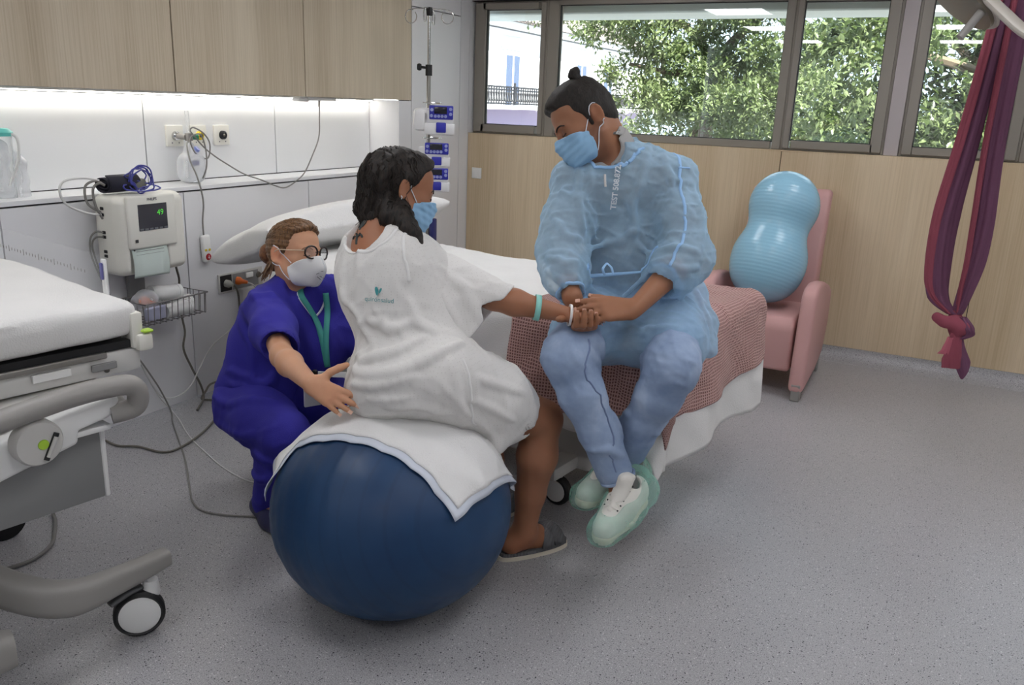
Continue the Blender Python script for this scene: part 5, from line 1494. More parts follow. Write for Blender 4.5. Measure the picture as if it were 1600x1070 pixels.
def nails(tips, m, par):
    for p, d, pn, r in tips:
        d = A3(d); n = -A3(pn); n -= d * (n @ d); n /= np.linalg.norm(n)
        s = np.cross(d, n)
        R = Matrix((tuple(s), tuple(d), tuple(n))).transposed()
        MB().box(tuple(p + n * r * 0.78 + d * r * 0.1), (r * 1.15, r * 1.35, r * 0.35), r * 0.14, 2, R).build('fingernail', m, par)

# ================================================================== MAN ON THE BED
M_skin_m = skin_mat('tanned_skin', (156, 108, 80))
M_nail = mat('fingernail', (206, 160, 138), 0.35)
mj = dict(pel=(2.403, -2.864, 0.885), rhip=(2.33, -2.96, 0.866), lhip=(2.517, -2.885, 0.870), rknee=(2.366, -3.402, 0.782), lknee=(2.675, -3.274, 0.769), rank=(2.535, -3.342, 0.405), lank=(2.519, -3.204, 0.425),
          rsh=(2.196, -3.009, 1.294), lsh=(2.503, -2.896, 1.318), neck=(2.309, -2.935, 1.375), relb=(2.223, -3.171, 1.071), lelb=(2.615, -3.028, 1.08), rwr=(2.334, -3.314, 0.959), lwr=(2.538, -3.297, 0.943))
mj = {k: A3(v) for k, v in mj.items()}
man = thing('person', (2.40, -2.90, 0.80), 'person in a pale blue gown, jeans and face mask sitting on the bed edge', 'person')
MT = Frame(mj['pel'], (0.345, -0.939, 0), mj['neck'] - mj['pel'])
mH = Frame((2.217, -3.004, 1.494), (-0.625, -0.627, -0.464), (-0.571, -0.028, 0.818), 1.05)
def man_torso(F, g=0.0, low=True):
    p, n = mj['pel'], mj['neck']
    if low: F.ell(p, (0.105 + g, 0.165 + g, 0.105 + g), MT, 0.05)
    F.ell(mix3(p, n, 0.34), (0.100 + g, 0.145 + g, 0.13 + g), MT, 0.06)
    F.ell(mix3(p, n, 0.70), (0.108 + g, 0.160 + g, 0.16 + g), MT, 0.06)
    F.cone(mj['rsh'], mix3(mj['rsh'], n, 0.8), 0.058 + g, 0.055 + g, 0.05)
    F.cone(mj['lsh'], mix3(mj['lsh'], n, 0.8), 0.058 + g, 0.055 + g, 0.05)
    F.ell(mix3(mj['rsh'], mj['lsh'], 0.5) + A3((0, 0, -0.02)), (0.085 + g, 0.16 + g, 0.08 + g), MT, 0.06)
mb = Field((1.98, -3.55, 0.22), (2.85, -2.62, 1.72), 0.005)
man_torso(mb)
head_sdf(mb, mH, neckto=mj['neck'] + A3((0, 0.0, -0.01)), neckr=0.060, jaw=1.06)
mb.cone(mH.w((-0.055, 0, -0.02)), mj['neck'] + A3((0.02, 0.03, -0.01)), 0.042, 0.06, 0.04)
arm_sdf(mb, mj['rsh'], mj['relb'], mj['rwr'], 1.06); arm_sdf(mb, mj['lsh'], mj['lelb'], mj['lwr'], 1.06)
leg_sdf(mb, mj['rhip'], mj['rknee'], mj['rank'], 0.98); leg_sdf(mb, mj['lhip'], mj['lknee'], mj['lank'], 0.98)
mb.chain([mj['rank'], (2.566, -3.390, 0.314), (2.541, -3.444, 0.258)], [0.030, 0.024, 0.016], 0.02)
mb.chain([mj['lank'], (2.489, -3.249, 0.333), (2.456, -3.308, 0.309)], [0.030, 0.022, 0.014], 0.02)
# right hand lies underneath, palm up, fingertips folding up in front; left hand lies on top
rt, _ = hand_sdf(mb, (2.366, -3.306, 0.894), (0.504, -0.857, -0.090), (0.056, -0.077, 0.985), True, [(0.50, 0.80, 0.40), (0.55, 0.85, 0.45), (0.58, 0.85, 0.45), (0.60, 0.8, 0.45)], 1.05, 0.06, (0.80, 0.75, 0.25))
mb.cone(mj['rwr'], (2.358, -3.297, 0.900), 0.029, 0.028, 0.02)
lt, _ = hand_sdf(mb, mj['lwr'], (-0.829, -0.532, 0.011), (-0.294, 0.625, -0.716), False, [(0.10, 0.15, 0.10), (0.18, 0.25, 0.2), (0.28, 0.4, 0.3), (0.4, 0.5, 0.3)], 1.08, 0.03, (0.34, 0.95, 0.05), 0.05)
def man_col(V):
    q = mH.loc(V)
    C = tint_base(V, [(mH.w((0.108, 0, -0.03)), 0.03, (1.06, 0.86, 0.80), 0.8), (mH.w((-0.02, 0.08, 0)), 0.04, (1.1, 0.9, 0.84), 0.6), (mH.w((-0.02, -0.08, 0)), 0.04, (1.1, 0.9, 0.84), 0.6)])
    st = np.clip((-0.018 - q[:, 2]) / 0.02, 0, 1) * np.clip((q[:, 0] + 0.03) / 0.03, 0, 1) * np.clip((q[:, 2] + 0.16) / 0.03, 0, 1) * (np.abs(q[:, 1]) < 0.1) * (np.linalg.norm(q, axis=1) < 0.17)
    sb = np.clip((0.012 - np.abs(q[:, 0] - 0.004)) / 0.008, 0, 1) * (q[:, 2] < 0.02) * (q[:, 2] > -0.05) * (np.abs(q[:, 1]) > 0.05)
    w = np.clip(np.maximum(st * 0.62, sb * 0.6), 0, 1)[:, None]
    C = C * (1 - w) + C * A3((0.42, 0.40, 0.42)) * w
    eye = gauss(V, mH.w((0.092, 0.033, -0.002)), 0.016) + gauss(V, mH.w((0.092, -0.033, -0.002)), 0.016)
    C = C * (1 - 0.3 * np.clip(eye, 0, 1))
    return C
body = mb.build('body', M_skin_m, man, 2, man_col)
nails(rt[:4], M_nail, body); nails(lt, M_nail, body)
# hair, brows and lashes
M_hair_m = hair_mat('dark_brown_hair', (20, 16, 13), (36, 29, 24), 1.0, 0.65)
M_lash = mat('dark_lashes', (24, 18, 15), 0.6)
hf = Field(mH.c - 0.24, mH.c + 0.24, 0.004)
hf.ell(mH.w((-0.014, 0, 0.046)), (0.104 * 1.05, 0.0815 * 1.05, 0.090 * 1.05), mH, 0.02)
hf.ell(mH.w((0.030, 0, 0.098)), (0.066, 0.060, 0.040), mH, 0.03)
hf.ell(mH.w((-0.02, 0, 0.108)), (0.075, 0.060, 0.038), mH, 0.03)
hf.ell(mH.w((0.075, 0, 0.086)), (0.028, 0.046, 0.022), mH, 0.02)
hf.ell(mH.w((-0.055, 0, -0.005)), (0.058, 0.066, 0.065), mH, 0.03)
hf.plane(mH.w((0.073, 0, 0.070)), mH.d((0.72, 0, -0.69)), 0.006)
for s in (-1, 1):
    hf.ell(mH.w((0.084, 0.05 * s, 0.042)), (0.032, 0.03, 0.03), mH, 0.01, '-')
    hf.ell(mH.w((-0.022, 0.092 * s, -0.006)), (0.027, 0.026, 0.038), mH, 0.004, '-')
    hf.cone(mH.w((0.006, 0.066 * s, 0.02)), mH.w((0.004, 0.068 * s, -0.022)), 0.011, 0.007, 0.008)
st_ = sines(210, 0.0010, 31, 6)
hf.warp(lambda x, y, z: st_(x, y, z))
hair = hf.build('hair', M_hair_m, man, 1)
bc = (2.168, -3.013, 1.654)
bn = Field(A3(bc) - 0.06, A3(bc) + 0.06, 0.003)
bn.ell(A3(bc), (0.022, 0.018, 0.017), mH, 0.01).ell(A3(bc) + mH.d((-0.008, 0.004, 0.010)), (0.015, 0.014, 0.012), mH, 0.006).cone(A3(bc), A3(bc) + mH.d((0.0, 0, -0.035)), 0.014, 0.02, 0.01)
bn.warp(sines(260, 0.0012, 5)); bn.build('hair_bun', M_hair_m, man, 1)
for s in (-1, 1):
    Q = mb.snap([mH.w(p) for p in catmull([(0.100, 0.012 * s, 0.016), (0.098, 0.026 * s, 0.024), (0.090, 0.040 * s, 0.023), (0.080, 0.050 * s, 0.016)], 5)], 0.001)
    MB().tube([tuple(q) for q in Q], [0.0036 * (1 - 0.6 * abs(i / len(Q) - 0.35)) for i in range(len(Q))], 6, flat=0.6).build('eyebrow', M_hair_m, man)
    Q = mb.snap([mH.w(p) for p in catmull([(0.094, 0.019 * s, -0.006), (0.095, 0.032 * s, -0.0085), (0.088, 0.045 * s, -0.006)], 5)], 0.0008)
    MB().tube([tuple(q) for q in Q], 0.0017, 6).build('eyelashes', M_lash, man)
mk, _m = surgical_mask(man, mH, mb, mH.c - 0.2, mH.c + 0.2, 1)

# grey shirt under the gown
M_shirt = cloth_mat('grey_marl_shirt', (172, 170, 168), 0.9, 400, 0.1, 3)
sf = Field((1.98, -3.30, 0.80), (2.80, -2.65, 1.52), 0.008)
man_torso(sf, 0.014)
sf.chain([mj['rsh'], mj['relb'], mix3(mj['relb'], mj['rwr'], 0.5)], [0.072, 0.056, 0.046], 0.03).chain([mj['lsh'], mj['lelb'], mix3(mj['lelb'], mj['lwr'], 0.2)], [0.072, 0.056, 0.05], 0.03)
sf.cone(mj['neck'] + A3((0, 0, -0.02)), mix3(mj['neck'], mH.w((-0.03, 0, -0.05)), 0.62), 0.085, 0.076, 0.02)
sf.cone(mj['neck'] + A3((0, 0, 0.02)), mH.w((-0.028, 0, -0.05)), 0.068, 0.066, 0.006, '-')
sf.cone(mj['neck'] + MT.d((0.06, 0, 0.05)), mj['neck'] + MT.d((0.13, 0, 0.03)), 0.04, 0.06, 0.01, '-')
sf.warp(sines(28, 0.003, 41))
shirt = sf.build('shirt', M_shirt, man, 2)
cfz = Field(A3(mj['neck']) - 0.17, A3(mj['neck']) + 0.17, 0.005)
cax = (mH.w((-0.03, 0, -0.05)) - mj['neck']); cax /= np.linalg.norm(cax)
cfz.cone(mj['neck'] + cax * -0.01, mj['neck'] + cax * 0.055, 0.092, 0.084, 0.01)
cfz.cone(mj['neck'] - cax * 0.06, mj['neck'] + cax * 0.2, 0.072, 0.068, 0.004, '-')
cfz.plane(mj['neck'] + cax * 0.085, cax, 0.004); cfz.plane(mj['neck'] - cax * 0.01, -cax, 0.004)
cfz.cone(mj['neck'] + MT.d((0.075, -0.02, 0.05)), mj['neck'] + MT.d((0.16, -0.05, 0.03)), 0.045, 0.06, 0.006, '-')
cfz.warp(sines(60, 0.002, 43))
cfz.build('collar', M_shirt, man, 2)

# jeans
def denim_mat():
    m = cloth_mat('pale_blue_denim', (132, 152, 184), 0.85, 600, 0.1)
    n = noise(m, coords(m), 7, 4, 0.6)
    lk(m, ramp(m, n, [(0.32, (126, 146, 178)), (0.55, (150, 168, 196)), (0.75, (180, 194, 214))]), pb(m).inputs['Base Color'])
    return m
M_denim = denim_mat()
jf = Field((2.12, -3.56, 0.34), (2.86, -2.66, 1.06), 0.0065)
jf.ell(mj['pel'], (0.125, 0.185, 0.12), MT, 0.05)
for h, k_, a, cv in (('rhip', 'rknee', 'rank', 0), ('lhip', 'lknee', 'lank', 1)):
    jf.chain([mj[h], mix3(mj[h], mj[k_], 0.5), mix3(mj[h], mj[k_], 0.9), mj[k_]], [0.105, 0.097, 0.082, 0.076], 0.04)
    jf.chain([mj[k_], mix3(mj[k_], mj[a], 0.30), mix3(mj[k_], mj[a], 0.65), mix3(mj[k_], mj[a], 1.0)], [0.074, 0.072, 0.060, 0.054], 0.03)
    ax_ = mj[a] - mj[k_]; ax_ /= np.linalg.norm(ax_)
    for q, r_ in ((0.80, 0.064), (0.90, 0.062), (0.98, 0.060)):
        c_ = mix3(mj[k_], mj[a], q)
        sd = np.cross(ax_, (0.3, 0.9, 0.1)); sd /= np.linalg.norm(sd)
        jf.cone(c_ - sd * 0.02 + ax_ * 0.008, c_ + sd * 0.02 - ax_ * 0.006, r_ - 0.014, r_ - 0.016, 0.012)
    jf.plane(mj[a] + ax_ * 0.018, ax_, 0.004) if False else None
    jf.cone(mj[a] + ax_ * 0.03, mj[a] + ax_ * 0.14, 0.052, 0.05, 0.006, '-')
jcr = creases(70, 0.0045, 53, 5, (0.6, 0.6, 1))
jf.warp(lambda x, y, z: sines(26, 0.0022, 51)(x, y, z) + jcr(x, y, z))
for pts in ([(2.383, -3.352, 0.835), (2.417, -3.322, 0.801), (2.424, -3.306, 0.766)], [(2.390, -3.381, 0.805), (2.416, -3.354, 0.777), (2.422, -3.340, 0.735)], [(2.552, -3.195, 0.804), (2.581, -3.247, 0.778), (2.570, -3.242, 0.736)], [(2.542, -3.210, 0.773), (2.576, -3.237, 0.742), (2.585, -3.242, 0.712)],
            [(2.469, -3.362, 0.594), (2.511, -3.351, 0.560), (2.522, -3.339, 0.509)], [(2.464, -3.390, 0.514), (2.519, -3.389, 0.504), (2.549, -3.360, 0.473)], [(2.646, -3.218, 0.618), (2.590, -3.236, 0.578), (2.547, -3.228, 0.526)]):
    jf.ridge(pts, 0.010, 0.012, 0.002)
jeans = jf.build('jeans', M_denim, man, 2)
M_seam = mat('denim_seam', (112, 128, 162), 0.85)
for pts in ([(2.413, -3.383, 0.836), (2.420, -3.425, 0.764), (2.456, -3.395, 0.656), (2.500, -3.375, 0.539), (2.549, -3.385, 0.432)],):
    Q = jf.snap(np.array(catmull(pts, 8)), 0.0012)
    MB().tube([tuple(q) for q in Q], 0.0028, 6, flat=0.6).build('side_seam', M_seam, man)
for k_, a in (('rknee', 'rank'), ('lknee', 'lank')):
    ax_ = mj[a] - mj[k_]; ax_ /= np.linalg.norm(ax_); s1 = np.cross(ax_, (0, 1, 0.2)); s1 /= np.linalg.norm(s1); s2 = np.cross(ax_, s1)
    Q = [mj[a] + ax_ * 0.018 + (s1 * math.cos(t) + s2 * math.sin(t)) * 0.0565 for t in [2 * math.pi * i / 24 for i in range(24)]]
    MB().tube([tuple(q) for q in Q], 0.0055, 6, closed=True).build('hem', M_denim, man)

# trainers inside thin green overshoes
M_shoe = mat('white_leather_trainer', (226, 222, 214), 0.5)
M_sole = mat('cream_sole', (222, 214, 196), 0.6)
M_sock = cloth_mat('grey_sock', (120, 118, 116), 0.9)
def film_mat(name, rgb, op, rough=0.4, crease=1.0, edge=0.35):
    m = mat(name, rgb, rough, spec=0.35)
    v = coords(m); n = noise(m, v, 16, 4, 0.6)
    t = nd(m, 'ShaderNodeBsdfTransparent'); mx = nd(m, 'ShaderNodeMixShader')
    r = ramp(m, n, [(0.3, (op * 255 * 0.8,) * 3), (0.7, (min(255, op * 255 * 1.25),) * 3)])
    sp = nd(m, 'ShaderNodeSeparateColor'); lk(m, r, sp.inputs[0])
    r2 = nd(m, 'ShaderNodeValue'); r2.outputs[0].default_value = op
    mu = nd(m, 'ShaderNodeMath', operation='MULTIPLY_ADD'); lk(m, n, mu.inputs[0]); mu.inputs[1].default_value = 0.35; mu.inputs[2].default_value = op - 0.17
    fc = nd(m, 'ShaderNodeLayerWeight', Blend=0.4)
    ad = nd(m, 'ShaderNodeMath', operation='MULTIPLY_ADD', use_clamp=True); lk(m, fc.outputs['Facing'], ad.inputs[0]); ad.inputs[1].default_value = edge; lk(m, mu.outputs[0], ad.inputs[2])
    lk(m, ad.outputs[0], mx.inputs['Fac'])
    tl = nd(m, 'ShaderNodeBsdfTranslucent'); tl.inputs['Color'].default_value = lin(rgb)
    m2 = nd(m, 'ShaderNodeMixShader'); m2.inputs['Fac'].default_value = 0.3
    lk(m, pb(m).outputs[0], m2.inputs[1]); lk(m, tl.outputs[0], m2.inputs[2])
    lk(m, t.outputs[0], mx.inputs[1]); lk(m, m2.outputs[0], mx.inputs[2])
    lk(m, mx.outputs[0], m.node_tree.nodes['Material Output'].inputs['Surface'])
    n5 = ridged(m, coords(m, (1.5, 1.5, 0.8)), 9, 5)
    bump(m, n5, 0.28 * crease, 0.006)
    return m
M_cover = film_mat('mint_green_film', (170, 230, 212), 0.26, 0.4, 1.6, 0.14)
def shoe(heel, toe, up, side, lace):
    H = Frame(mix3(heel, toe, 0.5), A3(toe) - A3(heel), up)
    L = np.linalg.norm(A3(toe) - A3(heel)) / 2
    def w(p): return H.c + H.R @ A3(p)
    lo, hi = H.c - 0.24, H.c + 0.24
    s = Field(lo, hi, 0.0045)
    s.chain([w((-L + 0.03, 0, 0.01)), w((0, -0.004, 0.008)), w((L - 0.035, 0.0, 0.004))], [0.036, 0.04, 0.038], 0.04)
    s.chain([w((-L + 0.03, 0, 0.05)), w((-0.02, 0, 0.045)), w((L * 0.4, 0, 0.02))], [0.036, 0.038, 0.034], 0.04)
    s.cone(w((-L + 0.05, 0, 0.075)), w((-L + 0.06, 0, 0.15)), 0.026, 0.032, 0.006, '-')
    s.plane(w((0, 0, -0.022)), H.d((0, 0, -1)), 0.004)
    s.plane(w((-L * 0.4, 0, 0.092)), H.d((0.0, 0, 1)), 0.006)
    u = s.build('trainer', M_shoe, man, 2)
    b = Field(lo, hi, 0.0045)
    b.chain([w((-L + 0.03, 0, -0.018)), w((0, -0.002, -0.02)), w((L - 0.03, 0, -0.016))], [0.037, 0.041, 0.039], 0.04)
    b.plane(w((0, 0, -0.034)), H.d((0, 0, -1)), 0.004); b.plane(w((0, 0, -0.008)), H.d((-0.06, 0, 1)), 0.004)
    b.build('sole', M_sole, u, 1)
    if lace:
        tg = Field(lo, hi, 0.0045); tg.chain([w((L * 0.38, 0, 0.052)), w((-0.01, 0, 0.080)), w((-L * 0.28, 0, 0.125))], [0.016, 0.019, 0.022], 0.02)
        tg.rbox(w((-L * 0.2, 0, 0.10)), (0.05, 0.027, 0.010), 0.008, Frame(w((-L * 0.2, 0, 0.1)), H.d((-0.6, 0, 0.5)), H.d((0.5, 0, 0.6))), 0.012)
        tg.build('tongue', M_shoe, u, 2)
        for i in range(6):
            t = i / 5
            c = A3((L * 0.36 - t * 0.085, 0, 0.064 + t * 0.038))
            MB().tube([tuple(w(c + A3((0.004 * (-1) ** i, -0.024, -0.004)))), tuple(w(c + A3((0, -0.01, 0.004)))), tuple(w(c + A3((0, 0.01, 0.004)))), tuple(w(c + A3((-0.004 * (-1) ** i, 0.024, -0.004))))], 0.0034, 6).build('lace', M_shoe, u)
            for q in (-1, 1): MB().lathe([(0, 0.002), (0.003, 0.002), (0.003, 0), (0, 0)], w(c + A3((0, 0.025 * q, -0.002))), H.d((0.3, 0.5 * q, 0.8)), 8).build('eyelet', M_black, u)
    c = Field(lo, hi, 0.005)
    c.chain([w((-L + 0.01, 0, 0.012)), w((0, 0, 0.006)), w((L - 0.03, 0, 0.0))], [0.058, 0.056, 0.054], 0.05)
    c.cone(w((-L - 0.0, 0, 0.02)), w((-L + 0.02, 0, 0.085)), 0.052, 0.045, 0.04)
    c.cone(w((-L * 0.1, 0, 0.03)), w((-L * 0.1, 0, 0.05)), 0.052, 0.05, 0.04)
    c.cone(w((-L * 0.55, side * 0.02, -0.03)), w((L * 0.1, side * 0.03, -0.045)), 0.03, 0.02, 0.03)
    c.cone(w((-L * 0.3, -0.0, 0.10)), w((L * 0.42, 0, 0.080)), 0.056, 0.034, 0.012, '-')
    c.cone(w((-L * 0.5, 0, 0.12)), w((-L * 0.6, 0, 0.2)), 0.06, 0.07, 0.02, '-')
    c.warp(lambda x, y, z: sines(55, 0.0035, 61)(x, y, z) + sines(120, 0.0012, 62)(x, y, z))
    c.build('overshoe', M_cover, man, 2)
    return H
shoe((2.605, -3.264, 0.321), (2.540, -3.485, 0.241), (-0.145, -0.749, 0.621), -1, True)
shoe((2.538, -3.157, 0.323), (2.422, -3.365, 0.293), (0.123, 0.124, 0.927), 1, False)
for a, tgt in (('rank', (2.577, -3.305, 0.345)), ('lank', (2.537, -3.194, 0.354))):
    f_ = Field(A3(mj[a]) - 0.15, A3(mj[a]) + 0.15, 0.005); f_.cone(mix3(mj[a[0] + 'knee'], mj[a], 0.9), tgt, 0.043, 0.042, 0.01); f_.build('sock', M_sock, man, 2)

# gown of thin blue nonwoven cloth
M_gown = film_mat('pale_blue_nonwoven', (176, 212, 238), 0.50, 0.7, 1.6)
gf = Field((1.96, -3.46, 0.72), (2.90, -2.55, 1.50), 0.0055)
man_torso(gf, 0.022)
gf.ell(mix3(mj['pel'], mj['neck'], 0.36) + MT.d((0.085, 0, -0.01)), (0.12, 0.17, 0.15), MT, 0.06)
gf.ell(mix3(mj['pel'], mj['neck'], 0.22), (0.145, 0.20, 0.10), MT, 0.05)
gf.ell(mix3(mj['pel'], mj['neck'], 0.52), (0.150, 0.195, 0.12), MT, 0.05)
rc = mix3(mj['relb'], mj['rwr'], 0.88); lc_ = mix3(mj['lelb'], mj['lwr'], 0.42)
gf.chain([mj['rsh'], mix3(mj['rsh'], mj['relb'], 0.55), mj['relb'], mix3(mj['relb'], rc, 0.55), rc], [0.076, 0.080, 0.078, 0.070, 0.046], 0.04)
gf.chain([mj['lsh'], mix3(mj['lsh'], mj['lelb'], 0.55), mj['lelb'], mix3(mj['lelb'], lc_, 0.6), lc_], [0.076, 0.082, 0.082, 0.078, 0.060], 0.04)
gf.cone(mj['neck'] + A3((0, 0, -0.04)), mj['neck'] + A3((0, 0, -0.02)), 0.098, 0.094, 0.03)
# skirt over the lap and a loose tail on the blanket
for h, k_, e in (('rhip', 'rknee', 0.62), ('lhip', 'lknee', 0.66)):
    gf.chain([mj[h], mix3(mj[h], mj[k_], 0.5), mix3(mj[h], mj[k_], e)], [0.125, 0.115, 0.112], 0.04)
gf.cone(mix3(mj['rhip'], mj['lhip'], 0.5), mix3(mix3(mj['rhip'], mj['lhip'], 0.5), mix3(mj['rknee'], mj['lknee'], 0.5), 0.60), 0.115, 0.085, 0.06)
gf.chain([(2.590, -2.867, 0.933), (2.672, -2.925, 0.840), (2.729, -3.011, 0.771)], [0.060, 0.040, 0.022], 0.04)
gf.chain([(2.592, -2.963, 0.847), (2.676, -3.080, 0.785)], [0.060, 0.040], 0.04)
# openings: neck, cuffs, and the underside of the skirt
gf.cone(mj['neck'] - cax * 0.03, mH.w((-0.028, 0, -0.05)), 0.083, 0.10, 0.008, '-')
gf.cone(mj['neck'] + MT.d((0.05, -0.01, 0.035)), mj['neck'] + MT.d((0.14, -0.03, 0.06)), 0.062, 0.075, 0.01, '-')
gf.cone(rc, mj['rwr'] + (mj['rwr'] - mj['relb']) * 0.3, 0.038, 0.05, 0.004, '-')
gf.cone(lc_ + (mj['lwr'] - mj['lelb']) * 0.04, mj['lwr'], 0.050, 0.06, 0.004, '-')
fw_ = sines(30, 0.0045, 71, 6, (1, 1, 0.35)); fw2 = sines(75, 0.0018, 72, 6, (1, 1, 0.5))
gcr = creases(60, 0.0060, 73, 6, (1, 1, 0.45)); gcr2 = creases(120, 0.0028, 74, 5, (1, 1, 0.6))
gf.warp(lambda x, y, z: 0.7 * fw_(x, y, z) + gcr(x, y, z) + gcr2(x, y, z))
for pts, r in (([(2.430, -2.929, 1.467), (2.448, -3.040, 1.346), (2.456, -3.126, 1.207), (2.460, -3.141, 1.083)], 0.016), ([(2.467, -2.924, 1.458), (2.518, -2.993, 1.380), (2.549, -3.030, 1.290)], 0.012), ([(2.233, -3.077, 1.350), (2.262, -3.140, 1.254), (2.289, -3.162, 1.142)], 0.014), ([(2.264, -3.068, 1.367), (2.307, -3.132, 1.279)], 0.010),
               ([(2.600, -2.951, 1.310), (2.642, -3.011, 1.202), (2.656, -3.081, 1.107)], 0.012), ([(2.559, -3.150, 1.116), (2.617, -3.139, 1.131), (2.670, -3.096, 1.111)], 0.012), ([(2.595, -3.189, 1.084), (2.643, -3.170, 1.066), (2.674, -3.108, 1.065)], 0.010), ([(2.211, -3.189, 1.180), (2.263, -3.223, 1.136), (2.295, -3.188, 1.124)], 0.010), ([(2.232, -3.262, 1.063), (2.285, -3.286, 1.052), (2.320, -3.265, 1.059)], 0.011), ([(2.247, -3.290, 1.026), (2.299, -3.314, 1.014), (2.331, -3.295, 1.023)], 0.010),
               ([(2.339, -3.178, 1.085), (2.404, -3.152, 1.137), (2.476, -3.108, 1.161)], 0.012), ([(2.371, -3.213, 0.997), (2.439, -3.193, 1.024), (2.503, -3.157, 1.037)], 0.010), ([(2.468, -3.323, 0.863), (2.555, -3.273, 0.882), (2.661, -3.214, 0.900)], 0.011), ([(2.638, -2.926, 0.961), (2.674, -2.964, 0.860), (2.718, -3.011, 0.787)], 0.010)):
    gf.ridge(pts, r * 0.8, 0.014, 0.001)
gown = gf.build('gown', M_gown, man, 2)
M_gownseam = mat('pale_blue_seam', (150, 192, 232), 0.7)
strip_on(gf, [(2.346, -3.230, 1.057), (2.412, -3.217, 1.067), (2.501, -3.165, 1.087), (2.557, -3.108, 1.106)], 0.014, M_gownseam, 'waist_tie', man, 0.002)
MB().tube(catmull([(2.416, -3.238, 1.068), (2.436, -3.248, 1.058), (2.443, -3.246, 1.037)], 5), 0.005, 6, flat=0.4).tube(catmull([(2.416, -3.238, 1.068), (2.411, -3.257, 1.052), (2.418, -3.254, 1.031)], 5), 0.005, 6, flat=0.4).build('tie_bow', M_gownseam, man)
strip_on(gf, [(2.519, -2.904, 1.440), (2.575, -3.010, 1.312), (2.623, -3.092, 1.198), (2.623, -3.159, 1.134), (2.611, -3.206, 1.078)], 0.010, M_gownseam, 'sleeve_seam', man, 0.0015)
strip_on(gf, [(2.543, -2.962, 1.365), (2.581, -2.943, 1.367)], 0.006, M_gownseam, 'shoulder_seam', man, 0.0015)
strip_on(gf, [(2.216, -3.045, 1.405), (2.310, -3.098, 1.381), (2.373, -3.088, 1.385), (2.410, -3.041, 1.402), (2.420, -2.979, 1.436)], 0.012, M_gownseam, 'neck_binding', man, 0.002)
for c, ax_, r in ((rc, mj['rwr'] - mj['relb'], 0.044), (lc_, mj['lwr'] - mj['lelb'], 0.058)):
    ax_ = ax_ / np.linalg.norm(ax_); s1 = np.cross(ax_, (0, 0, 1)); s1 /= np.linalg.norm(s1); s2 = np.cross(ax_, s1)
    MB().tube([tuple(c + ax_ * 0.004 + (s1 * math.cos(t) + s2 * math.sin(t)) * (r + 0.003 * math.sin(5 * t))) for t in [2 * math.pi * i / 30 for i in range(30)]], 0.006, 8, closed=True).build('cuff', M_gownseam, man)
# white lettering and zip puller on the shirt, showing through the gown
V_, F_ = text_mesh('TEST 508.872,11', 0.0255, 'LEFT', 0.0008)
ex_, ey_ = A3((-0.065, 0.268, 0.946)), A3((-0.885, -0.428, 0.060))
P_ = A3((2.417, -3.178, 1.254)) + V_[:, :1] * ex_ + V_[:, 1:2] * ey_
P_ = gf.cast(P_, (-0.434, 0.859, -0.274), 0.004)
link('shirt_lettering', mesh_data('shirt_lettering', P_, F_, smooth=False), mat('white_print', (214, 222, 228), 0.7), man)
P_ = gf.cast(np.array([(2.376, -3.170, 1.344), (2.373, -3.165, 1.364), (2.381, -3.174, 1.324)]), (-0.434, 0.859, -0.274), 0.002)
MB().tube([tuple(P_[1]), tuple(P_[0]), tuple(P_[2])], 0.004, 6, flat=0.5).build('zip_puller', M_ltgrey, man)

# ================================================================== WOMAN ON THE BALL
M_skin_w = skin_mat('brown_skin', (162, 112, 84))
wj = dict(pel=(1.985, -3.725, 0.755), rhip=(2.09, -3.70, 0.735), lhip=(1.89, -3.64, 0.735), rknee=(2.265, -3.344, 0.534), lknee=(1.985, -3.19, 0.53), rank=(2.215, -3.345, 0.10), lank=(1.985, -3.16, 0.10),
          neck=(1.828, -3.674, 1.141), rsh=(1.985, -3.612, 1.045), lsh=(1.700, -3.594, 1.035), relb=(2.148, -3.499, 0.966), rwr=(2.345, -3.385, 0.918), lelb=(1.70, -3.45, 0.86), lwr=(1.84, -3.42, 0.74))
wj = {k: A3(v) for k, v in wj.items()}
wom = thing('person', (1.98, -3.72, 0.65), 'person with long dark hair in a white patterned gown sitting on the blue ball', 'person')
WT = Frame(wj['pel'], (0.12, 0.99, 0.0), wj['neck'] - wj['pel'])
wH = Frame((1.858, -3.580, 1.280), (0.592, 0.751, -0.299), (0.061, 0.330, 0.941), 0.93)
def wom_torso(F, g=0.0):
    p, n = wj['pel'], wj['neck']
    F.ell(p, (0.135 + g, 0.175 + g, 0.115 + g), WT, 0.05)
    F.ell(mix3(p, n, 0.36) + WT.d((0.05, 0, 0)), (0.145 + g, 0.145 + g, 0.15 + g), WT, 0.07)
    F.ell(mix3(p, n, 0.70), (0.105 + g, 0.150 + g, 0.14 + g), WT, 0.07)
    for s in ('rsh', 'lsh'): F.cone(wj[s], mix3(wj[s], n, 0.85), 0.050 + g, 0.052 + g, 0.05)
    F.ell(mix3(wj['rsh'], wj['lsh'], 0.5) + A3((0, -0.01, 0.0)), (0.075 + g, 0.14 + g, 0.07 + g), WT, 0.06)
wb = Field((1.58, -3.98, 0.02), (2.46, -3.05, 1.46), 0.005)
wom_torso(wb)
head_sdf(wb, wH, neckto=wj['neck'] + A3((0, 0, -0.015)), neckr=0.050, nose=0.97, jaw=0.92)
arm_sdf(wb, wj['rsh'], wj['relb'], wj['rwr'], 0.96); arm_sdf(wb, wj['lsh'], wj['lelb'], wj['lwr'], 0.92)
leg_sdf(wb, wj['rhip'], wj['rknee'], wj['rank'], 1.2, 0, (0.4, -0.7, 0)); leg_sdf(wb, wj['lhip'], wj['lknee'], wj['lank'], 1.0, 0, (0, -1, 0))
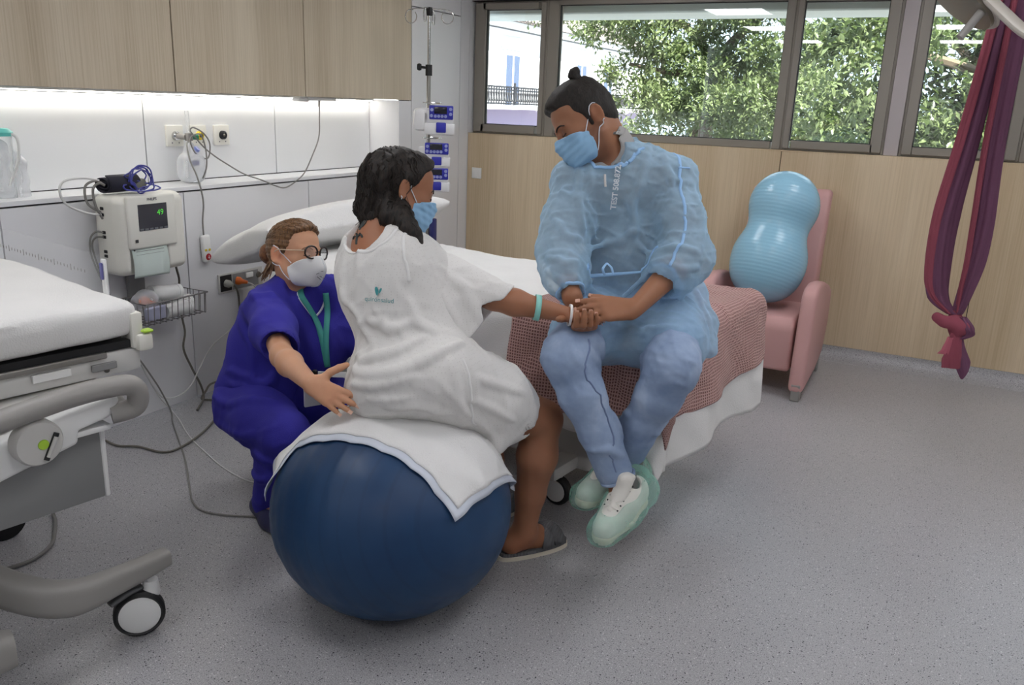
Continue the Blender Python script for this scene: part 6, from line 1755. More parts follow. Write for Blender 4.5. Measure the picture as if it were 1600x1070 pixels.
hw, _ = hand_sdf(wb, wj['rwr'], (0.818, 0.554, 0.003), (-0.062, 0.193, -0.940), True, [(0.2, 0.35, 0.3), (0.25, 0.4, 0.3), (0.3, 0.45, 0.3), (0.35, 0.45, 0.3)], 0.78, 0.02, (0.5, 0.8, 0.1))
hand_sdf(wb, wj['lwr'], (0.8, 0.3, -0.4), (0, -0.6, -0.8), False, [(0.2, 0.3, 0.2)] * 4, 0.9)
def foot_sdf(F, an, heel, toe, k=1.0):
    F.chain([an, heel], [0.034 * k, 0.034 * k], 0.025)
    F.chain([an, mix3(heel, toe, 0.55) + A3((0, 0, 0.018)), toe], [0.034 * k, 0.030 * k, 0.018 * k], 0.03)
    F.chain([heel, mix3(heel, toe, 0.6) + A3((0, 0, -0.004)), toe], [0.033 * k, 0.028 * k, 0.018 * k], 0.03)
    d = A3(toe) - A3(heel); d /= np.linalg.norm(d); s = np.cross(d, (0, 0, 1))
    for i, o in enumerate((-0.03, -0.014, 0.0, 0.013, 0.025)):
        b = mix3(heel, toe, 0.62) + s * o * k; F.chain([b, b + d * (0.075 - 0.010 * i) * k + A3((0, 0, -0.008))], [0.016 * k, (0.0125 if i == 0 else 0.0085) * k], 0.012)
foot_sdf(wb, wj['rank'], (2.180, -3.375, 0.062), (2.275, -3.215, 0.045))
foot_sdf(wb, wj['lank'], (1.98, -3.20, 0.062), (2.01, -3.05, 0.045))
def wom_col(V):
    C = tint_base(V, [(wH.w((0.104, 0, -0.03)), 0.03, (1.05, 0.88, 0.82), 0.7), (wj['rank'] + A3((0, -0.02, -0.05)), 0.06, (1.1, 0.86, 0.76), 0.6), (wj['rwr'] + A3((0.06, 0.04, 0)), 0.06, (1.05, 0.92, 0.86), 0.5), (wj['neck'] + A3((-0.02, -0.08, -0.02)), 0.13, (1.12, 1.04, 1.0), 0.8)])
    eye = gauss(V, wH.w((0.092, 0.033, -0.002)), 0.016) + gauss(V, wH.w((0.092, -0.033, -0.002)), 0.016)
    return C * (1 - 0.35 * np.clip(eye, 0, 1))
wbody = wb.build('body', M_skin_w, wom, 2, wom_col)
nails(hw, M_nail, wbody)
M_hair_w = hair_mat('black_brown_curls', (10, 8, 7), (44, 34, 28), 0.8, 0.6)
for s in (-1, 1):
    Q = wb.snap([wH.w(p) for p in catmull([(0.100, 0.012 * s, 0.018), (0.098, 0.026 * s, 0.027), (0.088, 0.042 * s, 0.025), (0.078, 0.050 * s, 0.017)], 5)], 0.001)
    MB().tube([tuple(q) for q in Q], [0.003 * (1 - 0.6 * abs(i / len(Q) - 0.35)) for i in range(len(Q))], 6, flat=0.6).build('eyebrow', M_hair_w, wom)
    Q = wb.snap([wH.w(p) for p in catmull([(0.094, 0.019 * s, -0.006), (0.095, 0.032 * s, -0.009), (0.087, 0.046 * s, -0.006)], 5)], 0.001)
    MB().tube([tuple(q) for q in Q], 0.0019, 6).build('eyelashes', M_lash, wom)
# hair
hw_ = Field(wH.c - A3((0.26, 0.26, 0.30)), wH.c + A3((0.26, 0.26, 0.24)), 0.0045)
hw_.ell(wH.w((-0.018, 0, 0.044)), (0.102, 0.081, 0.088), wH, 0.02)
hw_.ell(wH.w((0.045, 0, 0.085)), (0.046, 0.058, 0.042), wH, 0.03)
hw_.ell(wH.w((-0.07, 0, 0.02)), (0.058, 0.070, 0.076), wH, 0.03)
hw_.plane(wH.w((0.060, 0, 0.092)), wH.d((0.80, 0, -0.60)), 0.006)
for s in (-1, 1): hw_.ell(wH.w((0.085, 0.05 * s, 0.045)), (0.03, 0.026, 0.03), wH, 0.012, '-')
for s in (-1, 1): hw_.ell(wH.w((-0.018, 0.095 * s, -0.012)), (0.020, 0.024, 0.030), wH, 0.006, '-')
hw_.chain([(1.785, -3.608, 1.272), (1.798, -3.642, 1.217), (1.829, -3.662, 1.179)], [0.056, 0.048, 0.030], 0.04)
hw_.chain([(1.853, -3.629, 1.244), (1.901, -3.664, 1.205), (1.951, -3.683, 1.174), (1.991, -3.684, 1.144)], [0.046, 0.038, 0.028, 0.010], 0.04)
hw_.chain([(1.776, -3.594, 1.329), (1.789, -3.612, 1.253), (1.810, -3.642, 1.198)], [0.048, 0.042, 0.022], 0.04)
cu1, cu2 = sines(95, 0.0034, 81, 7), sines(210, 0.0022, 82, 7)
hw_.warp(lambda x, y, z: cu1(x, y, z) + cu2(x, y, z))
hw_.build('hair', M_hair_w, wom, 1)
sm = MB(); rs = np.random.RandomState(3)
for i in range(620):
    p0 = A3((1.798, -3.592, 1.301)) + rs.normal(size=3) * A3((0.075, 0.07, 0.075))
    p0 = hw_.snap(p0, -0.004)[0]
    if hw_.at(p0)[0] > 0.01 or wH.loc(p0)[0] > 0.01: continue
    g0 = hw_.grad(p0[None])[0]
    if g0 @ wH.d((1, 0, -0.2)) > 0.55: continue
    tdn = A3((0.15, 0.05, -1.0)); tdn = tdn - g0 * (tdn @ g0) * 0.9; L = 0.04 + 0.06 * rs.rand(); w1 = rs.normal(size=3) * 0.006
    sd_ = np.cross(tdn, g0); ph_ = rs.rand() * 6.28; wl_ = rs.uniform(150, 260); C_ = []
    for q in range(9):
        t_ = q / 8; C_.append(p0 + tdn * L * t_ + sd_ * 0.0045 * math.sin(wl_ * L * t_ + ph_) + g0 * 0.003 * math.cos(wl_ * L * t_ + ph_))
    C_ = hw_.snap(np.array(C_), 0.0012 + 0.002 * rs.rand(), 3)
    sm.tube([tuple(c_) for c_ in C_], [0.0019 - 0.0014 * q / 8 for q in range(9)], 4)
for pts in ([(1.797, -3.683, 1.201), (1.793, -3.716, 1.175), (1.799, -3.734, 1.145)], [(1.810, -3.690, 1.193), (1.811, -3.721, 1.168), (1.826, -3.751, 1.125)], [(1.759, -3.644, 1.272), (1.760, -3.661, 1.254), (1.774, -3.674, 1.227)], [(1.784, -3.672, 1.218), (1.781, -3.694, 1.191), (1.777, -3.711, 1.179)]):
    sm.tube(catmull(pts, 5), 0.0011, 4)
sm.build('loose_strands', M_hair_w, wom, props={'kind': 'stuff'})
wmask, _m = surgical_mask(wom, wH, wb, wH.c - 0.2, wH.c + 0.2, -1)
# tattoos on the nape
M_tat = mat('faded_tattoo_ink', (58, 66, 66), 0.6)
tt = MB()
for pts in ([(1.813, -3.755, 1.132), (1.815, -3.761, 1.146), (1.815, -3.757, 1.157)], [(1.815, -3.757, 1.157), (1.804, -3.762, 1.160), (1.802, -3.766, 1.151)], [(1.815, -3.757, 1.157), (1.824, -3.751, 1.163), (1.831, -3.750, 1.154)], [(1.815, -3.757, 1.159), (1.808, -3.757, 1.168)], [(1.815, -3.757, 1.159), (1.821, -3.750, 1.168)],
            [(1.815, -3.751, 1.179), (1.820, -3.741, 1.200), (1.820, -3.726, 1.211)], [(1.820, -3.745, 1.187), (1.827, -3.738, 1.198), (1.825, -3.724, 1.210)], [(1.812, -3.750, 1.186), (1.815, -3.744, 1.198), (1.812, -3.732, 1.206)]):
    Q = wb.cast(np.array(catmull(pts, 4)), (-0.434, 0.859, -0.274), 0.0006)
    tt.tube([tuple(q) for q in Q], 0.0042, 6, flat=0.5)
tt.build('tattoo', M_tat, wom)
# gown
def gown_w_mat():
    m = mat('white_dotted_cotton', (222, 220, 217), 0.9, spec=0.15)
    v = coords(m)
    vo = nd(m, 'ShaderNodeTexVoronoi', Scale=125, Randomness=0.2); lk(m, v, vo.inputs['Vector'])
    dots = ramp(m, vo.outputs['Distance'], [(0.16, (255, 255, 255)), (0.26, (0, 0, 0))])
    c = mixc(m, mixc(m, 1.0, dots, (140, 140, 140), 'MULTIPLY'), (224, 222, 219), (168, 158, 152))
    lk(m, c, pb(m).inputs['Base Color'])
    bump(m, ridged(m, v, 13, 4), 0.3, 0.005)
    return m
M_wgown = gown_w_mat()
wg = Field((1.52, -4.02, 0.42), (2.46, -3.10, 1.22), 0.0055)
wom_torso(wg, 0.022)
wg.ell(wj['pel'] + A3((0.0, 0.0, -0.02)), (0.185, 0.205, 0.115), WT, 0.06)
wg.ell(wj['pel'] + WT.d((0.06, 0, -0.055)), (0.21, 0.20, 0.06), WT, 0.05)
for h, k_, e in (('rhip', 'rknee', 0.64), ('lhip', 'lknee', 0.80)):
    wg.chain([wj[h], mix3(wj[h], wj[k_], 0.5), mix3(wj[h], wj[k_], e)], [0.125, 0.110, 0.092], 0.05)
wg.cone(mix3(wj['rhip'], wj['lhip'], 0.5), mix3(wj['rknee'], wj['lknee'], 0.45) + A3((0, -0.1, 0.03)), 0.13, 0.11, 0.06)
rk = mix3(wj['rhip'], wj['rknee'], 0.64); dk = wj['rknee'] - wj['rhip']; dk /= np.linalg.norm(dk)
wg.chain([rk + A3((0, 0, -0.03)), (2.212, -3.562, 0.518)], [0.085, 0.040], 0.05)
# openings
wg.cone(rk + dk * 0.035, wj['rknee'] + dk * 0.16, 0.088, 0.13, 0.006, '-')
wg.cone(wj['neck'] + A3((-0.005, -0.045, 0.035)), wj['neck'] + A3((-0.02, -0.14, 0.10)), 0.080, 0.10, 0.006, '-')
wg.cone(wj['neck'] + A3((0.01, 0.02, 0.05)), wj['neck'] + A3((0.02, 0.10, 0.10)), 0.080, 0.09, 0.006, '-')
fa, fb = sines(24, 0.0045, 91, 6, (1, 1, 0.6)), sines(58, 0.0018, 92)
wcr = creases(52, 0.0055, 93, 5, (0.7, 0.7, 1)); wcr2 = creases(110, 0.0024, 94, 5)
wg.warp(lambda x, y, z: fa(x, y, z) + wcr(x, y, z) + wcr2(x, y, z))
for pts, r in (([(1.839, -3.881, 0.841), (1.930, -3.903, 0.848), (2.020, -3.873, 0.869), (2.091, -3.801, 0.911)], 0.016), ([(1.866, -3.881, 0.796), (1.964, -3.904, 0.791), (2.068, -3.878, 0.816), (2.140, -3.792, 0.863), (2.168, -3.713, 0.884)], 0.018), ([(1.895, -3.905, 0.749), (2.004, -3.914, 0.768), (2.108, -3.874, 0.803)], 0.012), ([(1.904, -3.868, 0.925), (1.989, -3.860, 0.923), (2.061, -3.805, 0.945)], 0.012),
               ([(2.160, -3.788, 0.843), (2.192, -3.784, 0.731), (2.212, -3.766, 0.611)], 0.012), ([(2.197, -3.722, 0.773), (2.232, -3.645, 0.738), (2.263, -3.532, 0.680)], 0.013), ([(2.198, -3.739, 0.719), (2.244, -3.663, 0.665), (2.266, -3.576, 0.610)], 0.010), ([(2.031, -3.921, 0.702), (2.121, -3.892, 0.688), (2.188, -3.812, 0.651)], 0.012), ([(1.983, -3.916, 0.720), (2.102, -3.897, 0.738)], 0.009),
               ([(2.025, -3.785, 0.993), (2.059, -3.785, 0.940), (2.095, -3.756, 0.901)], 0.012), ([(1.781, -3.812, 1.003), (1.826, -3.856, 0.940), (1.875, -3.875, 0.874)], 0.009), ([(2.165, -3.829, 0.778), (2.225, -3.745, 0.656), (2.244, -3.635, 0.530)], 0.010)):
    wg.ridge(pts, r * 0.85, 0.015, 0.002)
wgo = wg.build('gown', M_wgown, wom, 2)
M_wtrim = mat('white_binding', (232, 231, 229), 0.85)
strip_on(wg, [(1.745, -3.727, 1.143), (1.787, -3.768, 1.131), (1.840, -3.791, 1.122), (1.887, -3.790, 1.123), (1.920, -3.769, 1.136), (1.933, -3.733, 1.155), (1.935, -3.693, 1.169)], 0.011, M_wtrim, 'neck_binding', wom, 0.001)
strip_on(wg, [(2.186, -3.753, 0.838), (2.203, -3.736, 0.719), (2.220, -3.726, 0.578)], 0.008, M_wtrim, 'side_seam', wom, 0.001)
# wide short sleeve
sl = Field((1.82, -3.78, 0.76), (2.30, -3.22, 1.18), 0.005)
sl.chain([wj['rsh'] + A3((-0.02, 0, -0.01)), (2.036, -3.546, 0.996), (2.099, -3.522, 0.970), (2.188, -3.474, 0.944)], [0.080, 0.074, 0.066, 0.06], 0.05)
sl.chain([(1.999, -3.649, 0.947), (2.039, -3.631, 0.905), (2.079, -3.612, 0.866), (2.125, -3.600, 0.830)], [0.060, 0.050, 0.040, 0.030], 0.05)
sl.chain([(2.023, -3.607, 0.969), (2.093, -3.549, 0.896), (2.144, -3.491, 0.849)], [0.07, 0.055, 0.04], 0.05)
sl.warp(lambda x, y, z: sines(34, 0.002, 95)(x, y, z) + wcr(x, y, z) + wcr2(x, y, z))
for pts, r in (([(2.012, -3.681, 1.049), (2.066, -3.676, 0.978), (2.110, -3.655, 0.901)], 0.012), ([(2.061, -3.633, 1.048), (2.103, -3.588, 0.976), (2.140, -3.590, 0.912)], 0.010)): sl.ridge(pts, r, 0.02, 0.004)
sl.chain([(2.097, -3.556, 0.939), (2.208, -3.488, 0.904)], [0.052, 0.066], 0.008, '-')
sl.chain([(2.094, -3.536, 0.862), (2.150, -3.479, 0.805)], [0.02, 0.03], 0.012, '-')
e1, e2, e3 = A3((2.176, -3.471, 0.971)), A3((2.103, -3.612, 0.827)), A3((2.076, -3.426, 0.868))
nn1 = np.cross(e2 - e1, e3 - e1); nn1 *= np.sign(nn1 @ (wj['rwr'] - wj['rsh']))
sl.plane(e1, nn1, 0.003)
slo = sl.build('sleeve', M_wgown, wom, 2)
strip_on(sl, [(1.941, -3.702, 1.167), (1.975, -3.738, 1.111), (2.006, -3.756, 1.042), (2.017, -3.746, 0.984)], 0.010, M_wtrim, 'shoulder_seam', wom, 0.002) if False else strip_on(wg, [(1.941, -3.702, 1.167), (1.972, -3.739, 1.111), (1.999, -3.759, 1.042)], 0.010, M_wtrim, 'shoulder_seam', wom, 0.002)
# printed emblem and name on the back
M_print = mat('teal_print', (60, 142, 146), 0.8)
def back_print(V2, F2, c, k, name, tilt):
    ex_ = A3((0.887, 0.460, 0.036)) * math.cos(tilt) - A3((-0.157, 0.227, 0.961)) * math.sin(tilt); ey_ = A3((-0.157, 0.227, 0.961)) * math.cos(tilt) + A3((0.887, 0.460, 0.036)) * math.sin(tilt)
    P_ = A3(c) + V2[:, :1] * k * ex_ + V2[:, 1:2] * k * ey_
    P_ = wg.cast(P_, (-0.434, 0.859, -0.274), 0.004)
    link(name, mesh_data(name, P_, F2, smooth=False), M_print, wom)
V_, F_ = text_mesh('quirónsalud', 0.0188, 'CENTER', 0.0)
back_print(V_, F_, (1.998, -3.928, 1.025), 1.0, 'printed_name', 0.10)
def leaf(cx, cy, w, h, lean):
    v = [(cx, cy)]
    for i in range(20):
        a = 2 * math.pi * i / 20
        y = -math.cos(a) * h / 2; x = math.sin(a) * w / 2 * (0.55 + 0.45 * math.cos(a * 0.5 - math.pi / 2) ** 2)
        v.append((cx + x + lean * (y / h) , cy + y, 0))
    return np.array([(q[0], q[1]) for q in v]), [(0, i + 1, (i + 1) % 20 + 1) for i in range(20)]
for lf_, nm in ((leaf(-0.005, 0.0, 0.013, 0.026, -0.004), 'printed_emblem'), (leaf(0.0055, 0.001, 0.008, 0.017, 0.006), 'printed_emblem')):
    back_print(lf_[0], lf_[1], (1.993, -3.923, 1.049), 1.0, nm, 0.05)
# wristbands and slipper
ua = wj['rwr'] - wj['relb']; ua /= np.linalg.norm(ua)
def band(t, r, w_, m, name, lean=0.0):
    c = mix3(wj['relb'], wj['rwr'], t); s1 = np.cross(ua, (0, 0, 1)); s1 /= np.linalg.norm(s1); s2 = np.cross(ua, s1)
    V = []; n_ = 28
    for i in range(n_):
        a = 2 * math.pi * i / n_
        for q in (-0.5, 0.5): V.append(c + (s1 * math.cos(a) + s2 * math.sin(a)) * r + ua * (w_ * q + lean * math.sin(a)))
    Fq = [(2 * i, 2 * i + 1, (2 * i + 3) % (2 * n_), (2 * i + 2) % (2 * n_)) for i in range(n_)]
    o = link(name, mesh_data(name, V, Fq), m); md = o.modifiers.new('thickness', 'SOLIDIFY'); md.thickness = 0.0015
    return o
o = band(0.60, 0.0395, 0.018, mat('mint_band', (140, 206, 196), 0.4), 'wristband', 0.004); tag(o, 'mint green hospital wristband on the reaching forearm', 'wristband')
o = band(1.06, 0.0335, 0.008, M_whiteplastic, 'bracelet', 0.004); tag(o, 'thin white bracelet on the reaching wrist', 'bracelet')
M_slip = cloth_mat('grey_ribbed_terry', (112, 112, 114), 0.95, 200, 0.2)
v = coords(M_slip, (1, 1, 1)); wv = nd(M_slip, 'ShaderNodeTexWave', Scale=38.0, Distortion=0.4); lk(M_slip, v, wv.inputs['Vector']); bump(M_slip, wv.outputs['Fac'], 0.5, 0.005)
def slipper(heel, toe, label):
    t = thing('slipper', (heel[0], heel[1], 0), label, 'slipper', 'grey house slippers')
    d = A3(toe) - A3(heel); d[2] = 0; L = np.linalg.norm(d); d /= L; s = np.cross(d, (0, 0, 1))
    out = []
    for i in range(36):
        a = 2 * math.pi * i / 36
        u = (1 - math.cos(a)) / 2
        w_ = 0.046 * (abs(math.sin(a)) ** 0.62) * (0.85 + 0.35 * u) * math.copysign(1, math.sin(a))
        out.append((u * L, w_))
    for z0, z1, k_, m, nm in ((0.001, 0.017, 1.0, M_sole, 'sole'), (0.017, 0.030, 0.97, M_slip, 'insole')):
        V = [tuple(A3((heel[0], heel[1], z)) + d * (L / 2 + (p[0] - L / 2) * k_) + s * p[1] * k_) for z in (z0, z1) for p in out]
        fs = [tuple(range(36))[::-1], tuple(range(36, 72))] + [(i, (i + 1) % 36, 36 + (i + 1) % 36, 36 + i) for i in range(36)]
        MB().raw(V, fs).build(nm, m, t)
    b = A3((heel[0], heel[1], 0.028)) + d * L * 0.68
    for o1, o2, h in ((-0.02, 0.035, 0.062), (0.035, -0.025, 0.066)):
        V = []; n_ = 16
        for i in range(n_ + 1):
            a = math.pi * i / n_
            c = b + s * 0.052 * math.cos(a) + d * (o1 + (o2 - o1) * i / n_) + A3((0, 0, 0.004 + h * math.sin(a) ** 0.8))
            V += [tuple(c - d * 0.022), tuple(c + d * 0.022)]
        o = link('strap', mesh_data('strap', V, [(2 * i, 2 * i + 2, 2 * i + 3, 2 * i + 1) for i in range(n_)]), M_slip, t)
        md = o.modifiers.new('thickness', 'SOLIDIFY'); md.thickness = 0.009; md.offset = 0
slipper((2.150, -3.410, 0), (2.300, -3.170, 0), 'grey slipper with crossed straps on the foot beside the blue ball')
slipper((1.965, -3.225, 0), (2.02, -2.985, 0), 'grey slipper on the foot hidden behind the blue ball')

# ================================================================== CROUCHING WOMAN IN BLUE SCRUBS
M_skin_n = skin_mat('light_tan_skin', (206, 156, 124))
nj = dict(pel=(1.05, -3.43, 0.42), rhip=(1.09, -3.52, 0.40), lhip=(1.10, -3.33, 0.40), rknee=(1.42, -3.655, 0.40), lknee=(1.47, -3.30, 0.40), rank=(1.265, -3.60, 0.10), lank=(1.28, -3.28, 0.10),
          neck=(1.203, -3.339, 0.845), rsh=(1.185, -3.475, 0.785), lsh=(1.31, -3.225, 0.80), relb=(1.509, -3.757, 0.729), rwr=(1.786, -3.945, 0.742), lelb=(1.47, -3.25, 0.62), lwr=(1.66, -3.38, 0.58))
nj = {k: A3(v) for k, v in nj.items()}
nur = thing('person', (1.2, -3.45, 0), 'person in royal blue scrubs and glasses crouching behind the blue ball', 'person')
NT = Frame(nj['pel'], (0.85, -0.50, 0.0), nj['neck'] - nj['pel'])
nH = Frame((1.215, -3.350, 0.975), (0.989, -0.028, 0.137), (-0.100, 0.202, 0.976), 0.97)
def nur_torso(F, g=0.0):
    p, n = nj['pel'], nj['neck']
    F.ell(p + A3((0.03, 0.01, 0)), (0.12 + g, 0.145 + g, 0.12 + g), NT, 0.05)
    F.ell(mix3(p, n, 0.38), (0.115 + g, 0.135 + g, 0.13 + g), NT, 0.06)
    F.ell(mix3(p, n, 0.68), (0.115 + g, 0.140 + g, 0.13 + g), NT, 0.06)
    for s in ('rsh', 'lsh'): F.cone(nj[s], mix3(nj[s], n, 0.85), 0.048 + g, 0.05 + g, 0.05)
nb = Field((0.86, -4.08, 0.0), (1.96, -3.05, 1.16), 0.005)
nur_torso(nb)
head_sdf(nb, nH, neckto=nj['neck'] + A3((0, 0, -0.01)), neckr=0.050, nose=0.98, jaw=0.95)
arm_sdf(nb, nj['rsh'], nj['relb'], nj['rwr'], 0.95); arm_sdf(nb, nj['lsh'], nj['lelb'], nj['lwr'], 0.92)
leg_sdf(nb, nj['rhip'], nj['rknee'], nj['rank'], 0.95); leg_sdf(nb, nj['lhip'], nj['lknee'], nj['lank'], 0.95)
foot_sdf(nb, nj['rank'], (1.22, -3.58, 0.05), (1.40, -3.66, 0.035)); foot_sdf(nb, nj['lank'], (1.23, -3.28, 0.05), (1.42, -3.29, 0.035))
hn, _ = hand_sdf(nb, nj['rwr'], (0.899, 0.166, -0.392), (-0.247, 0.839, -0.447), True, [(0.12, 0.22, 0.15), (0.10, 0.22, 0.15), (0.10, 0.24, 0.15), (0.12, 0.24, 0.15)], 0.90, 0.16, (1.0, 0.30, 0.10), 0.1, 1.25)
hand_sdf(nb, nj['lwr'], (0.6, -0.7, -0.1), (0.6, -0.3, -0.5), False, [(0.2, 0.3, 0.2)] * 4, 0.88)
def nur_col(V):
    return tint_base(V, [(nH.w((0.104, 0, -0.03)), 0.03, (1.05, 0.86, 0.80), 0.7), (nH.w((-0.02, -0.08, 0)), 0.04, (1.08, 0.80, 0.74), 0.8), (nj['rwr'] + A3((0.09, -0.03, -0.01)), 0.05, (1.06, 0.86, 0.80), 0.7), (nj['neck'] + A3((0.06, -0.05, -0.04)), 0.08, (1.02, 0.88, 0.82), 0.6)])
nbody = nb.build('body', M_skin_n, nur, 2, nur_col)
nails(hn[0:1] + hn[1:4], mat('pale_nail', (226, 186, 164), 0.35), nbody)
M_hair_n = hair_mat('light_brown_hair', (82, 56, 36), (134, 98, 64), 1.0)
nf = Field(nH.c - 0.21, nH.c + 0.21, 0.004)
nf.ell(nH.w((-0.016, 0, 0.044)), (0.104, 0.082, 0.089), nH, 0.02)
nf.ell(nH.w((0.030, 0, 0.085)), (0.062, 0.066, 0.044), nH, 0.03)
nf.ell(nH.w((-0.055, 0, 0.01)), (0.050, 0.066, 0.065), nH, 0.03)
nf.plane(nH.w((0.070, 0, 0.078)), nH.d((0.80, 0, -0.60)), 0.006)
for s in (-1, 1):
    nf.ell(nH.w((0.075, 0.055 * s, 0.050)), (0.03, 0.026, 0.03), nH, 0.012, '-')
    nf.ell(nH.w((-0.018, 0.092 * s, -0.010)), (0.024, 0.024, 0.034), nH, 0.006, '-')
nf.chain([nH.w((-0.06, -0.03, -0.02)), nH.w((-0.072, -0.04, -0.055))], [0.024, 0.010], 0.02)
def comb(x, y, z):
    q = (np.stack([x + 0 * y + 0 * z, y + 0 * x + 0 * z, z + 0 * x + 0 * y], -1) - nH.c) @ nH.R
    a = np.arctan2(q[..., 2] - 0.02, np.abs(q[..., 1]) + 0.03)
    return 0.0016 * np.sin(a * 46 + q[..., 0] * 40) + 0.0012 * np.sin(a * 23 + q[..., 0] * 25 + 1)
nf.warp(comb)
nf.build('hair', M_hair_n, nur, 1)
bf_ = Field(nH.w((-0.13, 0, 0)) - 0.08, nH.w((-0.13, 0, 0)) + 0.08, 0.0035)
bf_.ell(nH.w((-0.128, -0.015, 0.006)), (0.030, 0.034, 0.038), nH, 0.01)
bf_.warp(lambda x, y, z: sines(170, 0.0018, 33)(x, y, z))
bf_.build('hair_bun', hair_mat('chestnut_bun', (96, 58, 34), (128, 84, 52)), nur, 1)
# swept-back strands
sm = MB(); rs = np.random.RandomState(5)
for i in range(16):
    p0 = nH.w((-0.05 - 0.03 * rs.rand(), -0.05 - 0.015 * rs.rand(), -0.03)); e_ = nH.w((-0.07 - 0.05 * rs.rand(), -0.055 - 0.02 * rs.rand(), -0.085 - 0.02 * rs.rand()))
    sm.tube([tuple(p0), tuple(mix3(p0, e_, 0.5) + rs.normal(size=3) * 0.003), tuple(e_)], [0.004, 0.003, 0.0008], 4)
for i in range(90):
    s0 = rs.uniform(-1.3, 1.3); x0 = rs.uniform(0.0, 0.085)
    P_ = [nH.w((x0 - 0.16 * t, 0.085 * math.sin(s0) * (1 - 0.35 * t), 0.05 + (0.10 - 0.09 * t) * math.cos(s0) * 0.9)) for t in (0, 0.33, 0.66, 1)]
    Q = nf.snap(catmull(P_, 3), 0.0006)
    if np.abs(nf.at(Q)).max() > 0.004: continue
    sm.tube([tuple(q) for q in Q], 0.0013, 4)
sm.build('hair_strands', M_hair_n, nur, props={'kind': 'stuff'})
Q = nb.snap([nH.w(p) for p in catmull([(0.100, -0.012, 0.016), (0.098, -0.026, 0.024), (0.088, -0.042, 0.022), (0.080, -0.050, 0.014)], 5)], 0.001)
MB().tube([tuple(q) for q in Q], 0.0022, 6, flat=0.6).build('eyebrow', M_hair_n, nur)
for s in (-1, 1):
    Q = nb.snap([nH.w(p) for p in catmull([(0.094, 0.019 * s, -0.006), (0.095, 0.032 * s, -0.009), (0.087, 0.046 * s, -0.006)], 5)], 0.001)
    MB().tube([tuple(q) for q in Q], 0.0017, 6).build('eyelashes', M_lash, nur)
# respirator
rf_ = Field(nH.c - 0.19, nH.c + 0.19, 0.0035)
head_sdf(rf_, nH, 0.004, 'face')
kk = nH.k
rf_.cone(nH.w((0.112, 0, -0.022)), nH.w((0.125, 0, -0.060)), 0.012 * kk, 0.016 * kk, 0.04)
rf_.cone(nH.w((0.125, 0, -0.060)), nH.w((0.085, 0, -0.112)), 0.016 * kk, 0.016 * kk, 0.04)
rf_.ell(nH.w((0.075, 0, -0.060)), (0.05 * kk, 0.052 * kk, 0.058 * kk), nH, 0.03)
rf_.plane(nH.w((0.10, 0, -0.016)), nH.d((-0.42, 0, 1)), 0.003)
rf_.plane(nH.w((0.06, 0, -0.122)), nH.d((0.0, 0, -1)), 0.004)
rf_.plane(nH.w((0.026, 0, -0.06)), nH.d((-1, 0, -0.28)), 0.003)
rm_ = rf_.build('respirator', M_maskwhite, nur, 1)
Q = rf_.snap([nH.w(p) for p in catmull([(0.118, 0, -0.012), (0.140, 0, -0.055), (0.110, 0, -0.105), (0.085, 0, -0.122)], 6)], 0.0006)
MB().tube([tuple(q) for q in Q], 0.0016, 6).build('centre_seam', M_maskedge, rm_)
mask_straps('ear_loop', nH, nb, M_maskedge, rm_, -1, [[(0.046, -0.060, -0.034), (0.016, -0.074, -0.010), (-0.012, -0.082, 0.020), (-0.03, -0.084, 0.026)], [(0.034, -0.058, -0.096), (0.012, -0.066, -0.072), (-0.006, -0.074, -0.044), (-0.026, -0.083, -0.03)]])
pr_ = MB()
for pts in ([(1.402, -3.494, 0.957), (1.411, -3.488, 0.962)], [(1.406, -3.495, 0.949), (1.415, -3.493, 0.940)], [(1.413, -3.490, 0.951), (1.429, -3.485, 0.943)], [(1.415, -3.484, 0.967), (1.422, -3.480, 0.969)]):
    Q = rf_.cast(np.array(catmull(pts, 4)), (-0.434, 0.859, -0.274), 0.0006)
    pr_.tube([tuple(q) for q in Q], 0.0010, 5)
pr_.build('respirator_print', M_ink, rm_, props={'kind': 'stuff'})
# glasses
gl = thing('glasses', nH.w((0.11, 0, 0.0)), 'tortoiseshell glasses with cream temples worn above the white respirator', 'glasses')
M_tort = mat('dark_tortoiseshell', (44, 26, 20), 0.25); M_cream = mat('cream_temple', (214, 192, 164), 0.35)
for s in (-1, 1):
    P_ = []
    for i in range(24):
        a = 2 * math.pi * i / 24
        yy, zz = 0.027 * math.cos(a), 0.0235 * math.sin(a)
        yy = s * (0.034 + math.copysign(abs(yy) ** 0.9 * 0.024 ** 0.1, yy)); P_.append(nH.w((0.122 - 3.4 * (abs(yy)) ** 2 - (0.002 if zz < 0 else 0), yy, 0.005 + zz)))
    fr_ = MB().tube([tuple(p) for p in P_], 0.0032, 8, closed=True).build('rim', M_tort, gl)
    MB().raw([tuple(p) for p in P_], [tuple(range(24))]).build('lens', M_clear, fr_)
    MB().tube([tuple(nH.w(p)) for p in catmull([(0.102, s * 0.060, 0.010), (0.095, s * 0.071, 0.011), (0.05, s * 0.080, 0.012), (-0.01, s * 0.084, 0.014), (-0.032, s * 0.084, -0.004)], 5)], 0.0022, 6).build('temple', M_cream if s < 0 else M_tort, gl)
MB().tube([tuple(nH.w(p)) for p in catmull([(0.117, -0.012, 0.006), (0.121, 0, 0.009), (0.117, 0.012, 0.006)], 4)], 0.002, 6).build('bridge', M_tort, gl)
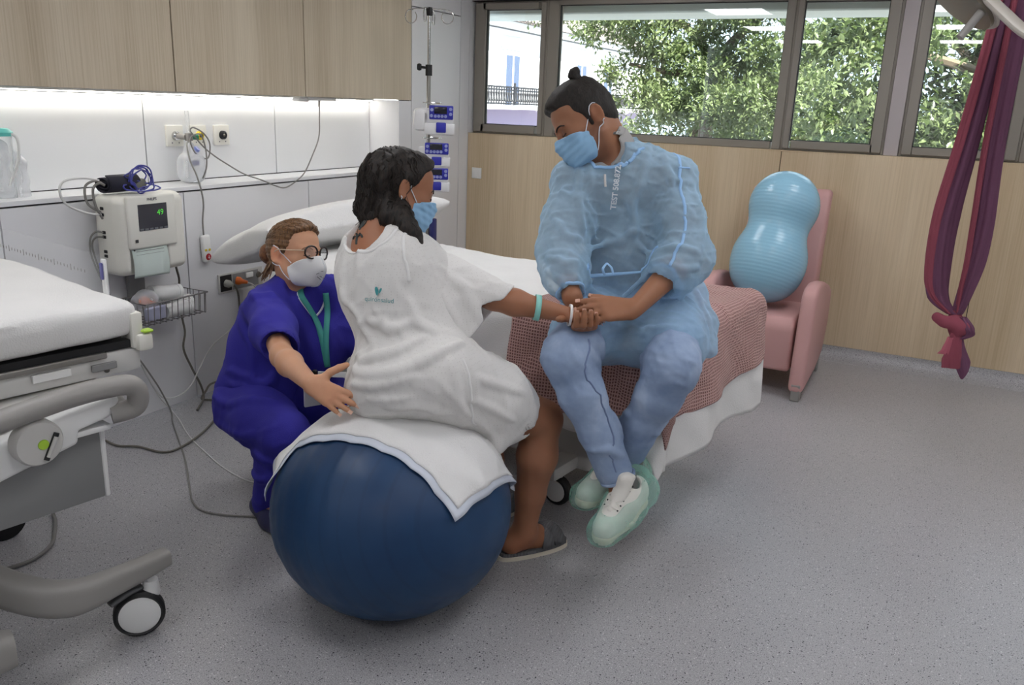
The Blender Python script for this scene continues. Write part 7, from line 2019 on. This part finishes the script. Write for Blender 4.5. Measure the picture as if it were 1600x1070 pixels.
# scrubs
M_scrub = cloth_mat('royal_blue_scrubs', (56, 52, 158), 0.8, 350, 0.3, 0, 0.12, 0, 4.0, 9.0)
tf = Field((0.84, -3.90, 0.36), (1.62, -3.02, 0.96), 0.006)
nur_torso(tf, 0.024)
tf.ell(nj['pel'] + A3((0.05, 0.01, 0.02)), (0.15, 0.175, 0.13), NT, 0.05)
tf.ell(mix3(nj['pel'], nj['neck'], 0.45) + NT.d((0.015, 0.045, 0)), (0.13, 0.185, 0.16), NT, 0.05)
tf.ell(mix3(nj['pel'], nj['neck'], 0.72) + NT.d((0.0, 0.03, 0)), (0.13, 0.18, 0.12), NT, 0.05)
tf.ell((1.312, -3.307, 0.626), (0.10, 0.09, 0.14), NT, 0.05)
re_ = mix3(nj['rsh'], nj['relb'], 0.80); le_ = mix3(nj['lsh'], nj['lelb'], 0.80)
tf.chain([nj['rsh'], mix3(nj['rsh'], re_, 0.6), re_], [0.074, 0.074, 0.066], 0.04); tf.chain([nj['lsh'], le_], [0.072, 0.068], 0.04)
tf.plane(A3((1.0, -3.4, 0.395)), (0.1, -0.05, -1), 0.004)
du = nj['relb'] - nj['rsh']; du /= np.linalg.norm(du)
tf.cone(re_ + du * 0.025, nj['relb'] + du * 0.06, 0.060, 0.064, 0.004, '-')
tf.cone(nj['neck'] + A3((0, 0, 0.0)), nH.w((-0.02, 0, -0.06)), 0.062, 0.062, 0.006, '-')
tf.chain([(1.271, -3.407, 0.889), (1.322, -3.454, 0.842), (1.357, -3.489, 0.787)], [0.052, 0.038, 0.010], 0.006, '-')
ft = sines(30, 0.0042, 101, 6, (1, 1, 0.6))
ncr = creases(55, 0.0055, 104, 5, (1, 1, 0.6))
tf.warp(lambda x, y, z: ft(x, y, z) + ncr(x, y, z))
for pts, r in (([(1.091, -3.489, 0.733), (1.157, -3.539, 0.656), (1.185, -3.582, 0.548)], 0.012), ([(1.249, -3.506, 0.760), (1.322, -3.507, 0.675), (1.352, -3.521, 0.586)], 0.010), ([(1.086, -3.566, 0.500), (1.228, -3.596, 0.511), (1.313, -3.555, 0.540)], 0.012), ([(1.061, -3.554, 0.543), (1.197, -3.578, 0.544), (1.288, -3.559, 0.566)], 0.010), ([(1.158, -3.487, 0.816), (1.244, -3.516, 0.773), (1.305, -3.535, 0.727)], 0.010)):
    tf.ridge(pts, r, 0.02, 0.004)
tf.build('scrub_top', M_scrub, nur, 2)
pf_ = Field((0.84, -3.78, 0.03), (1.62, -3.05, 0.58), 0.0065)
pf_.ell(nj['pel'] + A3((0.02, 0.01, -0.03)), (0.145, 0.17, 0.125), NT, 0.05)
for h, k_, a in (('rhip', 'rknee', 'rank'), ('lhip', 'lknee', 'lank')):
    pf_.chain([nj[h], mix3(nj[h], nj[k_], 0.5), nj[k_]], [0.118, 0.105, 0.084], 0.05)
    pf_.chain([nj[k_], mix3(nj[k_], nj[a], 0.45), nj[a] + A3((0, 0, -0.02))], [0.080, 0.074, 0.058], 0.03)
pf_.warp(lambda x, y, z: sines(28, 0.003, 103, 6)(x, y, z) + ncr(x, y, z))
for pts, r in (([(1.042, -3.576, 0.430), (1.193, -3.614, 0.435), (1.341, -3.622, 0.468)], 0.010), ([(1.056, -3.587, 0.372), (1.207, -3.648, 0.379), (1.346, -3.664, 0.404)], 0.009), ([(1.279, -3.679, 0.313), (1.360, -3.684, 0.317), (1.421, -3.669, 0.342)], 0.010), ([(1.273, -3.662, 0.230), (1.334, -3.677, 0.233), (1.375, -3.672, 0.258)], 0.009)):
    pf_.ridge(pts, r, 0.02, 0.004)
pf_.build('scrub_trousers', M_scrub, nur, 2)
M_piping = mat('white_piping', (218, 220, 232), 0.8)
strip_on(tf, [(1.322, -3.542, 0.932), (1.341, -3.546, 0.889), (1.368, -3.546, 0.847), (1.399, -3.544, 0.805)], 0.008, M_piping, 'neck_piping', nur, 0.001, view=(-0.434, 0.859, -0.274))
strip_on(tf, [(1.401, -3.543, 0.805), (1.416, -3.525, 0.836), (1.425, -3.507, 0.880)], 0.008, M_piping, 'neck_piping', nur, 0.001, view=(-0.434, 0.859, -0.274))
# lanyard and badge
ly = thing('lanyard', (1.421, -3.503, 0.643), 'teal lanyard with badge hanging round the neck of the crouching person', 'lanyard')
M_ly = mat('teal_ribbon', (70, 158, 148), 0.7)
strip_on(tf, [(1.336, -3.539, 0.920), (1.353, -3.541, 0.886), (1.386, -3.541, 0.835), (1.424, -3.542, 0.771), (1.455, -3.550, 0.696), (1.474, -3.562, 0.629)], 0.022, M_ly, 'ribbon', ly, 0.004, view=(-0.434, 0.859, -0.274))
strip_on(tf, [(1.424, -3.502, 0.897), (1.441, -3.519, 0.815), (1.456, -3.540, 0.729), (1.474, -3.562, 0.629)], 0.022, M_ly, 'ribbon', ly, 0.006, view=(-0.434, 0.859, -0.274))
MB().box((1.466, -3.550, 0.605), (0.015, 0.015, 0.03), 0.003, 2).build('clip', M_black, ly)
MB().box((1.476, -3.579, 0.534), (0.012, 0.06, 0.075), 0.002, 2, Matrix.Rotation(math.radians(-30), 3, 'Z')).build('badge', mat('badge_card', (190, 190, 196), 0.4), ly)
# pen and papers tucked at the pocket
o = MB().box((1.521, -3.523, 0.606), (0.004, 0.10, 0.02), 0.001, 1, Matrix.Rotation(math.radians(-62), 3, 'Z')).build('paper_slip', M_whiteplastic, nur)
M_clog = mat('dark_blue_clog', (40, 40, 78), 0.5)
for heel, toe in (((1.20, -3.575, 0.035), (1.42, -3.67, 0.03)), ((1.21, -3.28, 0.035), (1.44, -3.29, 0.03))):
    c = Field(mix3(heel, toe, 0.5) - 0.2, mix3(heel, toe, 0.5) + 0.2, 0.006); c.chain([heel, mix3(heel, toe, 0.5), toe], [0.042, 0.048, 0.046], 0.04); c.plane(A3((0, 0, 0.002)), (0, 0, -1), 0.003); c.build('clog', M_clog, nur, 2)
